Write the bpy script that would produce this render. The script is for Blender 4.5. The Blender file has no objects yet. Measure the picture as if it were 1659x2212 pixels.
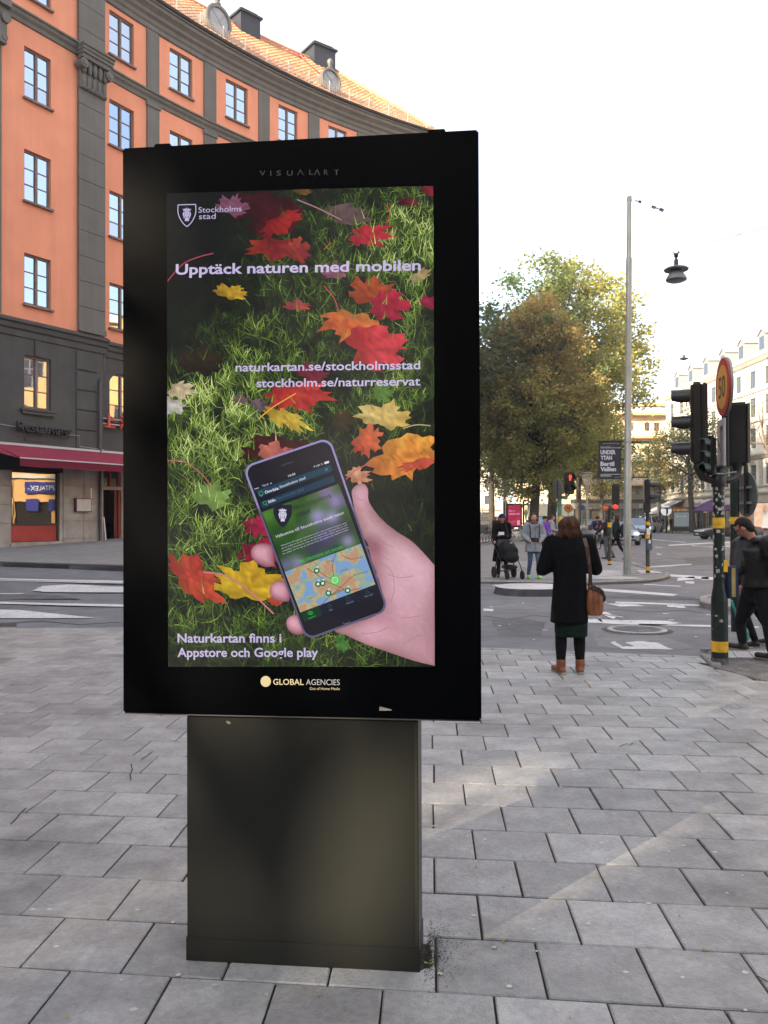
import bpy, bmesh, math, random
from mathutils import Vector as V, Matrix as MX, noise as NZ
random.seed(7)
rad = math.radians
scn = bpy.context.scene
COL = scn.collection
# ---------------------------------------------------------------- camera
CH = 1.62; FP = 1750.0
_p = math.atan(16/FP); _r = rad(.22)
_fw = V((0, math.cos(_p), math.sin(_p))); _up0 = V((0, -math.sin(_p), math.cos(_p))); _rt0 = V((1, 0, 0))
_rt = _rt0*math.cos(_r)-_up0*math.sin(_r); _up = _rt0*math.sin(_r)+_up0*math.cos(_r)
cam_d = bpy.data.cameras.new('camera'); cam = bpy.data.objects.new('camera', cam_d); COL.objects.link(cam)
cam.matrix_world = MX(((_rt.x, _up.x, -_fw.x, 0), (_rt.y, _up.y, -_fw.y, 0), (_rt.z, _up.z, -_fw.z, CH), (0, 0, 0, 1)))
cam_d.sensor_fit = 'VERTICAL'; cam_d.sensor_height = 24; cam_d.lens = 24*FP/2212; cam_d.clip_end = 3000; cam_d.clip_start = .05
scn.camera = cam
# ---------------------------------------------------------------- world, sun, exposure
SUN_AZ = V((-.71, -.70, 0)).normalized(); SUN_EL = rad(19)
EXPO = 1.72
w = bpy.data.worlds.new('World'); scn.world = w; w.use_nodes = True
nt = w.node_tree; nt.nodes.clear()
sk = nt.nodes.new('ShaderNodeTexSky'); sk.sky_type = 'NISHITA'; sk.sun_disc = False
sk.sun_elevation = SUN_EL; sk.sun_rotation = math.atan2(SUN_AZ.x, SUN_AZ.y); sk.air_density = 1.0; sk.dust_density = 3.0; sk.ozone_density = 1.0
mixw = nt.nodes.new('ShaderNodeMix'); mixw.data_type = 'RGBA'; mixw.inputs[0].default_value = .35
nt.links.new(sk.outputs[0], mixw.inputs[6]); mixw.inputs[7].default_value = (9.0, 9.1, 9.6, 1)   # thin bright veil of high cloud
bg = nt.nodes.new('ShaderNodeBackground'); bg.inputs[1].default_value = .10
ow = nt.nodes.new('ShaderNodeOutputWorld')
nt.links.new(mixw.outputs[2], bg.inputs[0]); nt.links.new(bg.outputs[0], ow.inputs[0])
sd = bpy.data.lights.new('sun', 'SUN'); sd.energy = 4.6; sd.angle = rad(.55); sd.color = (1, .84, .62)
so = bpy.data.objects.new('sun', sd); COL.objects.link(so)
_sv = V((SUN_AZ.x*math.cos(SUN_EL), SUN_AZ.y*math.cos(SUN_EL), math.sin(SUN_EL)))
so.rotation_euler = _sv.to_track_quat('Z', 'Y').to_euler(); so.location = (-20, -20, 40)
vs = scn.view_settings; vs.view_transform = 'Standard'; vs.look = 'None'; vs.gamma = 1; vs.exposure = EXPO
vs.use_curve_mapping = False
scn.cycles.use_denoising = True; scn.cycles.max_bounces = 6; scn.cycles.transparent_max_bounces = 8
scn.cycles.diffuse_bounces = 3; scn.cycles.glossy_bounces = 3; scn.cycles.caustics_reflective = False; scn.cycles.caustics_refractive = False
KE = 2**-EXPO      # a self-lit surface with this strength shows its own colour at this exposure
# ---------------------------------------------------------------- photo geometry helpers
def smooth01(t): t = max(0, min(1, t)); return t*t*(3-2*t)
def gz(x, y):
    """the street rises gently to the left and back"""
    return .044*max(0, min(y, 46)-12)*smooth01((1.0-x)/7.0)
def ray(u, v): return _rt*((u-829.5)/FP)+_up*(-(v-1106)/FP)+_fw
C0 = V((0, 0, CH))
def G(u, v, h=0):
    d = ray(u, v); t = .5; f0 = 1
    while t < 600:
        p = C0+d*t
        if p.z-gz(p.x, p.y)-h < 0: break
        t *= 1.03
    a, b = t/1.03, t
    for _ in range(30):
        m = (a+b)/2; p = C0+d*m
        if p.z-gz(p.x, p.y)-h < 0: b = m
        else: a = m
    return C0+d*a
def P(u, v, Y):
    d = ray(u, v); return C0+d*(Y/d.y)
def lin(c):
    return tuple(((x/12.92) if x <= .04045 else ((x+.055)/1.055)**2.4) for x in c)
def rgb(r, g, b): return lin((r/255, g/255, b/255))
# ---------------------------------------------------------------- mesh builder
def wm(o):
    m = o.matrix_basis.copy()
    if o.parent: m = wm(o.parent) @ o.matrix_parent_inverse @ m
    return m
class MB:
    def __init__(s): s.v = []; s.f = []; s.m = []; s.c = []; s.hc = False
    def add(s, vs, fs, mi=0, col=None):
        n = len(s.v); s.v.extend([V(p) for p in vs])
        for k, f in enumerate(fs):
            s.f.append([i+n for i in f]); s.m.append(mi)
            if col is not None: s.hc = True
            s.c.append(col[k] if isinstance(col, list) else col)
        return s
    def obox(s, c, ax, ay, az, mi=0, col=None):
        c = V(c); ax = V(ax); ay = V(ay); az = V(az)
        vs = [c+ax*i+ay*j+az*k for i in (-1, 1) for j in (-1, 1) for k in (-1, 1)]
        fs = [(0, 1, 3, 2), (4, 6, 7, 5), (0, 4, 5, 1), (2, 3, 7, 6), (0, 2, 6, 4), (1, 5, 7, 3)]
        if ax.cross(ay).dot(az) < 0: fs = [tuple(reversed(f)) for f in fs]
        return s.add(vs, fs, mi, [col]*6 if col is not None else None)
    def box(s, x0, x1, y0, y1, z0, z1, mi=0, col=None):
        return s.obox(((x0+x1)/2, (y0+y1)/2, (z0+z1)/2), ((x1-x0)/2, 0, 0), (0, (y1-y0)/2, 0), (0, 0, (z1-z0)/2), mi, col)
    def tube(s, pts, rs, n=10, mi=0, cap=True, col=None):
        pts = [V(p) for p in pts]
        if not hasattr(rs, '__len__'): rs = [rs]*len(pts)
        vs = []; fs = []; pu = None
        for i, p in enumerate(pts):
            t = (pts[min(i+1, len(pts)-1)]-pts[max(i-1, 0)])
            if t.length < 1e-9: t = V((0, 0, 1))
            t.normalize()
            if pu is None:
                pu = V((1, 0, 0)) if abs(t.x) < .9 else V((0, 1, 0))
            a = (pu-t*pu.dot(t)); a.normalize(); b = t.cross(a); pu = a
            for k in range(n):
                q = 2*math.pi*k/n; vs.append(p+a*(rs[i]*math.cos(q))+b*(rs[i]*math.sin(q)))
        for i in range(len(pts)-1):
            for k in range(n):
                k2 = (k+1) % n; fs.append((i*n+k, i*n+k2, (i+1)*n+k2, (i+1)*n+k))
        if cap: fs.append(tuple(reversed(range(n)))); fs.append(tuple(range((len(pts)-1)*n, len(pts)*n)))
        return s.add(vs, fs, mi, [col]*len(fs) if col is not None else None)
    def lathe(s, prof, c=(0, 0, 0), n=16, mi=0, mx=None, sx=1, sy=1):
        vs = []; fs = []
        for r, z in prof:
            for k in range(n):
                q = 2*math.pi*k/n; p = V((r*math.cos(q)*sx, r*math.sin(q)*sy, z))
                if mx: p = mx @ p
                vs.append(p+V(c))
        for i in range(len(prof)-1):
            for k in range(n):
                k2 = (k+1) % n; fs.append((i*n+k, i*n+k2, (i+1)*n+k2, (i+1)*n+k))
        fs.append(tuple(reversed(range(n)))); fs.append(tuple(range((len(prof)-1)*n, len(prof)*n)))
        return s.add(vs, fs, mi)
    def ell(s, c, rx, ry, rz, n=16, m=10, mi=0, mx=None, fn=None):
        vs = []; fs = []; c = V(c)
        for i in range(m+1):
            th = math.pi*i/m
            for k in range(n):
                q = 2*math.pi*k/n; d = V((math.sin(th)*math.cos(q), math.sin(th)*math.sin(q), math.cos(th)))
                p = V((d.x*rx, d.y*ry, d.z*rz))
                if fn: p = fn(p, d)
                if mx: p = mx @ p
                vs.append(c+p)
        for i in range(m):
            for k in range(n):
                k2 = (k+1) % n; fs.append((i*n+k, (i+1)*n+k, (i+1)*n+k2, i*n+k2))
        return s.add(vs, fs, mi)
    def loft(s, secs, n=16, mi=0, pw=2.0):
        """secs: (centre, rx, ry) stacked upward, superellipse sections, optional 4th = forward shear"""
        vs = []; fs = []
        for sc in secs:
            c, rx, ry = V(sc[0]), sc[1], sc[2]
            ang = sc[3] if len(sc) > 3 else 0
            for k in range(n):
                q = 2*math.pi*k/n; cx, sx_ = math.cos(q), math.sin(q)
                x = rx*math.copysign(abs(cx)**(2/pw), cx); y = ry*math.copysign(abs(sx_)**(2/pw), sx_)
                vs.append(c+V((x*math.cos(ang)-y*math.sin(ang), x*math.sin(ang)+y*math.cos(ang), 0)))
        for i in range(len(secs)-1):
            for k in range(n):
                k2 = (k+1) % n; fs.append((i*n+k, i*n+k2, (i+1)*n+k2, (i+1)*n+k))
        fs.append(tuple(reversed(range(n)))); fs.append(tuple(range((len(secs)-1)*n, len(secs)*n)))
        return s.add(vs, fs, mi)
    def poly(s, pts, mi=0, col=None): return s.add(pts, [tuple(range(len(pts)))], mi, [col] if col is not None else None)
    def prism(s, pts, d, mi=0):
        """flat outline pts extruded by vector d"""
        n = len(pts); pts = [V(p) for p in pts]; d = V(d)
        nn = V((0, 0, 0))
        for i in range(n): nn += pts[i].cross(pts[(i+1) % n])
        if nn.dot(d) < 0: pts.reverse()
        vs = pts+[p+d for p in pts]
        fs = [tuple(reversed(range(n))), tuple(range(n, 2*n))]+[(i, (i+1) % n, n+(i+1) % n, n+i) for i in range(n)]
        return s.add(vs, fs, mi)
    def build(s, name, mats, parent=None, local=False, smooth=0, bevel=0, seg=2):
        me = bpy.data.meshes.new(name); me.from_pydata([tuple(p) for p in s.v], [], s.f)
        if not isinstance(mats, (list, tuple)): mats = [mats]
        for m in mats: me.materials.append(m)
        if len(mats) > 1: me.polygons.foreach_set('material_index', s.m)
        if s.hc:
            ca = me.color_attributes.new('Col', 'FLOAT_COLOR', 'CORNER'); dat = []
            for f, c in zip(s.f, s.c):
                if c is None: c = (1, 1, 1)
                if len(c) and hasattr(c[0], '__len__'):
                    for q in c: dat.extend((q[0], q[1], q[2], 1))
                else: dat.extend((c[0], c[1], c[2], 1)*len(f))
            ca.data.foreach_set('color', dat)
        if bevel:
            bm = bmesh.new(); bm.from_mesh(me)
            bmesh.ops.remove_doubles(bm, verts=bm.verts, dist=1e-5)
            es = [e for e in bm.edges if len(e.link_faces) == 2 and e.calc_face_angle(0) > .5]
            bmesh.ops.bevel(bm, geom=es, offset=bevel, segments=seg, affect='EDGES', clamp_overlap=True)
            bm.to_mesh(me); bm.free()
        if smooth:
            me.shade_smooth(); me.set_sharp_from_angle(angle=rad(smooth))
        return link(name, me, parent, local)
def link(name, me, parent=None, local=False):
    o = bpy.data.objects.new(name, me); COL.objects.link(o)
    if parent:
        o.parent = parent
        if not local: o.matrix_parent_inverse = wm(parent).inverted()
    return o
def empty(name, loc=(0, 0, 0), rz=0):
    o = bpy.data.objects.new(name, None); COL.objects.link(o); o.location = loc; o.rotation_euler = (0, 0, rz); o.empty_display_size = .2
    return o
def tag(o, label=None, cat=None, group=None, kind=None):
    if label: o['label'] = label
    if cat: o['category'] = cat
    if group: o['group'] = group
    if kind: o['kind'] = kind
    return o
def kids(o): return [c for c in list(COL.objects) if c.parent == o]
def copy_tree(o, parent=None):
    c = o.copy(); COL.objects.link(c)
    if parent: c.parent = parent
    for ch in list(o.children): copy_tree(ch, c)
    return c
# ---------------------------------------------------------------- materials
_mats = {}
def mat(name, col, rough=.6, metal=0, var=0, scale=6, bump=0, bscale=40, streak=0, emit=None, es=1, spec=.5, coat=0, vcol=False, rnd=0, dirt=0, coord='Object', detail=6):
    if name in _mats: return _mats[name]
    m = bpy.data.materials.new(name); _mats[name] = m; m.use_nodes = True
    N = m.node_tree.nodes; L = m.node_tree.links; b = N['Principled BSDF']
    b.inputs['Base Color'].default_value = (*col, 1); b.inputs['Roughness'].default_value = rough; b.inputs['Metallic'].default_value = metal
    b.inputs['Specular IOR Level'].default_value = spec; b.inputs['Coat Weight'].default_value = coat
    tc = N.new('ShaderNodeTexCoord')
    src = tc.outputs[coord]
    out = None
    if vcol:
        a = N.new('ShaderNodeAttribute'); a.attribute_name = 'Col'; out = a.outputs['Color']
    def mul(cur, fac_socket, lo, hi):
        mr = N.new('ShaderNodeMapRange'); L.new(fac_socket, mr.inputs[0]); mr.inputs[1].default_value = .3; mr.inputs[2].default_value = .7
        mr.inputs[3].default_value = lo; mr.inputs[4].default_value = hi
        mm = N.new('ShaderNodeVectorMath'); mm.operation = 'SCALE'
        if cur is None: mm.inputs[0].default_value = col
        else: L.new(cur, mm.inputs[0])
        L.new(mr.outputs[0], mm.inputs['Scale']); return mm.outputs[0]
    if var:
        n = N.new('ShaderNodeTexNoise'); n.inputs['Scale'].default_value = scale; n.inputs['Detail'].default_value = detail; L.new(src, n.inputs['Vector'])
        out = mul(out, n.outputs[0], 1-var, 1+var)
        n3 = N.new('ShaderNodeTexNoise'); n3.inputs['Scale'].default_value = scale*.13; n3.inputs['Detail'].default_value = 3; L.new(src, n3.inputs['Vector'])
        out = mul(out, n3.outputs[0], 1-var*.7, 1+var*.7)
    if streak:
        mp = N.new('ShaderNodeMapping'); mp.inputs['Scale'].default_value = (1.8, 1.8, .09); L.new(src, mp.inputs[0])
        n = N.new('ShaderNodeTexNoise'); n.inputs['Scale'].default_value = 2.2; n.inputs['Detail'].default_value = 6; n.inputs['Roughness'].default_value = .65; L.new(mp.outputs[0], n.inputs['Vector'])
        out = mul(out, n.outputs[0], 1-streak, 1+streak)
    if rnd:
        oi = N.new('ShaderNodeObjectInfo'); ge = N.new('ShaderNodeNewGeometry'); ad = N.new('ShaderNodeMath'); ad.operation = 'ADD'
        L.new(oi.outputs['Random'], ad.inputs[0]); L.new(ge.outputs['Random Per Island'], ad.inputs[1])
        fr = N.new('ShaderNodeMath'); fr.operation = 'FRACT'; L.new(ad.outputs[0], fr.inputs[0])
        mr = N.new('ShaderNodeMapRange'); L.new(fr.outputs[0], mr.inputs[0]); mr.inputs[3].default_value = 1-rnd; mr.inputs[4].default_value = 1+rnd
        mm = N.new('ShaderNodeVectorMath'); mm.operation = 'SCALE'
        if out is None: mm.inputs[0].default_value = col
        else: L.new(out, mm.inputs[0])
        L.new(mr.outputs[0], mm.inputs['Scale']); out = mm.outputs[0]
    if dirt:
        n = N.new('ShaderNodeTexNoise'); n.inputs['Scale'].default_value = scale*3.1; n.inputs['Detail'].default_value = 8; n.inputs['Roughness'].default_value = .75; L.new(src, n.inputs['Vector'])
        mr = N.new('ShaderNodeMapRange'); L.new(n.outputs[0], mr.inputs[0]); mr.inputs[1].default_value = .56; mr.inputs[2].default_value = .7
        mr.inputs[3].default_value = 0; mr.inputs[4].default_value = dirt
        mx = N.new('ShaderNodeMix'); mx.data_type = 'RGBA'; L.new(mr.outputs[0], mx.inputs[0])
        if out is None: mx.inputs[6].default_value = (*col, 1)
        else: L.new(out, mx.inputs[6])
        mx.inputs[7].default_value = (col[0]*.35, col[1]*.33, col[2]*.3, 1); out = mx.outputs[2]
    if out is not None: L.new(out, b.inputs['Base Color'])
    if bump:
        n = N.new('ShaderNodeTexNoise'); n.inputs['Scale'].default_value = bscale; n.inputs['Detail'].default_value = 5; L.new(src, n.inputs['Vector'])
        bp = N.new('ShaderNodeBump'); bp.inputs['Strength'].default_value = bump; bp.inputs['Distance'].default_value = .02; L.new(n.outputs[0], bp.inputs['Height']); L.new(bp.outputs[0], b.inputs['Normal'])
    if emit is not None:
        b.inputs['Emission Color'].default_value = (*emit, 1); b.inputs['Emission Strength'].default_value = es
        if emit == 'v': pass
    return m
def emat(name, col, es=None, rough=.4):
    return mat(name, (.01, .01, .01), rough, emit=col, es=KE if es is None else es)
def glass_mirror(name, tint=(.02, .025, .03), k=.75, rough=.02, gc=(.40, .47, .57)):
    """window glass: mostly mirrors the street and sky, a dark room behind it"""
    if name in _mats: return _mats[name]
    m = bpy.data.materials.new(name); _mats[name] = m; m.use_nodes = True
    N = m.node_tree.nodes; L = m.node_tree.links; b = N['Principled BSDF']
    b.inputs['Base Color'].default_value = (*tint, 1); b.inputs['Roughness'].default_value = .25
    g = N.new('ShaderNodeBsdfGlossy'); g.inputs['Roughness'].default_value = rough; g.inputs['Color'].default_value = (*gc, 1)
    n = N.new('ShaderNodeTexNoise'); n.inputs['Scale'].default_value = 1.3; tc = N.new('ShaderNodeTexCoord'); L.new(tc.outputs['Object'], n.inputs['Vector'])
    bp = N.new('ShaderNodeBump'); bp.inputs['Strength'].default_value = .05; bp.inputs['Distance'].default_value = .02; L.new(n.outputs[0], bp.inputs['Height']); L.new(bp.outputs[0], g.inputs['Normal'])
    mx = N.new('ShaderNodeMixShader'); mx.inputs[0].default_value = k
    L.new(b.outputs[0], mx.inputs[1]); L.new(g.outputs[0], mx.inputs[2]); L.new(mx.outputs[0], N['Material Output'].inputs[0])
    return m
def leafmat(name):
    m = bpy.data.materials.new(name); m.use_nodes = True; N = m.node_tree.nodes; L = m.node_tree.links; b = N['Principled BSDF']
    a = N.new('ShaderNodeAttribute'); a.attribute_name = 'Col'; L.new(a.outputs['Color'], b.inputs['Base Color']); b.inputs['Roughness'].default_value = .6
    t = N.new('ShaderNodeBsdfTranslucent'); sc = N.new('ShaderNodeVectorMath'); sc.operation = 'SCALE'; L.new(a.outputs['Color'], sc.inputs[0]); sc.inputs['Scale'].default_value = 1.6; L.new(sc.outputs[0], t.inputs['Color'])
    mx = N.new('ShaderNodeMixShader'); mx.inputs[0].default_value = .4; L.new(b.outputs[0], mx.inputs[1]); L.new(t.outputs[0], mx.inputs[2]); L.new(mx.outputs[0], N['Material Output'].inputs[0])
    return m
def text(body, origin, right, up, mat_, parent=None, name='lettering', width=None, size=None, height=None, bold=0, ext=0, align='L', local=False, shear=0):
    """flat or raised lettering: baseline starts (or ends / centres) at origin"""
    c = bpy.data.curves.new('t', 'FONT'); c.body = body; c.offset = bold; c.extrude = 0; c.resolution_u = 3; c.shear = shear
    o = bpy.data.objects.new('t', c); COL.objects.link(o)
    me = bpy.data.meshes.new_from_object(o.evaluated_get(bpy.context.evaluated_depsgraph_get()))
    bpy.data.objects.remove(o); bpy.data.curves.remove(c)
    if not len(me.vertices): return None
    xs = [v.co.x for v in me.vertices]; x0, x1 = min(xs), max(xs)
    sx = sy = size if size else 1
    if width: sx = width/(x1-x0); sy = sx if not (size or height) else (size or 1)
    if height: sy = height/.7; sx = sx if width else sy
    R = V(right).normalized(); U = V(up).normalized(); Nn = R.cross(U)
    off = {'L': x0, 'R': x1, 'C': (x0+x1)/2}[align]
    O = V(origin)
    if ext:
        bm = bmesh.new(); bm.from_mesh(me)
        r = bmesh.ops.extrude_face_region(bm, geom=bm.faces[:]); 
        for g in r['geom']:
            if isinstance(g, bmesh.types.BMVert): g.co.z += 1
        bm.to_mesh(me); bm.free()
    for v in me.vertices:
        v.co = O+R*((v.co.x-off)*sx)+U*(v.co.y*sy)+Nn*(v.co.z*ext)
    me.materials.clear(); me.materials.append(mat_)
    return link(name, me, parent, local)
# common materials
m_black = mat('satin_black', (.006, .0065, .008), .35, var=.2, scale=9)
m_blackmetal = mat('black_metal', (.012, .013, .014), .45, var=.3, scale=12)
m_dkgreen = mat('dark_green_paint', (.009, .018, .015), .35, var=.5, scale=14, dirt=.7)
m_greenpaint = mat('green_paint', (.06, .17, .12), .4, var=.4, scale=10)
m_yellow = mat('yellow_band', (.75, .43, .02), .5, var=.25, scale=16, dirt=.5)
m_galv = mat('galvanised_steel', (.30, .33, .31), .42, metal=.35, var=.12, scale=3, bump=.1)
m_white = mat('white_paint', (.75, .75, .73), .5, var=.08)
m_rubber = mat('rubber', (.012, .012, .013), .8)
m_chrome = mat('bright_metal', (.6, .6, .6), .2, metal=1)
m_glassdark = glass_mirror('car_glass', k=.35)
m_paper = mat('sticker_paper', (.42, .42, .40), .7, var=.3, scale=20)
# ================================================================ GROUND
m_asph = mat('asphalt', (.165, .168, .18), .85, var=.16, scale=2.2, bump=.35, bscale=160, dirt=.25, detail=9)
m_asph2 = mat('side_asphalt', (.24, .235, .23), .9, var=.14, scale=3, bump=.3, bscale=120, dirt=.2)
m_joint = mat('joint_sand', (.022, .021, .019), .95, var=.4, scale=30)
def slabmat(name, col, var=.16, rnd=.18):
    m = mat(name, col, .5, var=var, scale=5.5, bump=.35, bscale=90, rnd=rnd, dirt=.0, coord='Object', detail=9)
    return m
m_slab = slabmat('paving_slab', (.305, .298, .287))
# blotchy lichen / damp stains on the slabs: added as a second noise in world space
def blotch(m, lo=.62, sc=1.1, amt=.45):
    N = m.node_tree.nodes; L = m.node_tree.links; b = N['Principled BSDF']; cur = b.inputs['Base Color'].links[0].from_socket
    ge = N.new('ShaderNodeNewGeometry')
    n = N.new('ShaderNodeTexNoise'); n.inputs['Scale'].default_value = sc; n.inputs['Detail'].default_value = 7; n.inputs['Roughness'].default_value = .65; L.new(ge.outputs['Position'], n.inputs['Vector'])
    mr = N.new('ShaderNodeMapRange'); L.new(n.outputs[0], mr.inputs[0]); mr.inputs[1].default_value = .5; mr.inputs[2].default_value = lo+.1; mr.inputs[3].default_value = 1; mr.inputs[4].default_value = 1-amt
    mm = N.new('ShaderNodeVectorMath'); mm.operation = 'SCALE'; L.new(cur, mm.inputs[0]); L.new(mr.outputs[0], mm.inputs['Scale'])
    n2 = N.new('ShaderNodeTexNoise'); n2.inputs['Scale'].default_value = 38; n2.inputs['Detail'].default_value = 6; n2.inputs['Roughness'].default_value = .7; L.new(ge.outputs['Position'], n2.inputs['Vector'])
    mr2 = N.new('ShaderNodeMapRange'); L.new(n2.outputs[0], mr2.inputs[0]); mr2.inputs[1].default_value = .35; mr2.inputs[2].default_value = .65; mr2.inputs[3].default_value = .84; mr2.inputs[4].default_value = 1.14
    m3 = N.new('ShaderNodeVectorMath'); m3.operation = 'SCALE'; L.new(mm.outputs[0], m3.inputs[0]); L.new(mr2.outputs[0], m3.inputs['Scale'])
    L.new(m3.outputs[0], b.inputs['Base Color'])
blotch(m_slab, amt=.55, sc=.9)
blotch(m_asph, lo=.6, sc=.5, amt=.3)
m_paint = mat('road_paint', (.56, .56, .56), .7, var=.2, scale=18, dirt=.5)
m_kerb = mat('kerb_granite', (.25, .24, .225), .8, var=.3, scale=14, bump=.5, bscale=60, dirt=.4)
m_light = mat('light_concrete', (.42, .42, .42), .8, var=.15, scale=6, bump=.3, rnd=.06)
gb = MB(); gb.poly([(-900, -300, -.35), (900, -300, -.35), (900, 1500, -.35), (-900, 1500, -.35)])
tag(gb.build('ground', m_asph2), kind='structure')
def sheet(name, pts, h, m, parent=None, step=1.2, thick=0):
    """flat street surface that follows the terrain, cut to the outline pts (plan)"""
    bm = bmesh.new()
    f = bm.faces.new([bm.verts.new((p[0], p[1], 0)) for p in pts])
    if f.normal.z < 0: f.normal_flip()
    bmesh.ops.triangulate(bm, faces=bm.faces[:])
    xs = [p[0] for p in pts]; ys = [p[1] for p in pts]
    def cuts(a, b, st):
        k = math.floor(a/st)+1
        while k*st < b: yield k*st; k += 1
    for x in cuts(min(xs), max(xs), step): bmesh.ops.bisect_plane(bm, geom=bm.verts[:]+bm.edges[:]+bm.faces[:], plane_co=(x, 0, 0), plane_no=(1, 0, 0))
    for y in cuts(min(ys), max(ys), step): bmesh.ops.bisect_plane(bm, geom=bm.verts[:]+bm.edges[:]+bm.faces[:], plane_co=(0, y, 0), plane_no=(0, 1, 0))
    for v in bm.verts: v.co.z = gz(v.co.x, v.co.y)+h
    bmesh.ops.recalc_face_normals(bm, faces=bm.faces[:])
    if sum(f.normal.z for f in bm.faces) < 0: bmesh.ops.reverse_faces(bm, faces=bm.faces[:])
    if thick:
        r = bmesh.ops.extrude_edge_only(bm, edges=[e for e in bm.edges if e.is_boundary])
        for g in r['geom']:
            if isinstance(g, bmesh.types.BMVert): g.co.z -= thick
    me = bpy.data.meshes.new(name); bm.to_mesh(me); bm.free(); me.materials.append(m)
    return link(name, me, parent)
def gp(u, v): p = G(u, v); return (p.x, p.y)
road = tag(sheet('road', [(-60, 4), (80, 4), (80, 200), (-60, 200)], 0, m_asph, step=4), kind='structure')
# ---- near pavement: individual slabs
EDGE = [(-30, 12.6), gp(0, 1359), gp(264, 1358), gp(700, 1378), gp(1039, 1401), gp(1290, 1412), gp(1512, 1421)]
KR = [gp(1512, 1421), gp(1540, 1445), gp(1659, 1476)]
region = [(-30, -6)]+EDGE+[KR[1], KR[2], (KR[2][0]+3, KR[2][1]-2.0), (14, 4), (14, -6)]
# kiosk base plan
kb0 = G(404, 2083); kb1 = G(905, 2110); kx = (kb1-kb0); kx.z = 0; KW = kx.length; kx.normalize(); ky = V((-kx.y, kx.x, 0))  # ky points away from camera
pav = tag(sheet('pavement', region, .006, m_joint, step=2), kind='structure')
ra, ca = rad(-6.3), rad(3.3)
R1 = V((math.cos(ra), math.sin(ra), 0)); C1 = V((math.sin(ca), math.cos(ca), 0)); PX, PY = .374, .365
O1 = G(939, 1937)
def clip_half(poly, a, b):
    """keep the part of poly on the camera side (right of a->b)"""
    out = []
    def sd_(p): return (b[0]-a[0])*(p[1]-a[1])-(b[1]-a[1])*(p[0]-a[0])
    for i in range(len(poly)):
        p, q = poly[i], poly[(i+1) % len(poly)]; dp, dq = sd_(p), sd_(q)
        if dp <= 0: out.append(p)
        if dp*dq < 0:
            t = dp/(dp-dq); out.append((p[0]+(q[0]-p[0])*t, p[1]+(q[1]-p[1])*t))
    return out
CL = EDGE+KR[1:]+[(KR[2][0]+3, KR[2][1]-2.0)]
def inpoly(x, y, P_=None):
    P_ = P_ or region; r = False
    for i in range(len(P_)):
        (x0, y0), (x1, y1) = P_[i][:2], P_[i-1][:2]
        if (y0 > y) != (y1 > y) and x < (x1-x0)*(y-y0)/(y1-y0)+x0: r = not r
    return r
def slab_geo(mb, poly, z0, dz, tilt=(0, 0)):
    cx = sum(p[0] for p in poly)/len(poly); cy = sum(p[1] for p in poly)/len(poly); n = len(poly)
    def pt(p, k, z): return (cx+(p[0]-cx)*k, cy+(p[1]-cy)*k, z+tilt[0]*(p[0]-cx)+tilt[1]*(p[1]-cy))
    vs = [pt(p, 1, z0+gz(*p)-.03) for p in poly]+[pt(p, 1, z0+gz(*p)+dz-.004) for p in poly]+[pt(p, .972, z0+gz(*p)+dz) for p in poly]
    fs = [(i, (i+1) % n, n+(i+1) % n, n+i) for i in range(n)]+[(n+i, n+(i+1) % n, 2*n+(i+1) % n, 2*n+i) for i in range(n)]+[tuple(range(2*n, 3*n))]
    mb.add(vs, fs)
slabs = []
for j in range(-9, 30):
    for i in range(-60, 60):
        ph = .5*(j % 2)+.02*math.sin(j*1.7)
        o = O1+R1*((i+ph)*PX)+C1*(j*PY)
        g = .0052
        quad = [(o+R1*g+C1*g), (o+R1*(PX-g)+C1*g), (o+R1*(PX-g)+C1*(PY-g)), (o+R1*g+C1*(PY-g))]
        c = o+R1*PX/2+C1*PY/2
        if c.y < 1.2 or abs(c.x) > .56*c.y+1.2 or c.x < -8: continue
        poly = [(p.x, p.y) for p in quad]
        full = True
        for a, b in zip(CL[:-1], CL[1:]):
            sl = math.hypot(b[0]-a[0], b[1]-a[1]); tt = ((c.x-a[0])*(b[0]-a[0])+(c.y-a[1])*(b[1]-a[1]))/sl; dd = abs((b[0]-a[0])*(c.y-a[1])-(b[1]-a[1])*(c.x-a[0]))/sl
            if tt < -.15 or tt > sl+.15 or dd > .6: continue
            n0 = len(poly); q = clip_half(poly, a, b)
            if q != poly: full = False
            poly = q
            if len(poly) < 3: break
        if len(poly) < 3 or not inpoly(sum(p[0] for p in poly)/len(poly), sum(p[1] for p in poly)/len(poly)): continue
        ar = abs(sum(poly[k][0]*poly[(k+1) % len(poly)][1]-poly[(k+1) % len(poly)][0]*poly[k][1] for k in range(len(poly))))/2
        if ar < .008: continue
        # under the kiosk
        lc = V((c.x-kb0.x, c.y-kb0.y, 0))
        if .15 < lc.dot(kx) < KW-.15 and .1 < lc.dot(ky) < .3: continue
        slabs.append((c, poly, full))
slabs.sort(key=lambda s: s[0].y)
tmpl = []
for k in range(4):
    t = MB(); ks = [V((0, 0, 0)), R1*PX, R1*PX+C1*PY, C1*PY]; cc = (R1*PX+C1*PY)/2
    q = [(p-cc)*(1-.022) for p in ks]; rr = random.Random(k)
    n = 4
    vs = [(p.x, p.y, -.03) for p in q]+[(p.x+rr.uniform(-.0015, .0015), p.y+rr.uniform(-.0015, .0015), .0065) for p in q]+[(p.x*.972, p.y*.972, .0105) for p in q]
    fs = [(i, (i+1) % 4, 4+(i+1) % 4, 4+i) for i in range(4)]+[(4+i, 4+(i+1) % 4, 8+(i+1) % 4, 8+i) for i in range(4)]+[(8, 9, 10, 11)]
    t.add(vs, fs)
    o = t.build('slab', m_slab); tmpl.append(o.data); bpy.data.objects.remove(o)
rest = MB(); cnt = 0; rs = random.Random(5)
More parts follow.
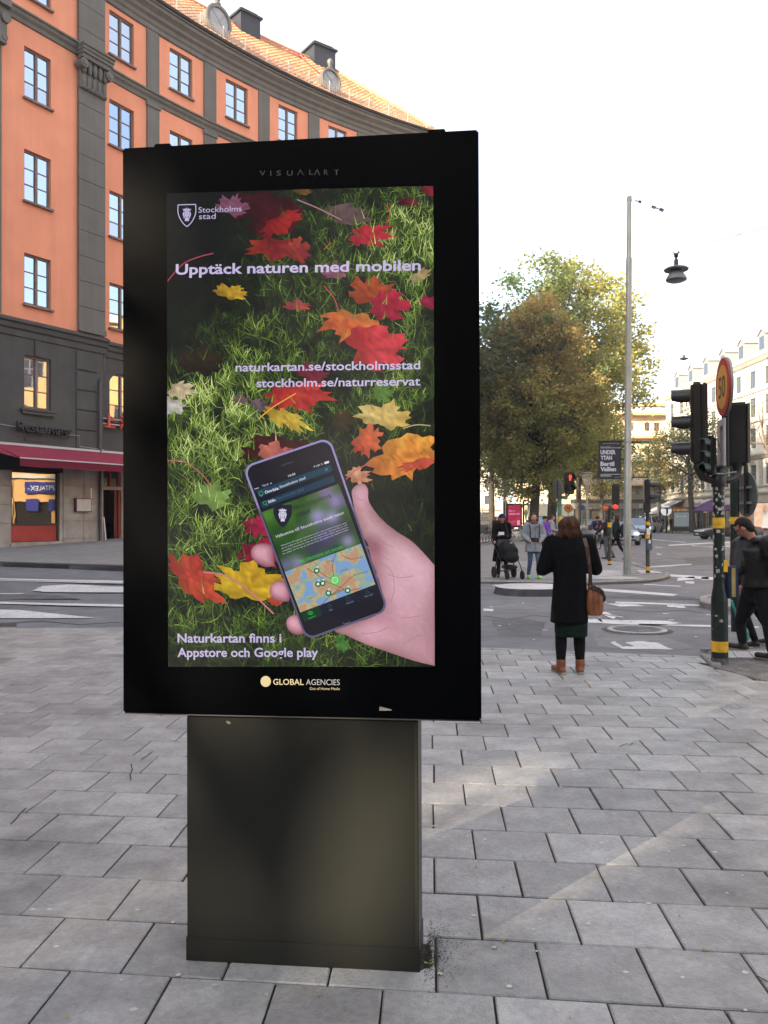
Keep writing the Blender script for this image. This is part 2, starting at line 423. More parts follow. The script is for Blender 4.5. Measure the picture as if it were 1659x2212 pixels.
for c, poly, full in slabs:
    inview = abs(c.x) < .475*c.y+.25 and c.y > 2.3
    # hidden behind the kiosk?
    u = 830+1750*c.x/c.y; hid = c.y > 3.4 and 275 < u < 1030 and (1120+2835/c.y) < 1545 or (415 < u < 895 and c.y > 3.1)
    if full and inview and not hid and cnt < 285:
        o = link('slab', tmpl[cnt % 4], pav, True); o.location = (c.x, c.y, gz(c.x, c.y)+rs.uniform(-.0012, .0022)+.006)
        o.rotation_euler = (rs.gauss(0, .0028), rs.gauss(0, .0028), rs.gauss(0, .002)+(math.pi if rs.random() < .5 else 0)); cnt += 1
    else: slab_geo(rest, poly, .006, .0105+rs.uniform(-.0012, .002), (rs.gauss(0, .002), rs.gauss(0, .002)))
tag(rest.build('slabs_beyond', m_slab, pav), kind='stuff')
# narrow cut slabs along the kiosk foot
st = MB()
for pts in ([(283, 1650), (286, 1662), (281, 1672), (283, 1686)], [(56, 1745), (42, 1758), (35, 1768), (22, 1780)], [(1338, 1612), (1352, 1606), (1362, 1608), (1368, 1604)], [(1635, 2108), (1648, 2114), (1659, 2121)], [(640, 1700), (655, 1690), (672, 1682)], [(305, 1640), (318, 1632), (330, 1622)]):
    for a, b in zip(pts[:-1], pts[1:]):
        p, q = G(*a, .0215), G(*b, .0215); t_ = (q-p).normalized(); nn = V((-t_.y, t_.x, 0))*.0035; st.add([p-nn, q-nn*.6, q+nn*.6, p+nn], [(0, 1, 2, 3)])
st.build('crack', m_joint, pav)
# dirt and crumbs where the slabs end at the kiosk foot
dm = MB(); rr = random.Random(3); m_dirt = mat('dirt', (.05, .045, .035), .95, var=.5, scale=60, bump=1, bscale=120)
base = kb1+kx*.06+ky*.10
for k in range(1100):
    a = rr.gauss(0, .05)*rr.choice((.6, 1, 1.5)); b = rr.gauss(0, .10); c = base+kx*(abs(a)*.9-.04)+ky*(b+.02)
    r = rr.uniform(.0015, .005); hgt = max(0, .02*(1-(abs(a)/.12))*(1-abs(b)/.25))
    z = .02+hgt*rr.random()
    q = [V((rr.uniform(-r, r), rr.uniform(-r, r), rr.uniform(0, r))) for _ in range(4)]
    dm.add([c+x+V((0, 0, z)) for x in q], [(0, 1, 2), (0, 2, 3), (0, 3, 1), (1, 3, 2)])
for i in range(14):
    for jn in range(6):
        pass
md = []
nx, ny = 12, 18
for i in range(nx+1):
    for j in range(ny+1):
        x = i/nx*.2-.01; y = (j/ny-.5)*.5
        e = math.exp(-(x/.055)**2-(y/.10)**2)
        z = .010+.022*e*(.75+.5*NZ.noise(V((x*30, y*30, 0))))-.006*(1 if e < .18 else 0)
        p = base+kx*(x-.06)+ky*y; md.append((p.x, p.y, z))
dm.add(md, [(i*(ny+1)+j, (i+1)*(ny+1)+j, (i+1)*(ny+1)+j+1, i*(ny+1)+j+1) for i in range(nx) for j in range(ny)])
tag(dm.build('dirt', m_dirt, smooth=60), 'brown soil crumbs heaped against the right foot of the black kiosk', 'dirt', kind='stuff')
# gum spots, small pale litter on the slabs
gm = MB(); m_gum = mat('chewing_gum', (.5, .49, .45), .8)
for (u, v) in [(1352, 2099), (1401, 1951), (1360, 1947), (1066, 1660), (1240, 1663), (1110, 1690), (1211, 1700), (1068, 2046), (1270, 1995), (1152, 2007), (1170, 1944), (1284, 1842), (1311, 1800), (1445, 1840), (1640, 1690), (1075, 2270), (1100, 2130), (1010, 1805), (1300, 1820)]+[(rr.uniform(20, 1640), rr.uniform(1480, 2190)) for _ in range(70)]:
    if 390 < u < 920 and v < 2110 or v < 1560 and u < 1045: continue
    p = G(u, v, .0185); r = rr.uniform(.005, .011)
    gm.add([(p.x+r*1.2*math.cos(a)*rr.uniform(.7, 1.2), p.y+r*math.sin(a)*rr.uniform(.7, 1.2), p.z) for a in [k*.785 for k in range(8)]], [tuple(range(8))])
tag(gm.build('chewing_gum', m_gum), 'flattened pale chewing gum spots trodden onto the slabs', 'gum spots', kind='stuff')
# dead leaves / moss
tl = MB()
for (u, v, s) in [(rr.uniform(20, 1640), rr.uniform(1450, 2200), rr.uniform(.004, .012)) for _ in range(60)]+[(1090, 2033, .012), (1070, 2048, .01), (927, 2080, .02)]:
    if 390 < u < 920 and v < 2110 or v < 1560 and u < 1045: continue
    p = G(u, v, .02)
    for k in range(4):
        a = rr.uniform(0, 6.28); tl.poly([p+V((0, 0, .002*k)), p+V((math.cos(a)*s, math.sin(a)*s, .006)), p+V((math.cos(a+.8)*s, math.sin(a+.8)*s, .004))])
tag(tl.build('fallen_leaf', mat('leaf_litter', (.3, .3, .08), .7)), 'small yellowish fallen leaves on the slabs beside the kiosk foot', 'leaves', kind='stuff')
# ---- right foreground: kerb stones, light slabs, gravel patch
def kerb(name, pts, h=.12, wd=.14, m=m_kerb, L=1.0, parent=None, base=0, side=1):
    """granite kerb stones along a plan polyline; each stone a piece"""
    pts = [V((p[0], p[1], 0)) for p in pts]; segs = []
    dense = [pts[0]]
    for a, b in zip(pts[:-1], pts[1:]):
        n = max(1, round((b-a).length/L))
        for k in range(1, n+1): dense.append(a+(b-a)*k/n)
    for a, b in zip(dense[:-1], dense[1:]):
        t = (b-a).normalized(); n = V((-t.y, t.x, 0))*side; g = .006
        a2 = a+t*g; b2 = b-t*g
        mb = MB(); q = [a2, b2, b2+n*wd, a2+n*wd]
        vs = [(p.x, p.y, gz(p.x, p.y)+base-.1) for p in q]+[(p.x, p.y, gz(p.x, p.y)+base+h-.015) for p in q]
        q2 = [a2+n*.012+t*.008, b2+n*.012-t*.008, b2+n*wd-t*.008, a2+n*wd+t*.008]
        vs += [(p.x, p.y, gz(p.x, p.y)+base+h) for p in q2]
        fs = [(i, (i+1) % 4, 4+(i+1) % 4, 4+i) for i in range(4)]+[(4+i, 4+(i+1) % 4, 8+(i+1) % 4, 8+i) for i in range(4)]+[(8, 9, 10, 11)]
        if side < 0: fs = [tuple(reversed(f)) for f in fs]
        mb.add(vs, fs); segs.append(mb.build(name, m, parent))
    return segs
isl = tag(sheet('gravel_patch', [gp(1530, 1408), gp(1700, 1414), gp(1700, 1490), gp(1659, 1476), gp(1540, 1445)], .022, mat('gravel', (.22, .21, .20), .95, var=.5, scale=45, bump=1, bscale=180), thick=.1), kind='structure')
kerb('kerb_stone', [gp(1512, 1421), gp(1537, 1444)], .05, .10, parent=isl, L=.4, side=1)
kerb('kerb_stone', [gp(1700, 1410), gp(1512, 1406)], .04, .1, parent=isl, L=.9, side=1)
lsl = MB()
for k in range(5):
    a = V((*gp(1548+k*34, 1412), 0)); b = V((*gp(1548+(k+1)*34-1.2, 1412.5), 0)); c = V((*gp(1556+(k+1)*36-1.2, 1428), 0)); d = V((*gp(1556+k*36, 1427), 0))
    q = [a, b, c, d]; o = MB().prism([(p.x, p.y, .026) for p in q], (0, 0, .014)).build('light_slab', m_light, isl)
# low traffic island between lanes, behind the pole
ti = tag(sheet('traffic_island', [gp(1512, 1307), gp(1560, 1322), gp(1720, 1330), gp(1720, 1290), gp(1545, 1290)], .10, m_asph2, thick=.12), kind='structure')
kerb('kerb_stone', [gp(1560, 1324), gp(1512, 1312), gp(1510, 1302), gp(1545, 1293)], .115, .14, parent=ti, L=.8, side=-1)
# ---- round refuge island
ri_c = (G(1085, 1292)+G(1245, 1297))/2; ri_c = G(1158, 1289)
rp = []
for k in range(40):
    a = 2*math.pi*k/40; rp.append((ri_c.x+.55*math.cos(a)+(.1 if math.cos(a) > 0 else 0)*0, ri_c.y+.5+.62*math.sin(a)))
cx0, cy0 = ri_c.x+.02, ri_c.y+.75
rpf = lambda k_, s_: [(cx0+(.80*s_)*math.copysign(abs(math.cos(a))**.8, math.cos(a)), cy0+(.78*s_)*math.sin(a)) for a in [2*math.pi*q/40 for q in range(40)]]
rfi = MB()
o1, o2, o3 = rpf(0, 1), rpf(0, .93), rpf(0, .9)
vs = [(p[0], p[1], 0) for p in o1]+[(p[0], p[1], .15) for p in o2]+[(p[0], p[1], .165) for p in o3]
rfi.add(vs, [(i, (i+1) % 40, 40+(i+1) % 40, 40+i) for i in range(40)], 0)
rfi.add(vs, [(40+i, 40+(i+1) % 40, 80+(i+1) % 40, 80+i) for i in range(40)]+[tuple(range(80, 120))], 1)
tag(rfi.build('traffic_island', [mat('island_side', (.06, .06, .06), .9, var=.3, bump=.4), mat('island_top', (.5, .5, .5), .8, var=.15, scale=5, bump=.3)], smooth=40), kind='structure')
# ---- manhole
mc = G(1376, 1362); mh = empty('manhole_cover', mc); tag(mh, 'round cast iron manhole cover with pale rim set in the crossing', 'manhole cover')
m_iron = mat('cast_iron', (.22, .215, .21), .5, metal=.5, var=.3, scale=20)
r_ = MB(); r_.lathe([(.42, .004), (.42, .02), (.40, .026), (.355, .026), (.352, .02), (.352, .004)], n=40)
r_.build('rim', mat('rim_iron', (.36, .355, .34), .6, metal=.2, var=.2, scale=20), mh, True, smooth=40)
l_ = MB(); l_.lathe([(.35, .004), (.35, .016)], n=36)
l_.build('lid', m_iron, mh, True)
s_ = MB()
for i in range(-8, 9):
    for j in range(-8, 9):
        x, y = i*.038+(j % 2)*.019, j*.038
        if x*x+y*y < .105: s_.box(x-.012, x+.012, y-.012, y+.012, .016, .023)
tag(s_.build('studs', m_iron, mh, True), kind='stuff')
mp = MB(); mp.lathe([(.5, .0035), (.47, .012), (.42, .0125)], c=(mc.x, mc.y, 0), n=30)
tag(mp.build('asphalt_collar', mat('patched_asphalt', (.07, .07, .072), .9, var=.3, scale=12, bump=.6), road), kind='structure') if False else mp.build('asphalt_collar', mat('patched_asphalt', (.07, .07, .072), .9, var=.3, scale=12, bump=.6), road)
# ---- road markings (worn paint), each a sheet of its own
def mark(pts, h=.006, name='road_marking'): return sheet(name, [gp(*p) for p in pts], h, m_paint, road, step=50 if pts[0][0] > 600 else 2)
def worn(pts, n=3, jit=3):
    """ragged outline"""
    out = []; r = random.Random(int(pts[0][0]))
    for i in range(len(pts)):
        a, b = pts[i], pts[(i+1) % len(pts)]
        for k in range(n): out.append((a[0]+(b[0]-a[0])*k/n+(r.uniform(-jit, jit) if k else 0), a[1]+(b[1]-a[1])*k/n+(r.uniform(-jit, jit)*.25 if k else 0)))
    return out
def stripe(u0, v0, u1, v1, th, th2=None): th2 = th2 or th; return mark(worn([(u0, v0), (u1, v1), (u1, v1+th2), (u0, v0+th)], 4, 2))
# left road
stripe(-60, 1248, 300, 1256, 3); stripe(-60, 1251.8, 300, 1260, 1.6)
mark(worn([(70, 1276), (92, 1266), (150, 1263), (330, 1271), (330, 1280), (100, 1279)], 4, 3))
stripe(-60, 1299, 330, 1308, 4.5)
mark(worn([(-60, 1317), (40, 1318), (205, 1335), (120, 1336), (-60, 1336)], 4, 2))
stripe(-40, 1282, 50, 1282, 1.6)
# crossing, right
mark(worn([(1290, 1338), (1445, 1342), (1470, 1347), (1420, 1352), (1300, 1347)], 3, 4)); stripe(1240, 1338, 1300, 1338, 8, 8)
stripe(1380, 1348, 1640, 1354, 3, 3)
stripe(1330, 1300, 1620, 1310, 3.2, 3.2)
mark(worn([(1310, 1304), (1365, 1305), (1395, 1310), (1340, 1311)], 3, 3)); mark(worn([(1440, 1306), (1475, 1308), (1480, 1314), (1445, 1312)], 3, 3))
mark(worn([(1285, 1273), (1300, 1272), (1465, 1284), (1455, 1288), (1300, 1277)], 3, 3))
stripe(1300, 1327, 1345, 1333, 1.4); mark(worn([(1295, 1325), (1308, 1322), (1330, 1330), (1325, 1338)], 3, 3))
mark(worn([(1318, 1388), (1328, 1386), (1345, 1398), (1370, 1397), (1350, 1388), (1390, 1386), (1420, 1389), (1455, 1404), (1345, 1403)], 3, 4))
stripe(1390, 1262, 1470, 1266, 1.5); stripe(1045, 1315, 1065, 1316, 5, 5)
stripe(1045, 1263, 1160, 1264, 2.2); stripe(1110, 1268, 1180, 1269, 1.5)
for q in range(26):
    u = 1060+q*23+random.uniform(-8, 8); v = random.uniform(1295, 1400); l = random.uniform(3, 13); mark(worn([(u, v), (u+l, v+.3), (u+l, v+1.4), (u, v+1.2)], 3, 1))
# pale seams of the crossing's setts
m_seam = mat('tar_seam', (.05, .05, .052), .8)
for (u0, v0, u1, v1) in [(1330, 1283, 1560, 1300), (1320, 1290, 1540, 1297), (1390, 1281, 1420, 1297), (1425, 1284, 1450, 1298), (1465, 1288, 1480, 1298)]:
    sheet('seam', [gp(u0, v0), gp(u1, v1), gp(u1, v1+.9), gp(u0, v0+.9)], .003, m_seam, road, step=50)
m_patch = mat('asphalt_patch', (.115, .117, .122), .9, var=.2, scale=4, bump=.4, bscale=150, dirt=.2); m_patch2 = mat('asphalt_patch_pale', (.2, .2, .205), .9, var=.15, scale=4, bump=.4, bscale=150)
for mm_, pts in ((m_patch, [(1060, 1340), (1120, 1334), (1180, 1345), (1170, 1372), (1080, 1378)]), (m_patch2, [(1280, 1356), (1420, 1372), (1500, 1398), (1430, 1410), (1290, 1396)]), (m_patch, [(1290, 1285), (1500, 1290), (1520, 1297), (1300, 1294)]), (m_patch2, [(1050, 1300), (1190, 1306), (1190, 1318), (1050, 1314)]), (m_patch, [(-40, 1284), (120, 1285), (180, 1294), (-40, 1296)]), (m_patch, [(1470, 1205), (1620, 1198), (1640, 1212), (1490, 1222)])):
    sheet('repair_patch', [gp(*p) for p in worn(pts, 5, 4)], .0025, mm_, road, step=50 if pts[0][0] > 600 else 2)
for pts in ([(1045, 1330), (1100, 1338), (1150, 1329), (1195, 1333)], [(1275, 1320), (1330, 1316), (1400, 1322), (1480, 1318), (1520, 1324)], [(20, 1345), (90, 1341), (170, 1349), (255, 1344)], [(1290, 1378), (1310, 1366), (1345, 1372)], [(1400, 1150+60), (1450, 1206), (1530, 1214)]):
    for a, b in zip(pts[:-1], pts[1:]): sheet('crack', [gp(*a), gp(*b), gp(b[0], b[1]+.8), gp(a[0], a[1]+.9)], .0035, m_seam, road, step=50)
# far carriageway lines
for (u0, v0, u1, v1, t) in [(1354, 1161, 1480, 1171, 1.2), (1445, 1177, 1640, 1167, 2.2), (1560, 1178, 1640, 1189, 1.5), (1494, 1178, 1560, 1183, 1.2), (1405, 1224, 1495, 1218, 2), (1415, 1181, 1430, 1183, 1.2), (1418, 1196, 1430, 1197, 1.4), (1515, 1247, 1640, 1246, 6), (1463, 1249, 1500, 1246, 6), (1480, 1256, 1500, 1257, 4), (1440, 1240, 1530, 1247, 5)]:
    stripe(u0, v0, u1, v1, t)
# ---- far plaza with curved kerb
PLZ = [gp(860, 1290), gp(1040, 1262), gp(1130, 1263), gp(1200, 1265), gp(1282, 1264), gp(1395, 1260), gp(1432, 1255), gp(1448, 1249), gp(1446, 1242), gp(1405, 1233), gp(1364, 1220), gp(1294, 1206), gp(1250, 1190), gp(1225, 1178), gp(1213, 1165), (20, 150), (-4, 150), (-2, 24)]
PLZ[0] = (gp(1040, 1262)[0]-7, gp(1040, 1262)[1]+1.5)
m_pl = mat('plaza_paving', (.21, .205, .2), .85, var=.15, scale=2, bump=.3, bscale=60, dirt=.2)
plz = tag(sheet('plaza', PLZ, .06, m_pl, step=6, thick=.1), kind='structure')
kerb('kerb_stone', PLZ[1:14], .085, .13, parent=plz, L=1.1, side=1)
# slabs and pale strips of the plaza's near corner
rs = random.Random(9); plm = MB()
for j in range(0, 26):
    for i in range(-10, 40):
        c = V((*gp(1040, 1256), 0))+R1*((i+.5*(j % 2))*.7)+C1*(j*.35)
        u = 830+1750*c.x/c.y; v = 1120+2835/c.y
        if not (1035 < u < 1345 and v > 1196): continue
        if v > 1259.5 and u < 1300: continue
        rr_ = 1236-(1345-u)*.28
        if u > 1200 and v < 1206+max(0, (u-1294))*.2+4: continue
        q = [c, c+R1*.692, c+R1*.692+C1*.342, c+C1*.342]
        plm.add([(p.x, p.y, .0665) for p in q], [(0, 1, 2, 3)])
tag(plm.build('plaza_slabs', slabmat('plaza_slab', (.25, .25, .255), .12, .1), plz), kind='stuff')
for pts in ([(1255, 1247), (1284, 1238), (1344, 1243), (1344, 1248), (1270, 1252)], [(1262, 1240), (1300, 1236), (1344, 1239), (1344, 1241)], [(1375, 1236), (1420, 1237), (1435, 1243), (1385, 1245)], [(1258, 1254), (1340, 1250), (1395, 1256), (1340, 1258)]):
    sheet('pale_paving', [gp(*p) for p in pts], .071, m_light, plz, step=50)
# ---- left side pavement in front of the orange building
LP = [gp(-120, 1221), gp(0, 1224), gp(150, 1229), gp(264, 1232), gp(420, 1240), gp(620, 1236)]
# ================================================================ ORANGE CURVED BUILDING
m_orange = mat('orange_render', (.76, .30, .175), .85, var=.05, streak=.05, dirt=.0, scale=1.2, bump=.15, bscale=30)
m_grey = mat('grey_render', (.14, .134, .12), .85, streak=.12, var=.10, scale=1.5, bump=.2, bscale=40)
m_dgrey = mat('dark_grey_render', (.068, .069, .066), .85, streak=.10, var=.14, scale=1.5, bump=.2, bscale=40)
m_stone = mat('base_stone', (.36, .335, .30), .8, var=.22, scale=2.2, bump=.3, bscale=50, dirt=.25, rnd=.08)
m_frame = mat('window_frame_brown', (.19, .13, .115), .6, var=.15)
m_framew = mat('window_frame_grey', (.24, .24, .25), .6, var=.1)
m_mirror = glass_mirror('window_glass', k=.85, gc=(.56, .67, .80)); m_mirror2 = glass_mirror('window_glass_pale', tint=(.22, .23, .25), k=.72, gc=(.55, .62, .72)); m_mirror3 = glass_mirror('window_glass_deep', k=.78, gc=(.44, .56, .74))
m_shopglass = glass_mirror('shop_glass', tint=(.03, .026, .02), k=.72, rough=.01, gc=(.55, .55, .55))
m_tile = mat('clay_roof_tile', (.50, .23, .12), .75, var=.2, scale=5, rnd=.3)
m_zinc = mat('dark_zinc', (.03, .032, .038), .5, metal=.3, var=.2)
m_red = mat('red_paint', (.36, .035, .03), .55, var=.15, scale=4)
m_dark = mat('dark_interior_shade', (.008, .008, .008), .9)  # black for the doorway hall and the painted awning shade
_st = C0+ray(249, 61+0)*0
p249 = (lambda d: C0+d*(20.0/d.z))(ray(249, 0))
S_STEP = .1; S0, S1 = -48.0, 22.0
def head(s): return rad(31.6+(1.5*max(0, min(s, 19))))
_pl = {0: V((p249.x, p249.y, 0))}
n = 0; p = V((p249.x, p249.y, 0))
while n*S_STEP < S1:
    h = head((n+.5)*S_STEP); p = p+V((math.sin(h), math.cos(h), 0))*S_STEP; n += 1; _pl[n] = p.copy()
n = 0; p = V((p249.x, p249.y, 0))
while n*S_STEP > S0:
    h = head((n-.5)*S_STEP); p = p-V((math.sin(h), math.cos(h), 0))*S_STEP; n -= 1; _pl[n] = p.copy()
def F(s, z, o=0):
    k = s/S_STEP; i = math.floor(k); a = _pl.get(i) or _pl[max(min(i, max(_pl)), min(_pl))]; b = _pl.get(i+1) or a
    q = a+(b-a)*(k-i); h = head(s); return V((q.x+math.cos(h)*o, q.y-math.sin(h)*o, z))
def T_(s): h = head(s); return V((math.sin(h), math.cos(h), 0))
def N_(s): h = head(s); return V((math.cos(h), -math.sin(h), 0))
def s_at(u, o=0):
    a, b = -12.0, S1-.5
    for _ in range(40):
        m = (a+b)/2; q = F(m, 0, o)
        if 829.5+1750*q.x/q.y > u: b = m
        else: a = m
    return (a+b)/2
OB = empty('apartment_building', F(0, gz(*F(0, 0).xy), 0)); tag(OB, 'orange rendered curved apartment building with grey pilasters and red tiled roof', 'building')
sp0, sp1 = s_at(168, .4), s_at(213, .1)      # the big pilaster closes the projecting left bay
AO = .36                                      # how far the left bay projects
ZE = 21.35; S_END = s_at(936, .0)
rowsz = [(19.42, 21.12), (15.95, 17.7), (12.45, 14.2), (8.95, 10.68)]
def facade(name, Ff, s0, s1, z0, z1, ops, mats, zone, parent, off=0, ds=1.0, rev=.2, zfoot=None):
    """wall sheet with real openings and reveals; zone(z)->material index"""
    ss = {s0, s1}; zs = {z0, z1}
    for a, b, c, d in ops: ss |= {a, b}; zs |= {c, d}
    k = math.ceil(s0/ds)
    while k*ds < s1:
        if all(abs(k*ds-x) > .05 for x in ss): ss.add(k*ds)
        k += 1
    for zz in zone[1]: zs.add(zz)
    ss = sorted(x for x in ss if s0 <= x <= s1); zs = sorted(z for z in zs if z0 <= z <= z1); mb = MB()
    for a, b in zip(ss[:-1], ss[1:]):
        for c, d in zip(zs[:-1], zs[1:]):
            ms, mz = (a+b)/2, (c+d)/2
            if any(o[0] < ms < o[1] and o[2] < mz < o[3] for o in ops): continue
            mb.add([Ff(a, c, off), Ff(b, c, off), Ff(b, d, off), Ff(a, d, off)], [(0, 1, 2, 3)], zone[0](mz))
    for a, b, c, d in ops:
        mi = zone[0]((c+d)/2)
        A, B, C, D = (a, c), (b, c), (b, d), (a, d)
        for p, q in ((A, B), (B, C), (C, D), (D, A)):
            mb.add([Ff(p[0], p[1], off), Ff(p[0], p[1], off-rev), Ff(q[0], q[1], off-rev), Ff(q[0], q[1], off)], [(0, 1, 2, 3)], mi)
    return mb.build(name, mats, parent)
zone_o = (lambda z: 0 if z > 8.3 else (1 if z > 3.75 else 2), [8.3, 3.75])
winA = [(s_at(52, AO), s_at(110, AO))]; wA = winA[0][1]-winA[0][0]
bayA0 = s_at(-2, AO)
winA += [(winA[0][0]-3.9, winA[0][1]-3.9), (winA[0][0]-7.8, winA[0][1]-7.8)]
winB = [(s_at(a), s_at(b)) for a, b in ((237, 290), (368, 417), (490, 537), (604, 645))]
dw = winB[3][0]-winB[2][0]
winB += [(winB[3][0]+dw*k, winB[3][1]+dw*k) for k in (1, 2) if winB[3][1]+dw*k < S_END-.5]
print('window widths', [round(b-a, 2) for a, b in winA+winB], 's', [round(a, 2) for a, b in winB], 'send', round(S_END, 2))
opsA = [(a, b, c, d) for a, b in winA for c, d in rowsz]+[(a, b, 5.42, 7.22) for a, b in winA]
shopw = (s_at(24, AO), s_at(129, AO), .9, 3.6)
opsA.append(shopw)
opsA.append((shopw[0]-5.2, shopw[0]-1.0, .9, 3.6))
opsB = [(a, b, c, d) for a, b in winB for c, d in rowsz]+[(a, b, 5.4, 7.25) for a, b in winB]
door = (s_at(217), s_at(262), .6, 2.78); opsB += [door, (s_at(217), s_at(262), 2.9, 3.62)]
opsB += [(a-.2, b+.2, .9, 3.5) for a, b in winB[1:]]
WM = [m_orange, m_dgrey, m_stone]
facade('wall', F, S0+1, sp1, -.4, ZE, opsA, WM, zone_o, OB, off=AO, ds=4)
facade('wall', F, sp1, S_END, -.4, ZE, opsB, WM, zone_o, OB, off=0, ds=1)
# side / back walls so the block is solid
sb = MB(); DEP = -13
a, b = F(S_END, -.4), F(S_END, -.4, DEP); up = V((0, 0, ZE+.4+.9)); sb.add([a, b, b+up, a+up], [(0, 3, 2, 1)])
bk = [F(S0+1+k*3, -.4, DEP) for k in range(int((S_END-S0-1)/3))]+[b]
for p, q in zip(bk[:-1], bk[1:]): sb.add([p, q, q+up, p+up], [(0, 1, 2, 3)])
a, b = F(S0+1, -.4, AO), F(S0+1, -.4, DEP); sb.add([a, b, b+up, a+up], [(0, 1, 2, 3)])
sb.build('rear_wall', m_orange, OB)
jm = MB(); jm.add([F(sp1, -.4, AO), F(sp1, -.4, 0), F(sp1, ZE, 0), F(sp1, ZE, AO)], [(0, 3, 2, 1)]); jm.build('bay_return', m_grey, OB)
# windows
def window_meshes(wd, ht, fm, nv=3):
    f = MB(); fw = .07
    f.box(-wd/2, -wd/2+fw, -.05, .04, 0, ht); f.box(wd/2-fw, wd/2, -.05, .04, 0, ht); f.box(-wd/2+fw, wd/2-fw, -.05, .04, 0, fw); f.box(-wd/2+fw, wd/2-fw, -.05, .04, ht-fw, ht)
    f.box(-.045, .045, -.045, .06, fw, ht-fw)
    for k in range(1, nv):
        z = fw+(ht-2*fw)*k/nv
        f.box(-wd/2+fw, -.045, -.02, .025, z-.018, z+.018); f.box(.045, wd/2-fw, -.02, .025, z-.018, z+.018)
    o = f.build('window', fm); me = o.data; bpy.data.objects.remove(o)
    pw = wd/2-fw-.045; ph = (ht-2*fw)/nv
    pm = []
    for mm_ in (m_mirror, m_mirror2, m_mirror3):
        g = MB(); g.box(-pw/2, pw/2, -.006, .006, -ph/2+.018, ph/2-.018); o = g.build('pane', mm_); pm.append(o.data); bpy.data.objects.remove(o)
    rm = MB(); rm.box(-wd/2, wd/2, -.4, -.38, 0, ht)
    cells = [(sgn*(.045+pw/2), fw+ph*(k+.5)) for k in range(nv) for sgn in (-1, 1)]
    return me, pm, cells
def put_window(o3, t3, n3, ms, parent, pane=True, seed=None):
    me, pm, cells = ms
    o = link('window', me, parent, True); mtx = MX(((t3.x, -n3.x*-1, 0, o3.x), (t3.y, n3.y, 0, o3.y), (0, 0, 1, o3.z), (0, 0, 0, 1)))
    mtx = MX(((t3.x, n3.x, 0, o3.x), (t3.y, n3.y, 0, o3.y), (0, 0, 1, o3.z), (0, 0, 0, 1)))
    o.matrix_parent_inverse = wm(parent).inverted(); o.matrix_basis = mtx
    r = random.Random(seed)
    if pane:
        kind_ = r.choice((0, 0, 1, 2)); low_ = r.random() < .3
        for x, z in cells:
            q = link('pane', pm[kind_ if not (low_ and z < .6) else 1], o, True); q.location = (x, 0, z)
            side = 1 if x > 0 else -1
            q.rotation_euler = (r.gauss(0, .007), 0, r.gauss(0, .006))
    return o
msA = {}
sd_ = 0
for ws, off in ((winA, AO), (winB, 0)):
    for (a, b) in ws:
        for ri, (c, d) in enumerate(rowsz+[(5.42, 7.22) if off else (5.4, 7.25)]):
            sm = (a+b)/2; key = (round(b-a, 2), round(d-c, 2))
            if key not in msA: msA[key] = window_meshes(b-a-.002, d-c-.004, m_frame)
            sd_ += 1
            put_window(F(sm, c+.002, off-.13), T_(sm), N_(sm), msA[key], OB, seed=sd_)
            sl = MB(); hw = (b-a)/2+(.06 if ri < 4 else .16); cc = F(sm, c-.04, off+.02)
            sl.obox(cc, T_(sm)*hw, N_(sm)*.10, V((0, 0, .035)))
            if ri == 4: sl.obox(cc-V((0, 0, .1)), T_(sm)*(hw-.05), N_(sm)*.07, V((0, 0, .05)))
            sl.build('sill', m_frame if ri < 4 else m_dgrey, OB)
# arched heads over the base-floor windows right of the pilaster
for (a, b) in winB:
    am = MB(); n = 10; w2 = (b-a)/2; hgt = .42
    for sgn in (-1, 1):
        pts = []
        for k in range(n+1):
            q = math.pi/2*k/n; pts.append(((a+b)/2+sgn*w2*math.cos(q), 7.25-hgt+hgt*math.sin(q)))
        corner = ((a+b)/2+sgn*w2, 7.25)
        for p0, p1 in zip(pts[:-1], pts[1:]):
            tri = [F(p0[0], p0[1], -.01), F(p1[0], p1[1], -.01), F(corner[0], corner[1], -.01)]
            am.add(tri, [(0, 1, 2) if sgn > 0 else (0, 2, 1)])
    am.build('arch', m_dgrey, OB)
def sweep(name, prof, s0, s1, m, parent, off=0, ds=.6, cap=True, smooth=0):
    """moulding: profile (o, z) swept along the facade"""
    k = max(2, int((s1-s0)/ds)+1); mb = MB(); n = len(prof)
    vs = [F(s0+(s1-s0)*i/k, z, off+o) for i in range(k+1) for o, z in prof]
    fs = [(i*n+j, (i+1)*n+j, (i+1)*n+j+1, i*n+j+1) for i in range(k) for j in range(n-1)]
    mb.add(vs, fs)
    if cap: mb.add([F(s0, z, off+o) for o, z in prof], [tuple(range(n))]); mb.add([F(s1, z, off+o) for o, z in prof], [tuple(reversed(range(n)))])
    return mb.build(name, m, parent, smooth=smooth)
# eaves cornice
cor = [(.003, 21.3), (.08, 21.34), (.08, 21.5), (.14, 21.56), (.17, 21.7), (.28, 21.78), (.30, 21.9), (.42, 22.0), (.46, 22.02), (.46, 22.16), (.53, 22.18), (.53, 22.24), (.003, 22.26)]
sweep('eaves_cornice', cor, -40, sp1, m_grey, OB, AO, 3)
sweep('eaves_cornice', cor, sp1, S_END+.3, m_grey, OB, 0)
sweep('gutter', [(.50, 22.25), (.60, 22.26), (.64, 22.33), (.62, 22.37), (.50, 22.36)], sp1, S_END+.3, m_zinc, OB, 0)
sweep('gutter', [(.50, 22.25), (.60, 22.26), (.64, 22.33), (.62, 22.37), (.50, 22.36)], -40, sp1, m_zinc, OB, AO, 3)
mc_ = [(.003, 18.38), (.06, 18.4), (.08, 18.52), (.16, 18.6), (.18, 18.7), (.24, 18.72), (.24, 18.78), (.003, 18.84)]
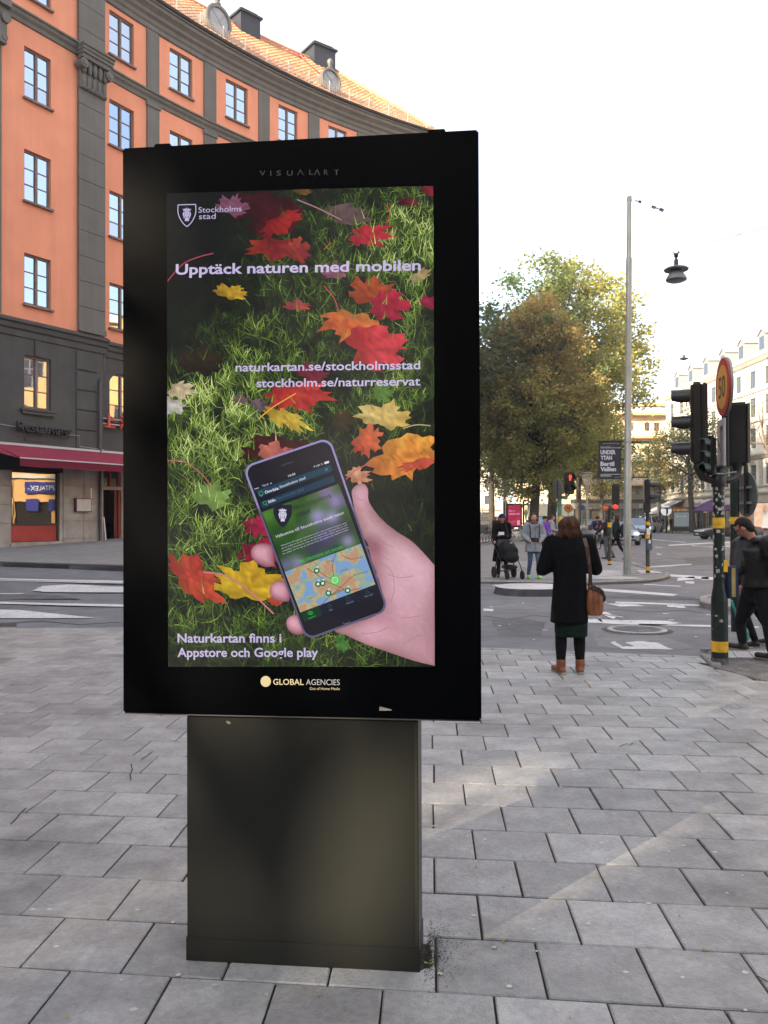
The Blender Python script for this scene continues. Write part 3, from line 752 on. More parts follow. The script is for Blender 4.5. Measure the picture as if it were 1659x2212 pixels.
sweep('string_course', mc_, -40, sp0, m_grey, OB, AO, 3); sweep('string_course', mc_, sp1, S_END, m_grey, OB, 0)
bc = [(.003, 7.78), (.05, 7.8), (.05, 8.0), (.12, 8.05), (.14, 8.2), (.22, 8.24), (.22, 8.32), (.003, 8.42)]
sweep('base_cornice', bc, -40, sp1+.14, m_dgrey, OB, AO, 3); sweep('base_cornice', bc, sp1+.14, S_END, m_dgrey, OB, 0)
# big pilaster of stone blocks
def fbox(s0, s1, z0, z1, o0, o1, off=0, mb=None):
    mb = mb or MB(); vs = [F(s, z, off+o) for s in (s0, s1) for o in (o0, o1) for z in (z0, z1)]
    mb.add(vs, [(0, 1, 3, 2), (4, 6, 7, 5), (0, 4, 5, 1), (2, 3, 7, 6), (0, 2, 6, 4), (1, 5, 7, 3)]); return mb
z = 8.43; k = 0
while z < 21.2:
    z2 = min(z+(.93 if k % 2 else .90), 21.3)
    if not (z < 17.1 < z2 or z < 18.0 < z2 or 17.1 < z < 18.4):
        pass
    fbox(sp0, sp1, z+.006, z2-.006, .003, .13, AO).build('pilaster_block', m_grey, OB, bevel=.008, seg=1)
    z = z2; k += 1
for sgn in (0,):
    bp = MB(); fbox(sp0-.02, sp1+.02, 8.43, 8.62, .13, .17, AO, bp); bp.build('pilaster_base', m_grey, OB)
cpm = MB(); pw = sp1-sp0; sm = (sp0+sp1)/2
fbox(sp0-.05, sp1+.05, 18.22, 18.38, .13, .40, AO, cpm); fbox(sp0-.08, sp1+.1, 18.38, 18.5, .0, .46, AO, cpm); fbox(sp0-.1, sp1+.12, 18.5, 18.62, .0, .5, AO, cpm); fbox(sp0-.12, sp1+.14, 18.62, 18.7, .0, .56, AO, cpm)
fbox(sp0, sp1, 17.2, 18.22, .13, .2, AO, cpm)
for k in range(5):
    c = F(sp0+pw*(.1+.2*k), 17.98, AO+.26); cpm.ell(c, pw*.085, .11, .26, 8, 8, mx=None)
    c = F(sp0+pw*(.1+.2*k), 17.5, AO+.2); cpm.ell(c, pw*.075, .08, .27, 8, 8)
for s_ in (sp0+.02, sp1-.02):
    cpm.tube([F(s_, 18.02, AO+.05), F(s_, 18.02, AO+.43)], .17, 14); cpm.tube([F(s_, 18.02, AO+.40), F(s_, 18.02, AO+.46)], .09, 12)
for k in range(6):
    cpm.ell(F(sp0+pw*(.08+.168*k), 17.25, AO+.2), pw*.09, .06, .07, 8, 6)
cpm.build('capital', m_grey, OB, smooth=50)
c2 = MB(); sL = s_at(-2, AO)-.0
fbox(sL-pw, sL, 8.43, 21.3, .003, .13, AO).build('pilaster', m_grey, OB)
fbox(sL-pw-.05, sL+.05, 17.2, 18.38, .13, .34, AO, c2); fbox(sL-pw-.1, sL+.12, 18.38, 18.7, .0, .5, AO, c2)
c2.tube([F(sL-.02, 18.02, AO+.05), F(sL-.02, 18.02, AO+.44)], .17, 14); c2.tube([F(sL-.02, 17.4, AO+.05), F(sL-.02, 17.4, AO+.36)], .1, 12)
c2.build('capital', m_grey, OB, smooth=40)
# slim pilasters between the windows
for (a, b) in ((317, 343), (441, 467), (560, 583), (668, 691)):
    s0_, s1_ = s_at(a), s_at(b)
    fbox(s0_, s1_, 8.43, 18.38, .003, .07).build('pilaster', m_grey, OB); fbox(s0_, s1_, 18.84, 21.3, .003, .07).build('pilaster', m_grey, OB)
    fbox(s0_-.05, s1_+.05, 18.2, 18.38, .07, .12).build('pilaster_cap', m_grey, OB)
s0_ = s_at(668)+dw; 
for k in range(1, 4):
    if s0_+dw*(k-1)+.7 < S_END:
        fbox(s0_+dw*(k-1), s0_+dw*(k-1)+.66, 8.43, 18.38, .003, .07).build('pilaster', m_grey, OB); fbox(s0_+dw*(k-1), s0_+dw*(k-1)+.66, 18.84, 21.3, .003, .07).build('pilaster', m_grey, OB)
# quoin panels and small keystone strips on the dark base floor
q0, q1 = s_at(164, AO), s_at(208, AO)
for k in range(5):
    z = 4.15+k*.72; fbox(q0, q1, z+.03, z+.69, .003, .045, AO).build('quoin', m_dgrey, OB, bevel=.01, seg=1)
sm = (winA[0][0]+winA[0][1])/2
fbox(sm-.12, sm+.1, 7.24, 7.78, .003, .05, AO).build('keystone', m_dgrey, OB)
fbox(winA[0][0]+.0, winA[0][1]-.1, 4.32, 4.40, .003, .03, AO).build('sunk_panel', m_dgrey, OB)
# base stone blocks beside the shop window
def stones(s0, s1, z0, off, rows, parent):
    z = z0
    for i, hh in enumerate(rows):
        nb = max(1, round((s1-s0)/1.1)); sh = 0
        for k in range(nb):
            fbox(s0+(s1-s0)*k/nb+.006, s0+(s1-s0)*(k+1)/nb-.006, z+.005, z+hh-.005, .003, .03, off).build('stone_block', m_stone, parent, bevel=.006, seg=1)
        z += hh
zb = .72
stones(shopw[1]+.12, sp1-.02, zb-.1, AO, [.36, .62, .62, .62, .62, .2], OB)
stones(s_at(-30, AO), shopw[0]-.05, zb-.1, AO, [.30, .62, .62, .62, .62], OB)
fbox(shopw[0]-.04, shopw[1]+.1, .5, .86, .003, .06, AO).build('plinth', m_stone, OB)
# shop window: red panel, frame, glass, things inside
SW = (shopw[0], shopw[1]); dO = AO-.14
f = MB(); fbox(SW[0]+.02, SW[1]-.04, .92, 1.46, .0, .05, dO, f); f.build('shop_panel', m_red, OB)
f = MB(); fbox(SW[0], SW[0]+.07, 1.46, 3.58, 0, .08, dO, f); fbox(SW[1]-.07, SW[1], .92, 3.58, 0, .08, dO, f); fbox(SW[0]+.07, SW[1]-.07, 1.47, 1.53, 0, .08, dO, f); fbox(SW[0]+.07, SW[1]-.07, 3.5, 3.58, 0, .08, dO, f)
f.build('shop_window_frame', mat('dark_frame', (.03, .025, .022), .5), OB)
f = MB(); fbox(SW[0]+.07, SW[1]-.07, 1.53, 3.5, .02, .03, dO, f); f.build('shop_window_pane', m_shopglass, OB)
o2 = (shopw[0]-5.2, shopw[0]-1.0); f = MB(); fbox(o2[0], o2[1], .92, 3.58, .0, .03, dO, f); f.build('shop_window_pane', m_shopglass, OB)
for a, b in winB[1:]:
    f = MB(); fbox(a-.2, b+.2, .9, 3.5, 0, .03, -.15, f); f.build('shop_window_pane', m_shopglass, OB)
# doorway
dd = MB(); fbox(door[0], door[0]+.09, .55, 3.62, 0, .1, -.15, dd); fbox(door[1]-.09, door[1], .55, 3.62, 0, .1, -.15, dd); fbox(door[0]+.09, door[1]-.09, 2.78, 2.92, 0, .1, -.15, dd); fbox(door[0]+.09, door[1]-.09, 3.54, 3.62, 0, .1, -.15, dd)
fbox(door[0]+(door[1]-door[0])*.48, door[0]+(door[1]-door[0])*.54, 2.92, 3.54, 0, .1, -.15, dd)
df = dd.build('door_frame', m_red, OB)
fbox(door[0]+.09, door[1]-.09, 2.92, 3.54, .02, .03, -.15).build('transom_pane', glass_mirror('dark_glass', k=.15), OB)
fbox(door[0]+.09, door[1]-.09, .55, 2.78, -.9, -.85, -.15).build('dark_hall', m_dark, OB)
dl = MB(); fbox(door[1]-.24, door[1]-.10, .6, 2.75, -.02, .04, -.15, dl); dl.build('door', mat('dark_red_door', (.13, .02, .018), .5), OB)
ab = empty('sandwich_board', F(door[0]+.02, .62, .25)); tag(ab, 'thin white leaning menu board beside the dark restaurant doorway', 'menu board')
x = MB(); x.prism([F(door[0]-.03, .62, .35), F(door[0]-.03, .62, .1), F(door[0]-.03, 1.75, .15), F(door[0]-.03, 1.75, .2)], T_(door[0])*.05); x.build('board', m_white, ab)
# menu light box and small bracket lamp
mb_ = empty('menu_box', F(s_at(180, AO), 2.1, AO)); tag(mb_, 'white framed menu display box on the stone pier left of the doorway', 'display box')
a, b = s_at(164, AO+.15), s_at(198, AO+.15)
fbox(a, b, 1.93, 2.42, .03, .16, AO).build('case', mat('box_case', (.12, .03, .04), .5), mb_)
fbox(a+.03, b-.03, 1.96, 2.39, .165, .172, AO).build('menu_sheet', mat('menu_white', (.55, .55, .55), .4, var=.1), mb_)
fbox(b+.02, b+.07, 2.3, 2.8, .03, .07, AO).build('side_plate', m_white, mb_)
# downpipe along the pilaster
dp = empty('downpipe', F(s_at(216), .7, .1)); tag(dp, 'dark metal rain downpipe running down beside the tall grey pilaster', 'downpipe')
sD = s_at(216, .1)
t = MB(); t.tube([F(sD, 22.2, .12), F(sD, 8.6, .12), F(sD, 8.4, .32), F(sD, 7.2, .32), F(sD-.12, 6.9, .3)], .055, 10)
t.tube([F(sD-.12, 6.9, .3), F(sD-.3, 6.7, AO+.12), F(sD-.3, .75, AO+.12), F(sD-.25, .68, AO+.25)], .055, 10)
t.build('pipe', mat('pipe_metal', (.07, .062, .065), .5, metal=.3, var=.2), dp, smooth=40)
t = MB()
for k in range(14): t.tube([F(sD, 20.6-k*.92+.02, .12), F(sD, 20.6-k*.92-.02, .12)], .068, 10)
t.build('pipe_collars', m_zinc, dp)
# awning
sa = None
for k in range(400):
    s_ = -9+k*.03; q = F(s_, 0, AO+1.5)
    if 829.5+1750*q.x/q.y > 41: sa = s_; break
aw = empty('awning', F(sa, 4.15, AO)); tag(aw, 'long dark red fabric awning over the restaurant shopfront', 'awning')
m_aw = mat('awning_cloth', (.27, .022, .05), .8, var=.12, scale=3, bump=.2)
sA1 = S_END-1.0; cl = MB(); ns = 30
pr = [(.1, 4.12), (1.5, 3.62), (1.52, 3.60), (1.52, 3.36)]
def awo(s): return AO
vs = [F(sa+(sA1-sa)*i/ns, z+(.012*math.sin(i*2.1+j) if j > 1 else 0), AO+o) for i in range(ns+1) for j, (o, z) in enumerate(pr)]
cl.add(vs, [(i*4+j, (i+1)*4+j, (i+1)*4+j+1, i*4+j+1) for i in range(ns) for j in range(3)])
vs2 = [v-V((0, 0, .012)) for v in vs]; cl.add(vs2, [(i*4+j, i*4+j+1, (i+1)*4+j+1, (i+1)*4+j) for i in range(ns) for j in range(3)])
cl.build('cloth', m_aw, aw)
tr = MB()
for i in range(ns): 
    a_, b_ = sa+(sA1-sa)*i/ns, sa+(sA1-sa)*(i+1)/ns
    fbox(a_, b_, 3.585, 3.625, 1.5, 1.535, AO, tr); fbox(a_-2.0 if i == 0 else a_, b_, 4.12, 4.2, .02, .16, AO, tr)
tr.build('rail', mat('rail_white', (.5, .5, .52), .5), aw)
a2 = MB(); vs = [F(sa-3.5, 4.12, AO+.1), F(sa, 4.12, AO+.1), F(sa, 3.62, AO+1.5), F(sa-.3, 3.62, AO+1.5)]
sx = MB(); sx.add([F(sa-.02, 4.11, AO+.1), F(sa-.02, 3.6, AO+1.5), F(sa-1.3, 4.11, AO+.1)], [(0, 1, 2)]); sx.build('side_flap', m_aw, aw)
fbox(s_at(-60, AO), SW[1]+.05, 3.3, 3.9, .004, .10, AO).build('awning_shade_strip', m_dark, OB)  # near-black strip paints the shade under the awning
# restaurant lettering, red characters, wires
sg = empty('restaurant_sign', F(s_at(30, AO), 4.6, AO)); tag(sg, 'black raised letters spelling Restaurang on the dark grey wall above the awning', 'sign')
s0_, s1_ = s_at(31, AO), s_at(147, AO)
text('Restaurang', F(s0_, 4.60, AO+.12), T_(s0_), (0, 0, 1), mat('letter_black', (.012, .012, .014), .4), sg, 'letters', width=s1_-s0_, height=.34, bold=.018, ext=.08)
wr = MB(); wr.tube([F(s_at(-40, AO), 4.82, AO+.05), F(s0_, 4.75, AO+.05)], .014, 5); wr.tube([F(s1_, 4.66, AO+.05), F(s1_+.45, 4.66, AO+.05), F(s1_+.45, 4.28, AO+.05), F(sp1, 4.24, AO+.05)], .014, 5)
wr.build('cable', mat('cable_grey', (.3, .3, .28), .6), sg)
s2_ = s_at(216); sg2 = empty('chinese_sign', F(s2_, 5.2, .1)); tag(sg2, 'red Chinese characters on white rails above the dark restaurant door', 'sign')
text('上', F(s2_+.02, 5.14, .12), T_(s2_), (0, 0, 1), mat('sign_red', (.55, .06, .03), .4), sg2, 'character', size=.58, bold=.03, ext=.07)
text('海', F(s2_+.78, 5.14, .12), T_(s2_), (0, 0, 1), mat('sign_red', (0, 0, 0)), sg2, 'character', size=.58, bold=.02, ext=.07)
rl = MB(); fbox(s2_, s2_+4, 5.44, 5.48, .07, .1, 0, rl); fbox(s2_, s2_+4, 5.24, 5.28, .07, .1, 0, rl); rl.build('sign_rail', mat('rail_pink', (.55, .4, .38), .5), sg2)
# ---- roof
RO, RZ = -4.0, 26.7
def Rf(s, t, h=0):
    o = .45+(RO-.45)*t; z = 22.3+(RZ-22.3)*t
    return F(s, z+h*.85, o+h*.5)
rf = MB(); n = 40
for i in range(n):
    a, b = S0+2+(S_END-4-S0-2)*i/n, S0+2+(S_END-4-S0-2)*(i+1)/n
    rf.add([Rf(a, 0), Rf(b, 0), Rf(b, 1), Rf(a, 1)], [(0, 1, 2, 3)])
    rf.add([F(a, RZ, RO), F(b, RZ, RO), F(b, 22.2, DEP), F(a, 22.2, DEP)], [(0, 1, 2, 3)])
rf.add([Rf(S_END-4, 0), F(S_END+.3, 22.3, .45), Rf(S_END-4, 1)], [(0, 1, 2)])
rf.add([F(S_END+.3, 22.3, .45), F(S_END+.3, 22.2, DEP), Rf(S_END-4, 1)], [(0, 1, 2)])
rf.add([F(S_END-4, 22.2, DEP), Rf(S_END-4, 1), F(S_END+.3, 22.2, DEP)], [(0, 1, 2)])
roof = rf.build('roof', m_tile, OB)
tl = MB(); cs = .26; rows_ = 20
s = -16.0; rr = random.Random(4)
while s < S_END+.2:
    for r in range(rows_):
        t0, t1 = r/rows_, (r+1)/rows_
        if s > S_END-4 and t0 > (S_END+.3-s)/4.3: continue
        l = .05+rr.uniform(0, .012)
        vs = []
        for (tt, hh) in ((t0-.006, l+.035), (t1, l-.03)):
            for k, (ds_, hb) in enumerate(((0, 0), (.07, .055), (.16, .055), (.24, 0))):
                vs.append(Rf(s+ds_, tt, hh*.6+hb))
        tl.add(vs, [(k, k+1, k+5, k+4) for k in range(3)]+[(0, 1, 2, 3)])
    s += cs
tag(tl.build('roof_tiles', m_tile, roof), kind='stuff')
rg = MB(); rg.tube([F(S0+2+i*1.0, RZ+.05, RO) for i in range(int(S_END-4-S0-2)+1)]+[F(S_END-4, RZ+.05, RO), F(S_END+.2, 22.4, .5)], .12, 6); rg.build('ridge', m_tile, roof)
# snow guard
sg_ = MB(); pst = MB(); s = -16
while s < S_END:
    pst.tube([F(s, 22.35, .35), F(s, 23.05, .42)], .02, 4); s += 1.25
m_guard = mat('guard_metal', (.7, .68, .62), .5, metal=.3)
for j in range(7):
    z = 22.45+j*.085; sg_.tube([F(-16+i*.8, z, .36+.006*j) for i in range(int((S_END+16)/.8)+1)], .012, 3)
s = -16
while s < S_END: sg_.tube([F(s, 22.45, .36), F(s, 22.98, .41)], .007, 3); s += .11
gu = pst.build('snow_guard', m_guard, OB); tag(sg_.build('guard_mesh', m_guard, gu), kind='stuff')
# round dormers
def dormer(u, v, Y, r=.62):
    c = P(u, v, Y); s_ = s_at(u, -.6); T = T_(s_); N = N_(s_)
    mx = MX(((T.x, 0, N.x, 0), (T.y, 0, N.y, 0), (0, 1, 0, 0), (0, 0, 0, 1)))
    a = MB(); a.lathe([(r*.95, -2.4), (r*.95, 0), (r*1.08, .02), (r*1.1, .12), (r*1.0, .16), (r*.86, .15), (r*.84, .06)], c=c, n=28, mx=mx)
    d = a.build('dormer', m_zinc2, roof, smooth=40)
    g = MB(); g.lathe([(r*.84, .05), (r*.84, .075)], c=c, n=28, mx=mx); g.build('pane', mat('dormer_glass', (.35, .36, .38), .15, var=.1), d)
    x = MB()
    for q in (math.pi/4, -math.pi/4, ):
        v_ = T*math.cos(q)+V((0, 0, math.sin(q))); w_ = N.cross(v_); x.obox(c+N*.085, v_*r*.83, w_*.009, N*.006)
    x.build('glazing_bars', m_framew, d)
    f = MB(); f.lathe([(.1, 0), (.16, .1), (.08, .2), (.12, .3), (.16, .4), (.1, .52), (.02, .58)], c=c+V((0, 0, r*1.02)), n=12); f.build('finial', m_zinc2, d, smooth=50)
m_zinc2 = mat('dormer_zinc', (.17, .16, .14), .5, metal=.3, var=.15)
dormer(470, 46, 35.6, .64); dormer(713, 176, 40.0, .56)
def vent(u, v, Y, w_, h_):
    c = P(u, v, Y); s_ = s_at(u, -6); T = T_(s_); N = N_(s_); a = MB()
    a.obox(c-V((0, 0, .45)), T*w_/2, N*w_/2, V((0, 0, h_/2+.45)))
    b = a.build('ventilation_box', mat('vent_dark', (.018, .02, .028), .5), roof)
    a = MB(); a.obox(c+V((0, 0, h_/2+.06)), T*(w_/2+.1), N*(w_/2+.1), V((0, 0, .05)), )
    a.obox(c+V((0, 0, h_/2+.2)), T*(w_/2-.1), N*(w_/2-.1), V((0, 0, .09))); a.build('cap', m_zinc, b)
vent(528, 53, 41.0, 1.15, .4); vent(688, 124, 44.4, 1.35, .4)
fl = MB()
for du in (0,):
    fl.obox(Rf(s_at(640, -4), .72, .12), T_(8)*.05, (Rf(8, .9)-Rf(8, .4))*.5, V((0, 0, .03)))
fl.build('roof_flashing', m_red, roof)
# ---- pavement in front of the building
foot = [F(s, 0, AO-.1) for s in (sp0-26, sp0-16, sp0-8, sp0)]+[F(s, 0, -.1) for s in (sp1, sp1+4, sp1+8, sp1+12)]
kl = [gp(-400, 1212), gp(-120, 1221), gp(0, 1224), gp(150, 1229), gp(264, 1232), gp(420, 1240), gp(600, 1236)]
lp = tag(sheet('side_pavement', [*kl, (2, 34)]+[(p.x, p.y) for p in reversed(foot)], .10, m_asph2, step=2.5, thick=.1), kind='structure')
kerb('kerb_stone', kl, .125, .15, mat('dark_kerb', (.07, .07, .07), .8, var=.3, scale=12, bump=.4), parent=lp, L=1.6, side=1)
# drain cover bits in the left road
for (u, v, w_) in ((382, 1288, 25), (10, 1349, 26)):
    c = [gp(u-w_, v-3), gp(u+w_, v-2.5), gp(u+w_, v+4), gp(u-w_, v+3.5)]; sheet('drain_cover', c, .006, mat('drain_iron', (.07, .055, .05), .7, var=.3, scale=30), road, step=50)
# ================================================================ OTHER BUILDINGS
m_cream = mat('cream_render', (.62, .60, .54), .85, var=.1, scale=.8, rnd=.0, dirt=.12)
m_creamd = mat('cream_stone', (.36, .33, .27), .85, var=.15, scale=1.4, dirt=.2)
m_yell = mat('yellow_render', (.70, .56, .38), .85, var=.08, scale=.8)
m_yell2 = mat('ochre_render', (.68, .40, .15), .85, var=.08, scale=.8)
m_farglass = glass_mirror('far_glass', k=.45, rough=.05)
m_framed = mat('far_frame', (.10, .11, .10), .6)
m_lead = mat('lead_grey', (.23, .24, .25), .6, var=.1)
def flat_building(name, label, corner, T, N, length, z0, z1, depth, wins, mats, zone, frame_m, nv=2, ground_ops=(), gmat=None):
    """straight facade from corner along T (street side N); wins: list of (s0,s1,z0,z1)"""
    B = empty(name, corner); tag(B, label, 'building')
    c = V(corner)
    def Ff(s, z, o=0): return V((c.x+T.x*s+N.x*o, c.y+T.y*s+N.y*o, z))
    facade('wall', Ff, 0, length, z0, z1, list(wins)+list(ground_ops), mats, zone, B, ds=50, rev=.22)
    mb = MB()
    A, Bq, Cq, D = Ff(0, z0), Ff(length, z0), Ff(length, z0, -depth), Ff(0, z0, -depth); U = V((0, 0, z1-z0))
    mb.add([A, D, D+U, A+U], [(0, 1, 2, 3)], 0); mb.add([Bq, Cq, Cq+U, Bq+U], [(0, 3, 2, 1)], 0); mb.add([D, Cq, Cq+U, D+U], [(0, 1, 2, 3)], 0)
    mb.add([A+U, Bq+U, Cq+U, D+U], [(0, 1, 2, 3)], 0)
    mb.build('side_walls', mats[0], B)
    cache = {}
    for k, (a, b, zz0, zz1) in enumerate(wins):
        key = (round(b-a, 2), round(zz1-zz0, 2))
        if key not in cache:
            f = MB(); wd, ht = key; fw = .07
            f.box(-wd/2, -wd/2+fw, -.05, .04, 0, ht); f.box(wd/2-fw, wd/2, -.05, .04, 0, ht); f.box(-wd/2+fw, wd/2-fw, -.05, .04, 0, fw); f.box(-wd/2+fw, wd/2-fw, -.05, .04, ht-fw, ht); f.box(-.04, .04, -.04, .05, fw, ht-fw)
            f.box(-wd/2+fw, -.04, -.03, .04, ht*.62, ht*.62+.06); f.box(.04, wd/2-fw, -.03, .04, ht*.62, ht*.62+.06)
            o = f.build('window', frame_m); m1 = o.data; bpy.data.objects.remove(o)
            g = MB(); g.box(-wd/2+fw, wd/2-fw, -.01, .01, fw, ht-fw); o = g.build('pane', m_farglass); m2 = o.data; bpy.data.objects.remove(o); cache[key] = (m1, m2)
        m1, m2 = cache[key]; p = Ff((a+b)/2, zz0, -.13)
        o = link('window', m1, B, True); o.matrix_parent_inverse = wm(B).inverted(); o.matrix_basis = MX(((T.x, N.x, 0, p.x), (T.y, N.y, 0, p.y), (0, 0, 1, p.z), (0, 0, 0, 1)))
        q = link('pane', m2, o, True)
    return B, Ff
def fb(Ff, s0, s1, z0, z1, o0, o1, mb=None):
    mb = mb or MB(); vs = [Ff(s, z, o) for s in (s0, s1) for o in (o0, o1) for z in (z0, z1)]
    mb.add(vs, [(0, 1, 3, 2), (4, 6, 7, 5), (0, 4, 5, 1), (2, 3, 7, 6), (0, 2, 6, 4), (1, 5, 7, 3)]); return mb
# ---- right-hand cream building, facade faces left, recedes straight ahead
XR = 37.0; YR1 = 106.0; LR = 50
Tr, Nr = V((0, -1, 0)), V((-1, 0, 0))           # s runs towards the camera from the far corner
wr_ = []
for k in range(15):
    s = 1.5+k*3.25
    for (a, b) in ((4.95, 6.9), (8.6, 10.6), (11.7, 13.6), (14.6, 16.3)): wr_.append((s, s+1.25, a, b))
gops = [(1.2+k*6.1, 1.2+k*6.1+4.9, .5, 3.0) for k in range(8)]
RB, RF = flat_building('apartment_building', 'long cream classical building with cornices and dormers along the right street', (XR, YR1, 0), Tr, Nr, LR, -.2, 17.6, 14, wr_, [m_cream, m_creamd], (lambda z: 0 if z > 4.2 else 1, [4.2]), m_framed, ground_ops=gops)
def rsweep(name, prof, m, s0=0, s1=LR, ff=RF, par=None):
    mb = MB(); n = len(prof); vs = [ff(s, z, o) for s in (s0, s1) for o, z in prof]
    mb.add(vs, [(j, n+j, n+j+1, j+1) for j in range(n-1)]); mb.add([ff(s0, z, o) for o, z in prof], [tuple(range(n))]); mb.add([ff(s1, z, o) for o, z in prof], [tuple(reversed(range(n)))])
    return mb.build(name, m, par or RB)
rsweep('ledge', [(.003, 3.9), (.25, 4.0), (.3, 4.15), (.003, 4.25)], m_creamd); rsweep('ledge', [(.003, 4.62), (.15, 4.66), (.18, 4.8), (.003, 4.85)], m_creamd)
rsweep('cornice', [(.003, 7.4), (.12, 7.45), (.3, 7.7), (.42, 7.8), (.42, 7.95), (.003, 8.05)], m_creamd); rsweep('ledge', [(.003, 11.1), (.15, 11.15), (.2, 11.3), (.003, 11.35)], m_cream)
rsweep('ledge', [(.003, 14.05), (.15, 14.1), (.2, 14.25), (.003, 14.3)], m_cream)
rsweep('eaves_cornice', [(.003, 16.9), (.2, 17.0), (.5, 17.3), (.6, 17.35), (.6, 17.6), (.003, 17.66)], m_cream)
# rusticated pilaster strips between the first-floor windows
for k in range(15):
    s = 1.5+k*3.25-1.25
    for j in range(5): fb(RF, s, s+.75, 4.9+j*.5, 5.36+j*.5, .003, .06).build('stone_block', m_creamd, RB)
for k in range(15):
    s = 1.5+k*3.25
    for j in range(3): fb(RF, s+.1+j*.37, s+.1+j*.37+.3, 6.92, 7.3, .003, .08).build('voussoir', m_creamd, RB)
for k in range(8):
    a = 1.2+k*6.1; fb(RF, a, a+4.9, .5, 3.0, -.2, -.17).build('shop_window_pane', mat('shop_dark', (.02, .018, .016), .2, var=.2) if k % 3 else mat('shop_warm', (.05, .03, .02), .3, emit=rgb(205, 140, 80), es=KE*.55), RB)
    f = MB()
    for q in (0, 1.6, 3.25, 4.84): fb(RF, a+q, a+q+.06, .5, 3.0, -.17, -.1, f)
    f.build('shop_window_frame', m_framed, RB)
dpp = MB(); dpp.tube([RF(LR-21.3, 17, .2), RF(LR-21.3, .3, .2)], .09, 8); dpp.build('downpipe', mat('brown_pipe', (.04, .03, .025), .6), RB)
# mansard roof and dormers
rr_ = MB(); rr_.add([RF(0, 17.62, .3), RF(LR, 17.62, .3), RF(LR, 20.2, -2.6), RF(0, 20.2, -2.6), RF(0, 17.62, -14), RF(LR, 17.62, -14)], [(0, 1, 2, 3), (3, 2, 5, 4), (0, 3, 4), (1, 5, 2)])
rroof = rr_.build('roof', m_lead, RB)
for k in range(10):
    s = 3.0+k*4.6
    d = MB(); d.prism([RF(s, 17.8, -.1), RF(s+1.5, 17.8, -.1), RF(s+1.5, 19.6, -.1), RF(s+.75, 20.05, -.1), RF(s, 19.6, -.1)], RF(0, 0, -2.2)-RF(0, 0, 0))
    dd = d.build('dormer', m_lead, rroof); fb(RF, s+.3, s+1.2, 18.2, 19.4, -.09, -.06).build('pane', m_farglass, dd)
    cp = MB(); cp.obox((RF(s+.3, 19.87, -1.2)), (RF(s+.75, 20.17, 0)-RF(s-.1, 19.62, 0))*.5, V((1.2, 0, 0)), V((0, 0, .03))); cp.obox((RF(s+1.2, 19.87, -1.2)), (RF(s+1.6, 19.62, 0)-RF(s+.75, 20.17, 0))*.5, V((1.2, 0, 0)), V((0, 0, .03))); cp.build('cap', m_lead, dd)
# shop signs on the right building
def px_s(u): return YR1-XR*1750/(u-829.5)
def yat(u): return XR*1750/(u-829.5)
def ss(u): return YR1-yat(u)
fs1 = empty('shop_sign', RF(ss(1510), 3.2, .3)); tag(fs1, 'long white shop fascia reading flash to the right of the white awning', 'shop sign')
fb(RF, ss(1494), ss(1590), 3.05, 3.75, .05, .34).build('board', mat('sign_white', (.6, .6, .62), .5), fs1)
text('flash', RF(ss(1500)+.4, 3.15, .35), (0, -1, 0), (0, 0, 1), m_black, fs1, 'letters', width=2.6, height=.42, bold=.02)
text('it', RF(ss(1534), 3.15, .35), (0, -1, 0), (0, 0, 1), mat('letters_grey', (.25, .25, .25), .6), fs1, 'letters', size=.5)
text('it', RF(ss(1562), 3.15, .35), (0, -1, 0), (0, 0, 1), mat('letters_grey', (0, 0, 0)), fs1, 'letters', size=.5)
# grey-white awning at the corner
awc = empty('awning', RF(2, 3.2, 0)); tag(awc, 'pale grey sloping awning at the far street corner', 'awning')
a = MB(); s0_, s1_ = 1.6, 6.5
a.add([RF(s0_, 3.9, .1), RF(s1_, 3.9, .1), RF(s1_, 2.45, 3.4), RF(s0_, 2.45, 3.4), RF(s1_, 2.2, 3.42), RF(s0_, 2.2, 3.42)], [(0, 1, 2, 3), (3, 2, 4, 5)])
a.build('cloth', mat('awning_grey', (.38, .40, .45), .8, var=.06), awc)
# purple parasol / awning
pa = empty('awning', RF(ss(1580), 2.6, 0)); tag(pa, 'purple awning beyond the speed limit sign pole', 'awning')
a = MB(); c = RF(ss(1583), 0, 2.2); a.lathe([(2.2, 2.35), (2.2, 2.5), (1.0, 3.2), (.05, 3.6)], c=c, n=10); a.build('cloth', mat('purple_cloth', (.10, .045, .16), .8), pa)
a = MB(); a.tube([c, c+V((0, 0, 3))], .04, 6); a.build('pole', m_framed, pa)
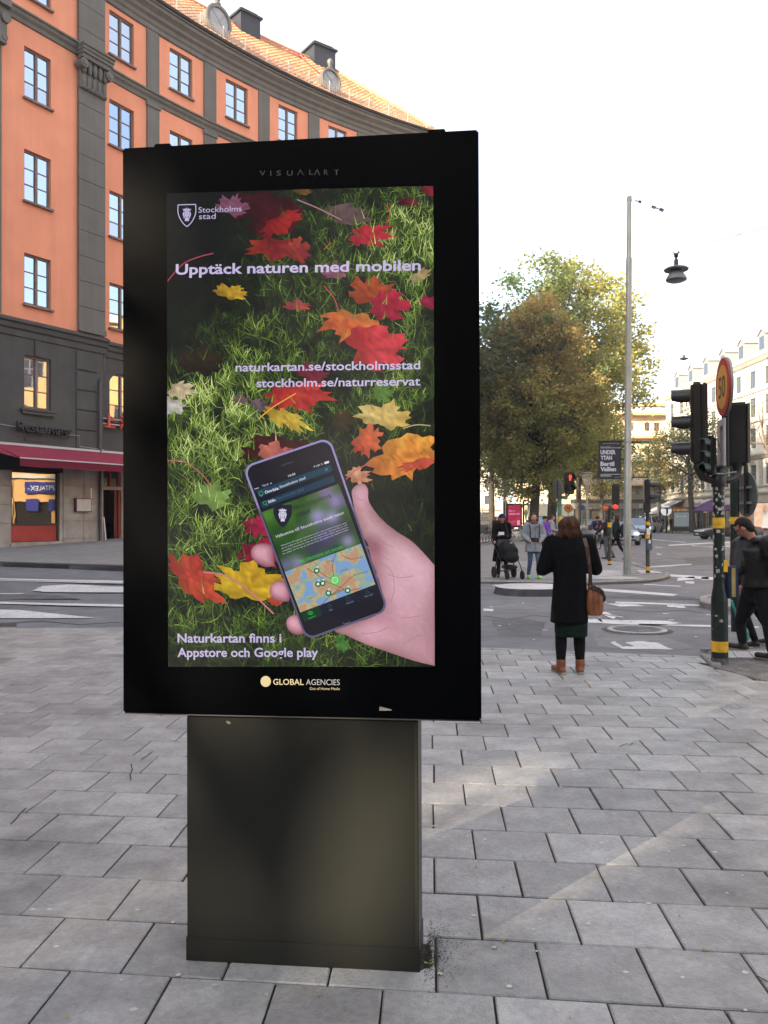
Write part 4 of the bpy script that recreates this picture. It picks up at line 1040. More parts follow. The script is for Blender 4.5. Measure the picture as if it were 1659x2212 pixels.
# backlit fashion poster on the right building
bp = empty('backlit_poster', RF(ss(1645), 1.5, 0)); tag(bp, 'bright backlit warm toned poster in the right building shopfront', 'poster')
fb(RF, ss(1634), ss(1634)+4.2, .55, 3.15, .05, .3).build('frame', m_framed, bp)
def rowcol(w_, h_, fn, O, R, U, mat_, parent, name, mirror=False):
    mb = MB(); R = V(R); U = V(U)
    cols = []; fs = []; vs = []
    for j in range(h_+1):
        for i in range(w_+1): vs.append(V(O)+R*(i/w_)+U*(j/h_))
    for j in range(h_):
        for i in range(w_): fs.append((j*(w_+1)+i, j*(w_+1)+i+1, (j+1)*(w_+1)+i+1, (j+1)*(w_+1)+i)); cols.append(fn((i+.5)/w_, (j+.5)/h_))
    mb.add(vs, fs, 0, cols); return mb.build(name, mat_, parent)
def vemit(name, k=1.0, rough=.3, spec=.3):
    m = bpy.data.materials.new(name); m.use_nodes = True; N = m.node_tree.nodes; L = m.node_tree.links; b = N['Principled BSDF']
    a = N.new('ShaderNodeAttribute'); a.attribute_name = 'Col'; L.new(a.outputs['Color'], b.inputs['Emission Color']); b.inputs['Emission Strength'].default_value = KE*k
    b.inputs['Base Color'].default_value = (.012, .012, .014, 1); b.inputs['Roughness'].default_value = rough; b.inputs['Specular IOR Level'].default_value = spec
    return m
def fash(x, y):
    n = NZ.noise(V((x*5, y*6, 3)))*.5+.5
    hair = math.exp(-((x-.6)/.12)**2-((y-.72)/.2)**2); face = math.exp(-((x-.62)/.06)**2-((y-.75)/.08)**2); body = 1 if abs(x-.6-.1*math.sin(y*4)) < .2 and y < .62 else 0
    c = [1.0*(.75+.4*n), .72*(.6+.5*n), .5*(.5+.6*n)]
    if body: c = [.95, .86, .76]
    c = [a_*(1-hair*.75) for a_ in c]; c = [a_*(1-face)+b_*face for a_, b_ in zip(c, (.8, .45, .33))]
    return tuple(c)
rowcol(22, 26, fash, RF(ss(1634)+.12, .65, .31), RF(3.96, 0, 0)-RF(0, 0, 0), (0, 0, 2.4), vemit('backlit_print', 1.0), bp, 'print')
# ---- yellow building closing the street
Ty, Ny = V((1, 0, 0)), V((0, -1, 0))
YB = 113.0; xl = 20
wy = []
for k in range(6):
    s = 2.0+k*3.6
    for z in (6.9, 10.2, 13.5): wy += [(s, s+.75, z, z+1.5), (s+1.35, s+2.1, z, z+1.5)]
YBo, YF = flat_building('apartment_building', 'sunlit yellow building with curved balconies closing the far street corner', (xl, YB, 0), Ty, Ny, 22.5, -.2, 17.3, 12, wy, [m_yell, m_framed], (lambda z: 0 if z > 3.7 else 1, [3.7]), mat('brown_shutter', (.16, .08, .04), .6))
for k, z in enumerate((6.15, 9.4, 12.7, 15.9)):
    b = MB(); n = 14
    for q in range(2):
        x0 = 8.5; L = 13.5
        o = lambda t: .4+1.1*math.sin(math.pi*t)
        vs = []; 
        for i in range(n+1):
            t = i/n; s = x0+L*t; vs += [YF(s, z, 0), YF(s, z, o(t)), YF(s, z+.25, o(t)), YF(s, z+.25, 0)]
        if q == 0: b.add(vs, [(i*4+j, (i+1)*4+j, (i+1)*4+j+1, i*4+j+1) for i in range(n) for j in range(3)])
    b.build('balcony', m_yell2, YBo)
    p = MB(); vs = []
    for i in range(n+1):
        t = i/n; s = x0+L*t; vs += [YF(s, z+.25, o(t)-.03), YF(s, z+1.0, o(t)-.03)]
    p.add(vs, [(i*2, (i+1)*2, (i+1)*2+1, i*2+1) for i in range(n)]); p.build('parapet', m_cream, YBo)
ry = MB(); ry.add([YF(-.4, 17.3, .5), YF(22.9, 17.3, .5), YF(22.9, 17.6, .5), YF(-.4, 17.6, .5), YF(-.4, 18.4, -6), YF(22.9, 18.4, -6)], [(0, 1, 2, 3), (3, 2, 5, 4)]); ry.build('roof', m_yell2, YBo)
fb(YF, 6, 22, 3.75, 4.3, .003, .25).build('fascia', mat('dark_fascia', (.05, .055, .05), .6), YBo)
fb(YF, 6, 22, 2.95, 3.75, .003, .35).build('shop_fascia', mat('taupe_fascia', (.2, .19, .165), .6), YBo)
def ys(u): return (u-829.5)/1750*YB-xl
es_ = empty('cafe_sign', YF(16, 3.2, .4)); tag(es_, 'white cafe lettering reading ESPRESSO HOUSE on the fascia behind the metro sign', 'sign')
text('ESPRESSO HOUSE', YF(ys(1380), 3.08, .37), (1, 0, 0), (0, 0, 1), m_white, es_, 'letters', width=ys(1448)-ys(1380), height=.5)
fb(YF, ys(1348), ys(1362), 3.1, 3.55, .36, .4).build('small_plate', m_white, es_)
bs = empty('wall_sign', YF(16, 5, .1)); tag(bs, 'grey green painted sign board with old style lettering above the cafe', 'sign')
fb(YF, ys(1362), ys(1444), 4.4, 6.6, .01, .06).build('board', mat('board_green', (.27, .28, .22), .7, var=.1), bs)
mt = mat('letter_brown', (.06, .035, .025), .6)
for t_, u0, u1, z in (('Bröd', 1364, 1384, 5.75), ('Palm', 1410, 1434, 5.75), ('B', 1374, 1380, 4.95), ('institut', 1414, 1443, 4.95)):
    text(t_, YF(ys(u0), z, .065), (1, 0, 0), (0, 0, 1), mt, bs, 'letters', width=ys(u1)-ys(u0), height=.5, bold=.02)
for k in range(7):
    f = MB(); s = 6.3+k*2.2; fb(YF, s, s+.12, 0, 2.9, -.0, .2, f); f.build('shop_post', mat('post_grey', (.2, .2, .18), .6), YBo)
    fb(YF, s+.5, s+1.3, .3, 2.6, .003, .05).build('shop_pane', mat('shop_glow', (.04, .035, .03), .3, emit=rgb(150, 120, 85), es=KE*.4) if k % 2 else m_farglass, YBo)
# ---- far cream block at the end of the avenue
wf = []
for k in range(16):
    for z in (4.6, 8, 11.4, 14.8): wf.append((1.5+k*3.4, 2.9+k*3.4, z, z+1.8))
FB_, FFf = flat_building('apartment_building', 'pale sunlit building seen between the tree trunks at the end of the avenue', (-32, 165, 0), V((1, 0, 0)), V((0, -1, 0)), 56, -.2, 19, 12, wf, [m_cream, m_creamd], (lambda z: 0 if z > 3.7 else 1, [3.7]), m_framed)
fb(FFf, 0, 56, 3.5, 3.9, .003, .4).build('ledge', m_creamd, FB_); fb(FFf, -.4, 56.4, 18.8, 19.3, -.5, .5).build('eaves', m_lead, FB_)
fb(FFf, 2, 54, .5, 3.0, .003, .05).build('shopfront', mat('shop_dark', (0, 0, 0)), FB_)
# ---- sunlit ochre building across the street, out of frame on the right (mirrored in the shop windows)
wo = []
for k in range(10):
    for z in (5.6, 9.0, 12.4, 15.8): wo.append((1.6+k*3.7, 3.1+k*3.7, z, z+1.9))
go = [(1.0+k*3.7, 3.6+k*3.7, .6, 3.1) for k in range(10)]
OP, OF_ = flat_building('apartment_building', 'sunlit ochre building with blue shop signs across the street on the right', (26, 47, 0), V((0, -1, 0)), V((-1, 0, 0)), 38.5, -.2, 17.5, 12, wo, [m_yell2, m_cream], (lambda z: 0 if z > 5.3 or z < 3.9 else 0, [4.2]), m_framew, ground_ops=go)
fb(OF_, 0, 38.5, 4.9, 5.15, .003, .25).build('ledge', m_cream, OP); fb(OF_, 0, 38.5, 17.2, 17.7, .003, .5).build('eaves', m_cream, OP)
for k in range(10):
    a = 1.0+k*3.7; fb(OF_, a, a+2.6, .6, 3.1, -.2, -.17).build('shop_pane', mat('shop_dark', (0, 0, 0)), OP)
    fb(OF_, a+2.75, a+3.45, .1, 4.8, .003, .12).build('pier', mat('pier_cream', (.66, .58, .36), .8), OP)
ks = empty('bank_sign', OF_(16, 4.4, .2)); tag(ks, 'blue shop fascia reading KAPITALEX on the ochre building', 'sign')
m_blue = mat('sign_blue', (.02, .03, .22), .5)
fb(OF_, 13.2, 17.7, 3.75, 4.6, .14, .3).build('board', m_blue, ks)
text('KAPITALEX-', OF_(15.05, 3.95, .31), (0, -1, 0), (0, 0, 1), m_white, ks, 'letters', width=2.4, height=.40)
d = MB(); d.lathe([(.3, 0), (.3, .02)], c=OF_(14.5, 4.17, .31), n=16, mx=MX(((0, 0, -1, 0), (0, 1, 0, 0), (1, 0, 0, 0), (0, 0, 0, 1)))); d.build('emblem', m_white, ks)
for (a, b) in ((16.7, 17.6), (13.3, 16.0)): fb(OF_, a, b, 2.4, 3.3, .0, .12).build('window_banner', m_blue, ks)
# ---- unseen blocks added behind the camera to shade the near pavement
wk = []
for k in range(20):
    for z in (4.6, 8, 11.4, 14.8): wk.append((1.5+k*3.4, 2.9+k*3.4, z, z+1.8))
KB, KF = flat_building('apartment_building', 'unseen grey block added behind the viewer to shade the near pavement', (26, -19, 0), V((-1, 0, 0)), V((0, 1, 0)), 48.1, -.2, 19.5, 14, [q for q in wk if q[1] < 48], [m_creamd, m_creamd], (lambda z: 0, []), m_framed)
flat_building('apartment_building', 'narrow unseen block added behind the viewer to edge the sunlit gap', (-26.5, -19, 0), V((-1, 0, 0)), V((0, 1, 0)), 9.5, -.2, 19.5, 2.5, [(1+k*2.7, 2.2+k*2.7, z, z+1.8) for k in range(3) for z in (4.6, 8, 11.4, 14.8)], [m_creamd, m_creamd], (lambda z: 0, []), m_framed)  # thin unseen blocker, narrowed so a strip of sun passes beside it
wt = [(1.5+k*3.4, 2.9+k*3.4, z, z+1.8) for k in range(9) for z in (4.6, 8, 11.4, 14.8, 18.2, 21.6, 25, 28.4)]
flat_building('apartment_building', 'taller unseen block added behind the viewer to shade the crossing', (-33, -21, 0), V((-1, 0, 0)), V((0, 1, 0)), 34, -.2, 34, 6, wt, [m_creamd, m_creamd], (lambda z: 0, []), m_framed)  # added out of view to keep mast and crossing in shade
# ================================================================ TREES
m_leaf = leafmat('leaves'); m_bark = mat('bark', (.045, .036, .028), .9, var=.35, scale=9, bump=1.0, bscale=30)
def tree(x, y, h, cr, palette, base_z=None, lean=(0, 0), nclump=130, nleaf=240, ls=.14, tr=.28, cb=.22, top=1.0, squash=1.0, seed=1, name='linden_tree', gaps=.0, shape=1.0, csz=.2):
    r = random.Random(seed); z0 = gz(x, y) if base_z is None else base_z
    root = empty(name, (x, y, z0))
    hc = h*(1-cb)/2; cz = h*cb+hc
    top_p = V((lean[0], lean[1], h*.8))
    tk = MB(); pts = [V((0, 0, -.1)), V((lean[0]*.1, lean[1]*.1, h*.08)), V((lean[0]*.45, lean[1]*.45, h*.3)), V((lean[0]*.8+.1, lean[1]*.8, h*.55)), V((lean[0], lean[1], h*.82))]
    tk.tube(pts, [tr*1.35, tr, tr*.8, tr*.45, tr*.12], 10)
    clumps = []
    tries = 0
    while len(clumps) < nclump and tries < 9000:
        tries += 1
        d = V((r.gauss(0, 1), r.gauss(0, 1), r.gauss(0, 1))).normalized(); q = r.random()**.42
        zz = d.z*q
        rad_ = cr*(1-.35*max(0, zz)**1.5*shape)*(1-.12*max(0, -zz))
        p = V((lean[0]*.75+d.x*q*rad_, lean[1]*.75+d.y*q*rad_, cz+zz*hc))
        nz = NZ.noise(V((p.x*.35+seed*3.1, p.y*.35, p.z*.3)))
        if q > .72 and nz < -.08+gaps: continue
        if nz < -.32+gaps: continue
        clumps.append((p, q))
    for k, (p, q) in enumerate(clumps):
        if k % 3 == 0:
            t = r.uniform(.25, .75)*min(1, (p.z/h)); a = pts[2]+(pts[4]-pts[2])*max(0, min(1, (p.z*.75-h*.3)/(h*.5)))
            mid = a+(p-a)*.5+V((r.uniform(-.3, .3), r.uniform(-.3, .3), r.uniform(-.1, .5)))
            tk.tube([a, mid, p], [tr*.28, tr*.14, .02], 5, cap=False)
    tk.build('trunk', m_bark, root, True, smooth=60)
    vs = []; fs = []; cols = []
    for p, q in clumps:
        cs = csz*cr*r.uniform(.7, 1.25); pal = palette(p, r, h, cr)
        for _ in range(int(nleaf*r.uniform(.6, 1.2))):
            d = V((r.gauss(0, 1), r.gauss(0, 1), r.gauss(0, .75)))*cs*.62
            c = p+d; s_ = ls*r.uniform(.6, 1.25)
            a1 = V((r.gauss(0, 1), r.gauss(0, 1), r.gauss(0, .6))).normalized(); a2 = a1.cross(V((r.gauss(0, 1), r.gauss(0, 1), r.gauss(0, 1)))).normalized()
            i = len(vs); vs += [c-a1*s_*.5, c+a2*s_*.33, c+a1*s_*.55, c-a2*s_*.33]; fs.append((i, i+1, i+2, i+3))
            j = r.uniform(.7, 1.3); cols.append((pal[0]*j, pal[1]*j*r.uniform(.9, 1.1), pal[2]*j))
    m = MB(); m.v = vs; m.f = fs; m.m = [0]*len(fs); m.c = cols; m.hc = True
    m.build('crown', m_leaf, root, True)
    return root
def pal_brown(p, r, h, cr):
    t = p.z/h; x = p.x/cr
    brown = (.35, .235, .07); olive = (.19, .205, .055); green = (.10, .14, .035)
    k = max(0, min(1, (t-.45)*1.6+.25*x+r.uniform(-.25, .25)))
    a = [o_*(1-k)+b_*k for o_, b_ in zip(olive, brown)]
    if r.random() < .12: a = green
    return a
def pal_green(p, r, h, cr):
    x = p.x/cr; k = max(0, min(1, .35+.8*x+r.uniform(-.2, .25)))
    g = (.07, .13, .04); yl = (.36, .33, .07)
    return [a_*(1-k)+b_*k for a_, b_ in zip(g, yl)]
def pal_dark(p, r, h, cr): return r.choice([(.06, .08, .028), (.09, .09, .03), (.16, .12, .03), (.055, .075, .03)])
def pal_mix(p, r, h, cr): return r.choice([(.075, .10, .03), (.12, .125, .03), (.2, .16, .03)])
XT = lambda u, Y: (u-829.5)/1750*Y
t = tree(XT(1150, 56), 56, 17.3, 4.6, pal_brown, lean=(.8, 0), nclump=520, nleaf=115, ls=.22, tr=.34, cb=.14, seed=11, shape=1.1, csz=.125, gaps=.09); tag(t, 'big rusty brown autumn tree with thick leaning trunk beside the red poster stand', 'tree')
t = tree(XT(1190, 64), 64, 22.6, 7.8, pal_green, lean=(.6, 0), nclump=560, nleaf=120, ls=.30, tr=.36, cb=.2, seed=23, shape=1.0, csz=.11, gaps=.04); tag(t, 'tallest green and yellow tree rising behind the rusty brown tree', 'tree')
tr_specs = [(1020, 58, 17, 6.0, 31, 'dark green tree partly hidden behind the black kiosk'), (1062, 76, 17, 5.5, 32, 'dark green avenue tree behind the stroller'), (1092, 94, 17, 5.5, 33, 'avenue tree directly behind the red poster stand'), (1250, 80, 15, 5.2, 34, 'bushy tree behind the clear glass park lantern'), (1300, 104, 14, 5.5, 35, 'far tree left of the tall lamp mast'), (1215, 115, 17, 6, 36, 'distant tree between the trunk pair and the red pedestrian light')]
for (u, Y, h, cr, sdd, lb) in tr_specs:
    t = tree(XT(u, Y), Y, h, cr, pal_dark if sdd < 34 else pal_mix, nclump=110, nleaf=110, ls=.32, tr=.3, cb=.26, seed=sdd); tag(t, lb, 'tree', 'trees lining the avenue')
t = tree(XT(1497, 86), 86, 14.5, 4.6, pal_mix, nclump=80, nleaf=90, ls=.26, tr=.32, cb=.3, seed=41, gaps=.07, lean=(-.6, 0)); tag(t, 'slim green street tree standing beside the bus shelter', 'tree')
t = tree(XT(1548, 98), 98, 13.2, 2.6, pal_mix, nclump=40, nleaf=80, ls=.28, tr=.2, cb=.5, seed=42); tag(t, 'small round green crown showing behind the speed limit sign', 'tree')
t = tree(XT(1425, 98), 98, 12.0, 3.2, pal_mix, nclump=40, nleaf=80, ls=.28, tr=.2, cb=.35, seed=43, gaps=.05); tag(t, 'light green tree in front of the yellow balconies', 'tree')
flat_building('apartment_building', 'low unseen block added in the gap behind the viewer to stop low sun', (-22.15, -19.6, 0), V((-1, 0, 0)), V((0, 1, 0)), 4.3, -.2, 11.1, 1.8, [(.6, 1.7, 4.6, 6.4), (2.5, 3.6, 4.6, 6.4), (.6, 1.7, 8, 9.8), (2.5, 3.6, 8, 9.8)], [m_creamd, m_creamd], (lambda z: 0, []), m_framed)  # unseen infill added to keep sun off the ground before the kiosk
t = tree(-19.9, -16.2, 18.5, 5.2, pal_mix, nclump=170, nleaf=44, ls=.3, tr=.22, cb=.24, seed=51, gaps=.0, shape=.6, csz=.13); tag(t, 'sparse unseen tree added behind the viewer to dapple the sunlight', 'tree')  # crown added out of view to break the sun strip into dapples
# bare tree at the right edge
bt = empty('bare_tree', (XT(1690, 46), 46, 0)); tag(bt, 'leafless tree reaching in from the right edge above the man', 'tree')
b = MB(); r = random.Random(8)
def branch(p, d, L, rd, n):
    pts = [p]; q = p.copy()
    for k in range(4): d = (d+V((r.gauss(0, .12), r.gauss(0, .12), r.gauss(0, .1)+.03))).normalized(); q = q+d*L/4; pts.append(q.copy())
    b.tube(pts, [rd*(1-.17*k) for k in range(5)], 6, cap=False)
    if n > 0:
        for k in range(3): 
            nd = (d+V((r.gauss(0, .6), r.gauss(0, .6), r.gauss(.1, .5)))).normalized(); branch(pts[1+k], nd, L*.68, rd*.5, n-1)
b.tube([V((0, 0, -.1)), V((-.1, 0, 2.2)), V((-.3, 0, 4))], [.22, .17, .13], 8)
branch(V((-.3, 0, 4)), V((-.35, 0, 1)).normalized(), 4.0, .11, 4); branch(V((-.2, 0, 3.4)), V((.5, .2, 1)).normalized(), 3.5, .1, 3)
b.build('trunk', mat('pale_bark', (.12, .085, .055), .9, var=.2), bt, True, smooth=60)
# ================================================================ KIOSK (digital street display)
kn = -ky
def Kp(u, v, off=0.0):
    d = ray(u, v); o = kb0+kn*off; t = (o-C0).dot(kn)/d.dot(kn); return C0+d*t
def Kc(u, v, off=0.0):
    p = Kp(u, v, off); return ((p-kb0).dot(kx), p.z)
HF = .03                                  # head front stands proud of the pillar
hc = [Kc(264, 310, HF), Kc(1033, 288, HF), Kc(1041, 1552, HF), Kc(265, 1545, HF)]
print('head corners', [(round(a, 3), round(z, 3)) for a, z in hc], 'pillar w', round(KW, 3))
HA0, HA1 = (hc[0][0]+hc[3][0])/2, (hc[1][0]+hc[2][0])/2; HZ0, HZ1 = (hc[2][1]+hc[3][1])/2, (hc[0][1]+hc[1][1])/2
KI = empty('display_kiosk', kb0+kx*KW/2+ky*.1); tag(KI, 'tall black digital advertising kiosk on a dark pillar showing an autumn leaf poster', 'display kiosk')
def kpt(a, z, o): return kb0+kx*a+kn*o+V((0, 0, z))
def kbox(a0, a1, z0, z1, o0, o1, mb=None):
    mb = mb or MB(); z0 -= kb0.z; z1 -= kb0.z
    mb.obox(kpt((a0+a1)/2, (z0+z1)/2, (o0+o1)/2), kx*((a1-a0)/2), kn*((o1-o0)/2), V((0, 0, (z1-z0)/2))); return mb
m_case = mat('kiosk_black', (.001, .0013, .002), .25, var=.15, scale=4, spec=.12)
m_pillar = mat('pillar_dark_olive', (.021, .022, .018), .42, metal=.25, var=.12, scale=2, bump=.05, bscale=200, spec=.5)
kbox(0, KW, -.02, HZ0-.012, -.22, 0).build('pillar', m_pillar, KI, bevel=.004)
kbox(.005, KW-.005, HZ0-.014, HZ0+.01, -.2, .002).build('pillar_collar', mat('shadow_gap', (.004, .004, .004), .6), KI)
kbox(-.003, KW+.004, .0, .102, -.224, .0035).build('skirt', m_pillar, KI, bevel=.003)
kbox(KW-.012, KW-.002, .11, HZ0-.02, .0015, .005).build('edge_strip', mat('edge_olive', (.05, .048, .038), .35, metal=.4), KI)
sc = [Kc(360, 418, HF), Kc(936, 402, HF), Kc(940, 1440, HF), Kc(364, 1440, HF)]
print('screen', [(round(a, 3), round(z, 3)) for a, z in sc])
# case front with a shallow recess edge
kbox(HA0, HA1, HZ0, HZ1, -.17, HF).build('case', m_case, KI, bevel=.006)
for (u0, u1, vt) in ((335, 370, 299), (925, 962, 282)):
    a0, _ = Kc(u0, 300, 0); a1, _ = Kc(u1, 290, 0); kbox(a0, a1, HZ1, HZ1+.018, -.07, .01).build('lifting_lug', m_case, KI, bevel=.003)
kbox(HA0+.003, HA1-.003, HZ0-.006, HZ0-.001, -.16, HF-.01).build('lower_trim', mat('trim_grey', (.12, .12, .12), .4), KI)
# ---- screen picture, laid out on the screen's own plane
SC0 = HF+.0012
def SP(u, v, d=0): 
    p = Kp(u, v, HF); return p+kn*(.0012+d)
m_pic = vemit('screen_picture', .94, rough=.12, spec=.25)
US0, US1, VS0, VS1 = 360, 940, 402, 1441
def vtop(u): return 418-(u-360)/576*16
def inside(u, v): return 361+(v-418)*.0039 <= u <= 936+(v-402)*.0038 and vtop(u) <= v <= 1440
def clampuv(u, v):
    v = max(vtop(u), min(1440, v)); u0 = 360+(v-418)*.0039; u1 = 936+(v-402)*.0038
    return max(u0, min(u1, u)), v
def fb3(u, v, s, z=0): return NZ.fractal(V((u/s, v/s, z)), 1.0, 2.0, 4)
def gbright(u, v):
    g = lambda a, b, sa, sb: math.exp(-((u-a)/sa)**2-((v-b)/sb)**2)
    x = .15+.55*g(880, 500, 110, 90)+.28*g(700, 600, 190, 170)+.55*g(440, 1010, 110, 190)+.50*g(470, 880, 110, 80)+.4*g(880, 620, 60, 220)+.35*g(600, 920, 160, 60)
    x += .25*g(560, 760, 160, 90)+.35*g(860, 860, 80, 60)+.25*g(440, 1330, 140, 80)+.3*g(700, 1400, 200, 50)+.25*g(460, 1170, 90, 70)
    x -= .25*g(400, 520, 120, 160)+.2*g(430, 780, 70, 60)
    return max(.02, x*(.75+.9*fb3(u, v, 38)))
def gcol(b, r):
    b = max(0, min(1, b)); st = [(.0, (18, 20, 20)), (.2, (46, 60, 32)), (.45, (96, 124, 48)), (.7, (146, 172, 74)), (1.0, (205, 218, 140))]
    for (t0, c0), (t1, c1) in zip(st[:-1], st[1:]):
        if b <= t1:
            k = (b-t0)/(t1-t0); c = [x+(y-x)*k for x, y in zip(c0, c1)]; break
    return rgb(*[max(0, min(255, x*r)) for x in c])
rr = random.Random(12)
# base
pb = MB(); nx_, ny_ = 58, 104; vs = []; cl_ = []
for j in range(ny_+1):
    for i in range(nx_+1):
        u = US0+(US1-US0)*i/nx_; v = VS0+(VS1-VS0)*j/ny_; u, v = clampuv(u, v); vs.append(SP(u, v, 0))
        cl_.append(gcol(gbright(u, v)*.38*(.6+.8*abs(fb3(u, v, 14, 5))), 1))
fs = []; cc = []
for j in range(ny_):
    for i in range(nx_):
        q = [j*(nx_+1)+i, (j+1)*(nx_+1)+i, (j+1)*(nx_+1)+i+1, j*(nx_+1)+i+1]; fs.append(q); cc.append([cl_[k] for k in q])
pb.add(vs, fs, 0, cc)
screen = pb.build('screen', m_pic, KI)
# grass blades of the pictured lawn
gb_ = MB(); vs = []; fs = []; cc = []
for k in range(15000):
    u = rr.uniform(US0, US1); v = rr.uniform(VS0, VS1+30); b = gbright(u, min(v, 1440))
    if rr.random() > .35+b*1.2: continue
    sc_ = .6+.55*(v-400)/1040
    L = rr.uniform(14, 46)*sc_; w_ = rr.uniform(1.1, 2.6)*sc_; a = rr.gauss(-math.pi/2+rr.choice([-.25, .2]), .55); bend = rr.gauss(0, .5)
    if rr.random() < .12: a = rr.uniform(0, 6.28); L *= 1.3
    pts = [(u, v)]; 
    for s_ in range(3): pts.append((pts[-1][0]+math.cos(a+bend*s_/2)*L/3, pts[-1][1]+math.sin(a+bend*s_/2)*L/3))
    if not all(inside(*p) for p in pts): 
        pts = [clampuv(*p) for p in pts]
    zz = rr.uniform(.0002, .0011); i0 = len(vs); wd = [w_, w_*.9, w_*.6, .15]
    nx2, ny2 = -math.sin(a+bend/2), math.cos(a+bend/2)
    for (x, y), ww in zip(pts, wd):
        vs.append(SP(*clampuv(x-nx2*ww/2, y-ny2*ww/2), zz)); vs.append(SP(*clampuv(x+nx2*ww/2, y+ny2*ww/2), zz))
    bb = b*rr.uniform(.6, 1.4)+rr.uniform(-.03, .08); tint = rr.uniform(.85, 1.15)
    if rr.random() < .03: bb += .3
    for s_ in range(3):
        fs.append((i0+s_*2, i0+s_*2+2, i0+s_*2+3, i0+s_*2+1)); c0 = gcol(bb*(.6+.22*s_), tint); c1 = gcol(bb*(.6+.22*(s_+1)), tint); cc.append([c0, c1, c1, c0])
gb_.add(vs, fs, 0, cc)
tag(gb_.build('pictured_grass', m_pic, screen), kind='stuff')
def cell_fill(mb, poly, d, colfn, step=8):
    """fill a picture outline with small cells so that its colour can vary"""
    poly = [clampuv(*p) for p in poly]
    x0, x1 = min(p[0] for p in poly), max(p[0] for p in poly); y0, y1 = min(p[1] for p in poly), max(p[1] for p in poly)
    def clip(pl, ax, val, keep):
        out = []
        for i in range(len(pl)):
            p, q = pl[i], pl[(i+1) % len(pl)]; dp = (p[ax]-val)*keep; dq = (q[ax]-val)*keep
            if dp >= 0: out.append(p)
            if dp*dq < 0: t = dp/(dp-dq); out.append((p[0]+(q[0]-p[0])*t, p[1]+(q[1]-p[1])*t))
        return out
    x = math.floor(x0/step)*step
    while x < x1:
        col = clip(clip(poly, 0, x, 1), 0, x+step, -1)
        if len(col) >= 3:
            y = math.floor(y0/step)*step
            while y < y1:
                c = clip(clip(col, 1, y, 1), 1, y+step, -1)
                if len(c) >= 3:
                    A = sum(c[k][0]*c[(k+1) % len(c)][1]-c[(k+1) % len(c)][0]*c[k][1] for k in range(len(c)))
                    if abs(A) > .05:
                        if A > 0: c = c[::-1]
                        mb.add([SP(px, py, d) for px, py in c], [tuple(range(len(c)))], 0, [[colfn(px, py) for px, py in c]])
                y += step
        x += step
MAPLE = [(90, 1.0), (82, .78), (71, .82), (66, .64), (54, .60), (50, .86), (41, .98), (34, .80), (22, .86), (17, .64), (6, .64), (2, .80), (-12, .74), (-18, .58), (-35, .54), (-46, .56), (-62, .40), (-84, .26)]
MAPLE = MAPLE+[(180-a, r_) for a, r_ in reversed(MAPLE[1:])]
def leaf(u, v, R, rot, sq, c1, c2, seed=0, lay=.0014, sqa=None):
    r = random.Random(seed*7+3); pts = []
    for a, q in MAPLE:
        a2 = rad(a+r.uniform(-4, 4)); q2 = q*R*r.uniform(.85, 1.12); x, y = q2*math.cos(a2), -q2*math.sin(a2)
        c, s_ = math.cos(rad(rot)), math.sin(rad(rot)); x, y = x*c-y*s_, x*s_+y*c
        ang = rad(sqa if sqa is not None else 90); ca_, sa_ = math.cos(ang), math.sin(ang)
        dd_ = x*ca_+y*sa_; x -= dd_*ca_*(1-sq); y -= dd_*sa_*(1-sq)
        pts.append((u+x, v+y))
    g1 = sum(c1)/3; g2 = sum(c2)/3; c1 = [g1+(x-g1)*.88 for x in c1]; c2 = [g2+(x-g2)*.88 for x in c2]
    def cf(px, py):
        x, y = (px-u)/R, (py-v)/R; n = fb3(px, py, 40, seed)*.55+.55*x*math.cos(seed)+.4*y*math.sin(seed)
        k = max(0, min(1, .5+n)); sh = .92+.16*fb3(px, py, 10, seed+9)
        ang = math.degrees(math.atan2(-(y), x))+rot; vein = min(abs(((ang-q+180) % 360)-180) for q in (90, 45, 135, 5, 175))
        if vein < 3.2: sh *= 1.1
        elif vein > 16: sh *= .88
        sh *= max(.55, 1-.25*max(0, y-.2)-.15*max(0, -x))
        return rgb(*[max(0, min(255, (a_+(b_-a_)*k)*sh)) for a_, b_ in zip(c1, c2)])
    cell_fill(lf, pts, lay+seed*.00003, cf, 7)
lf = MB()
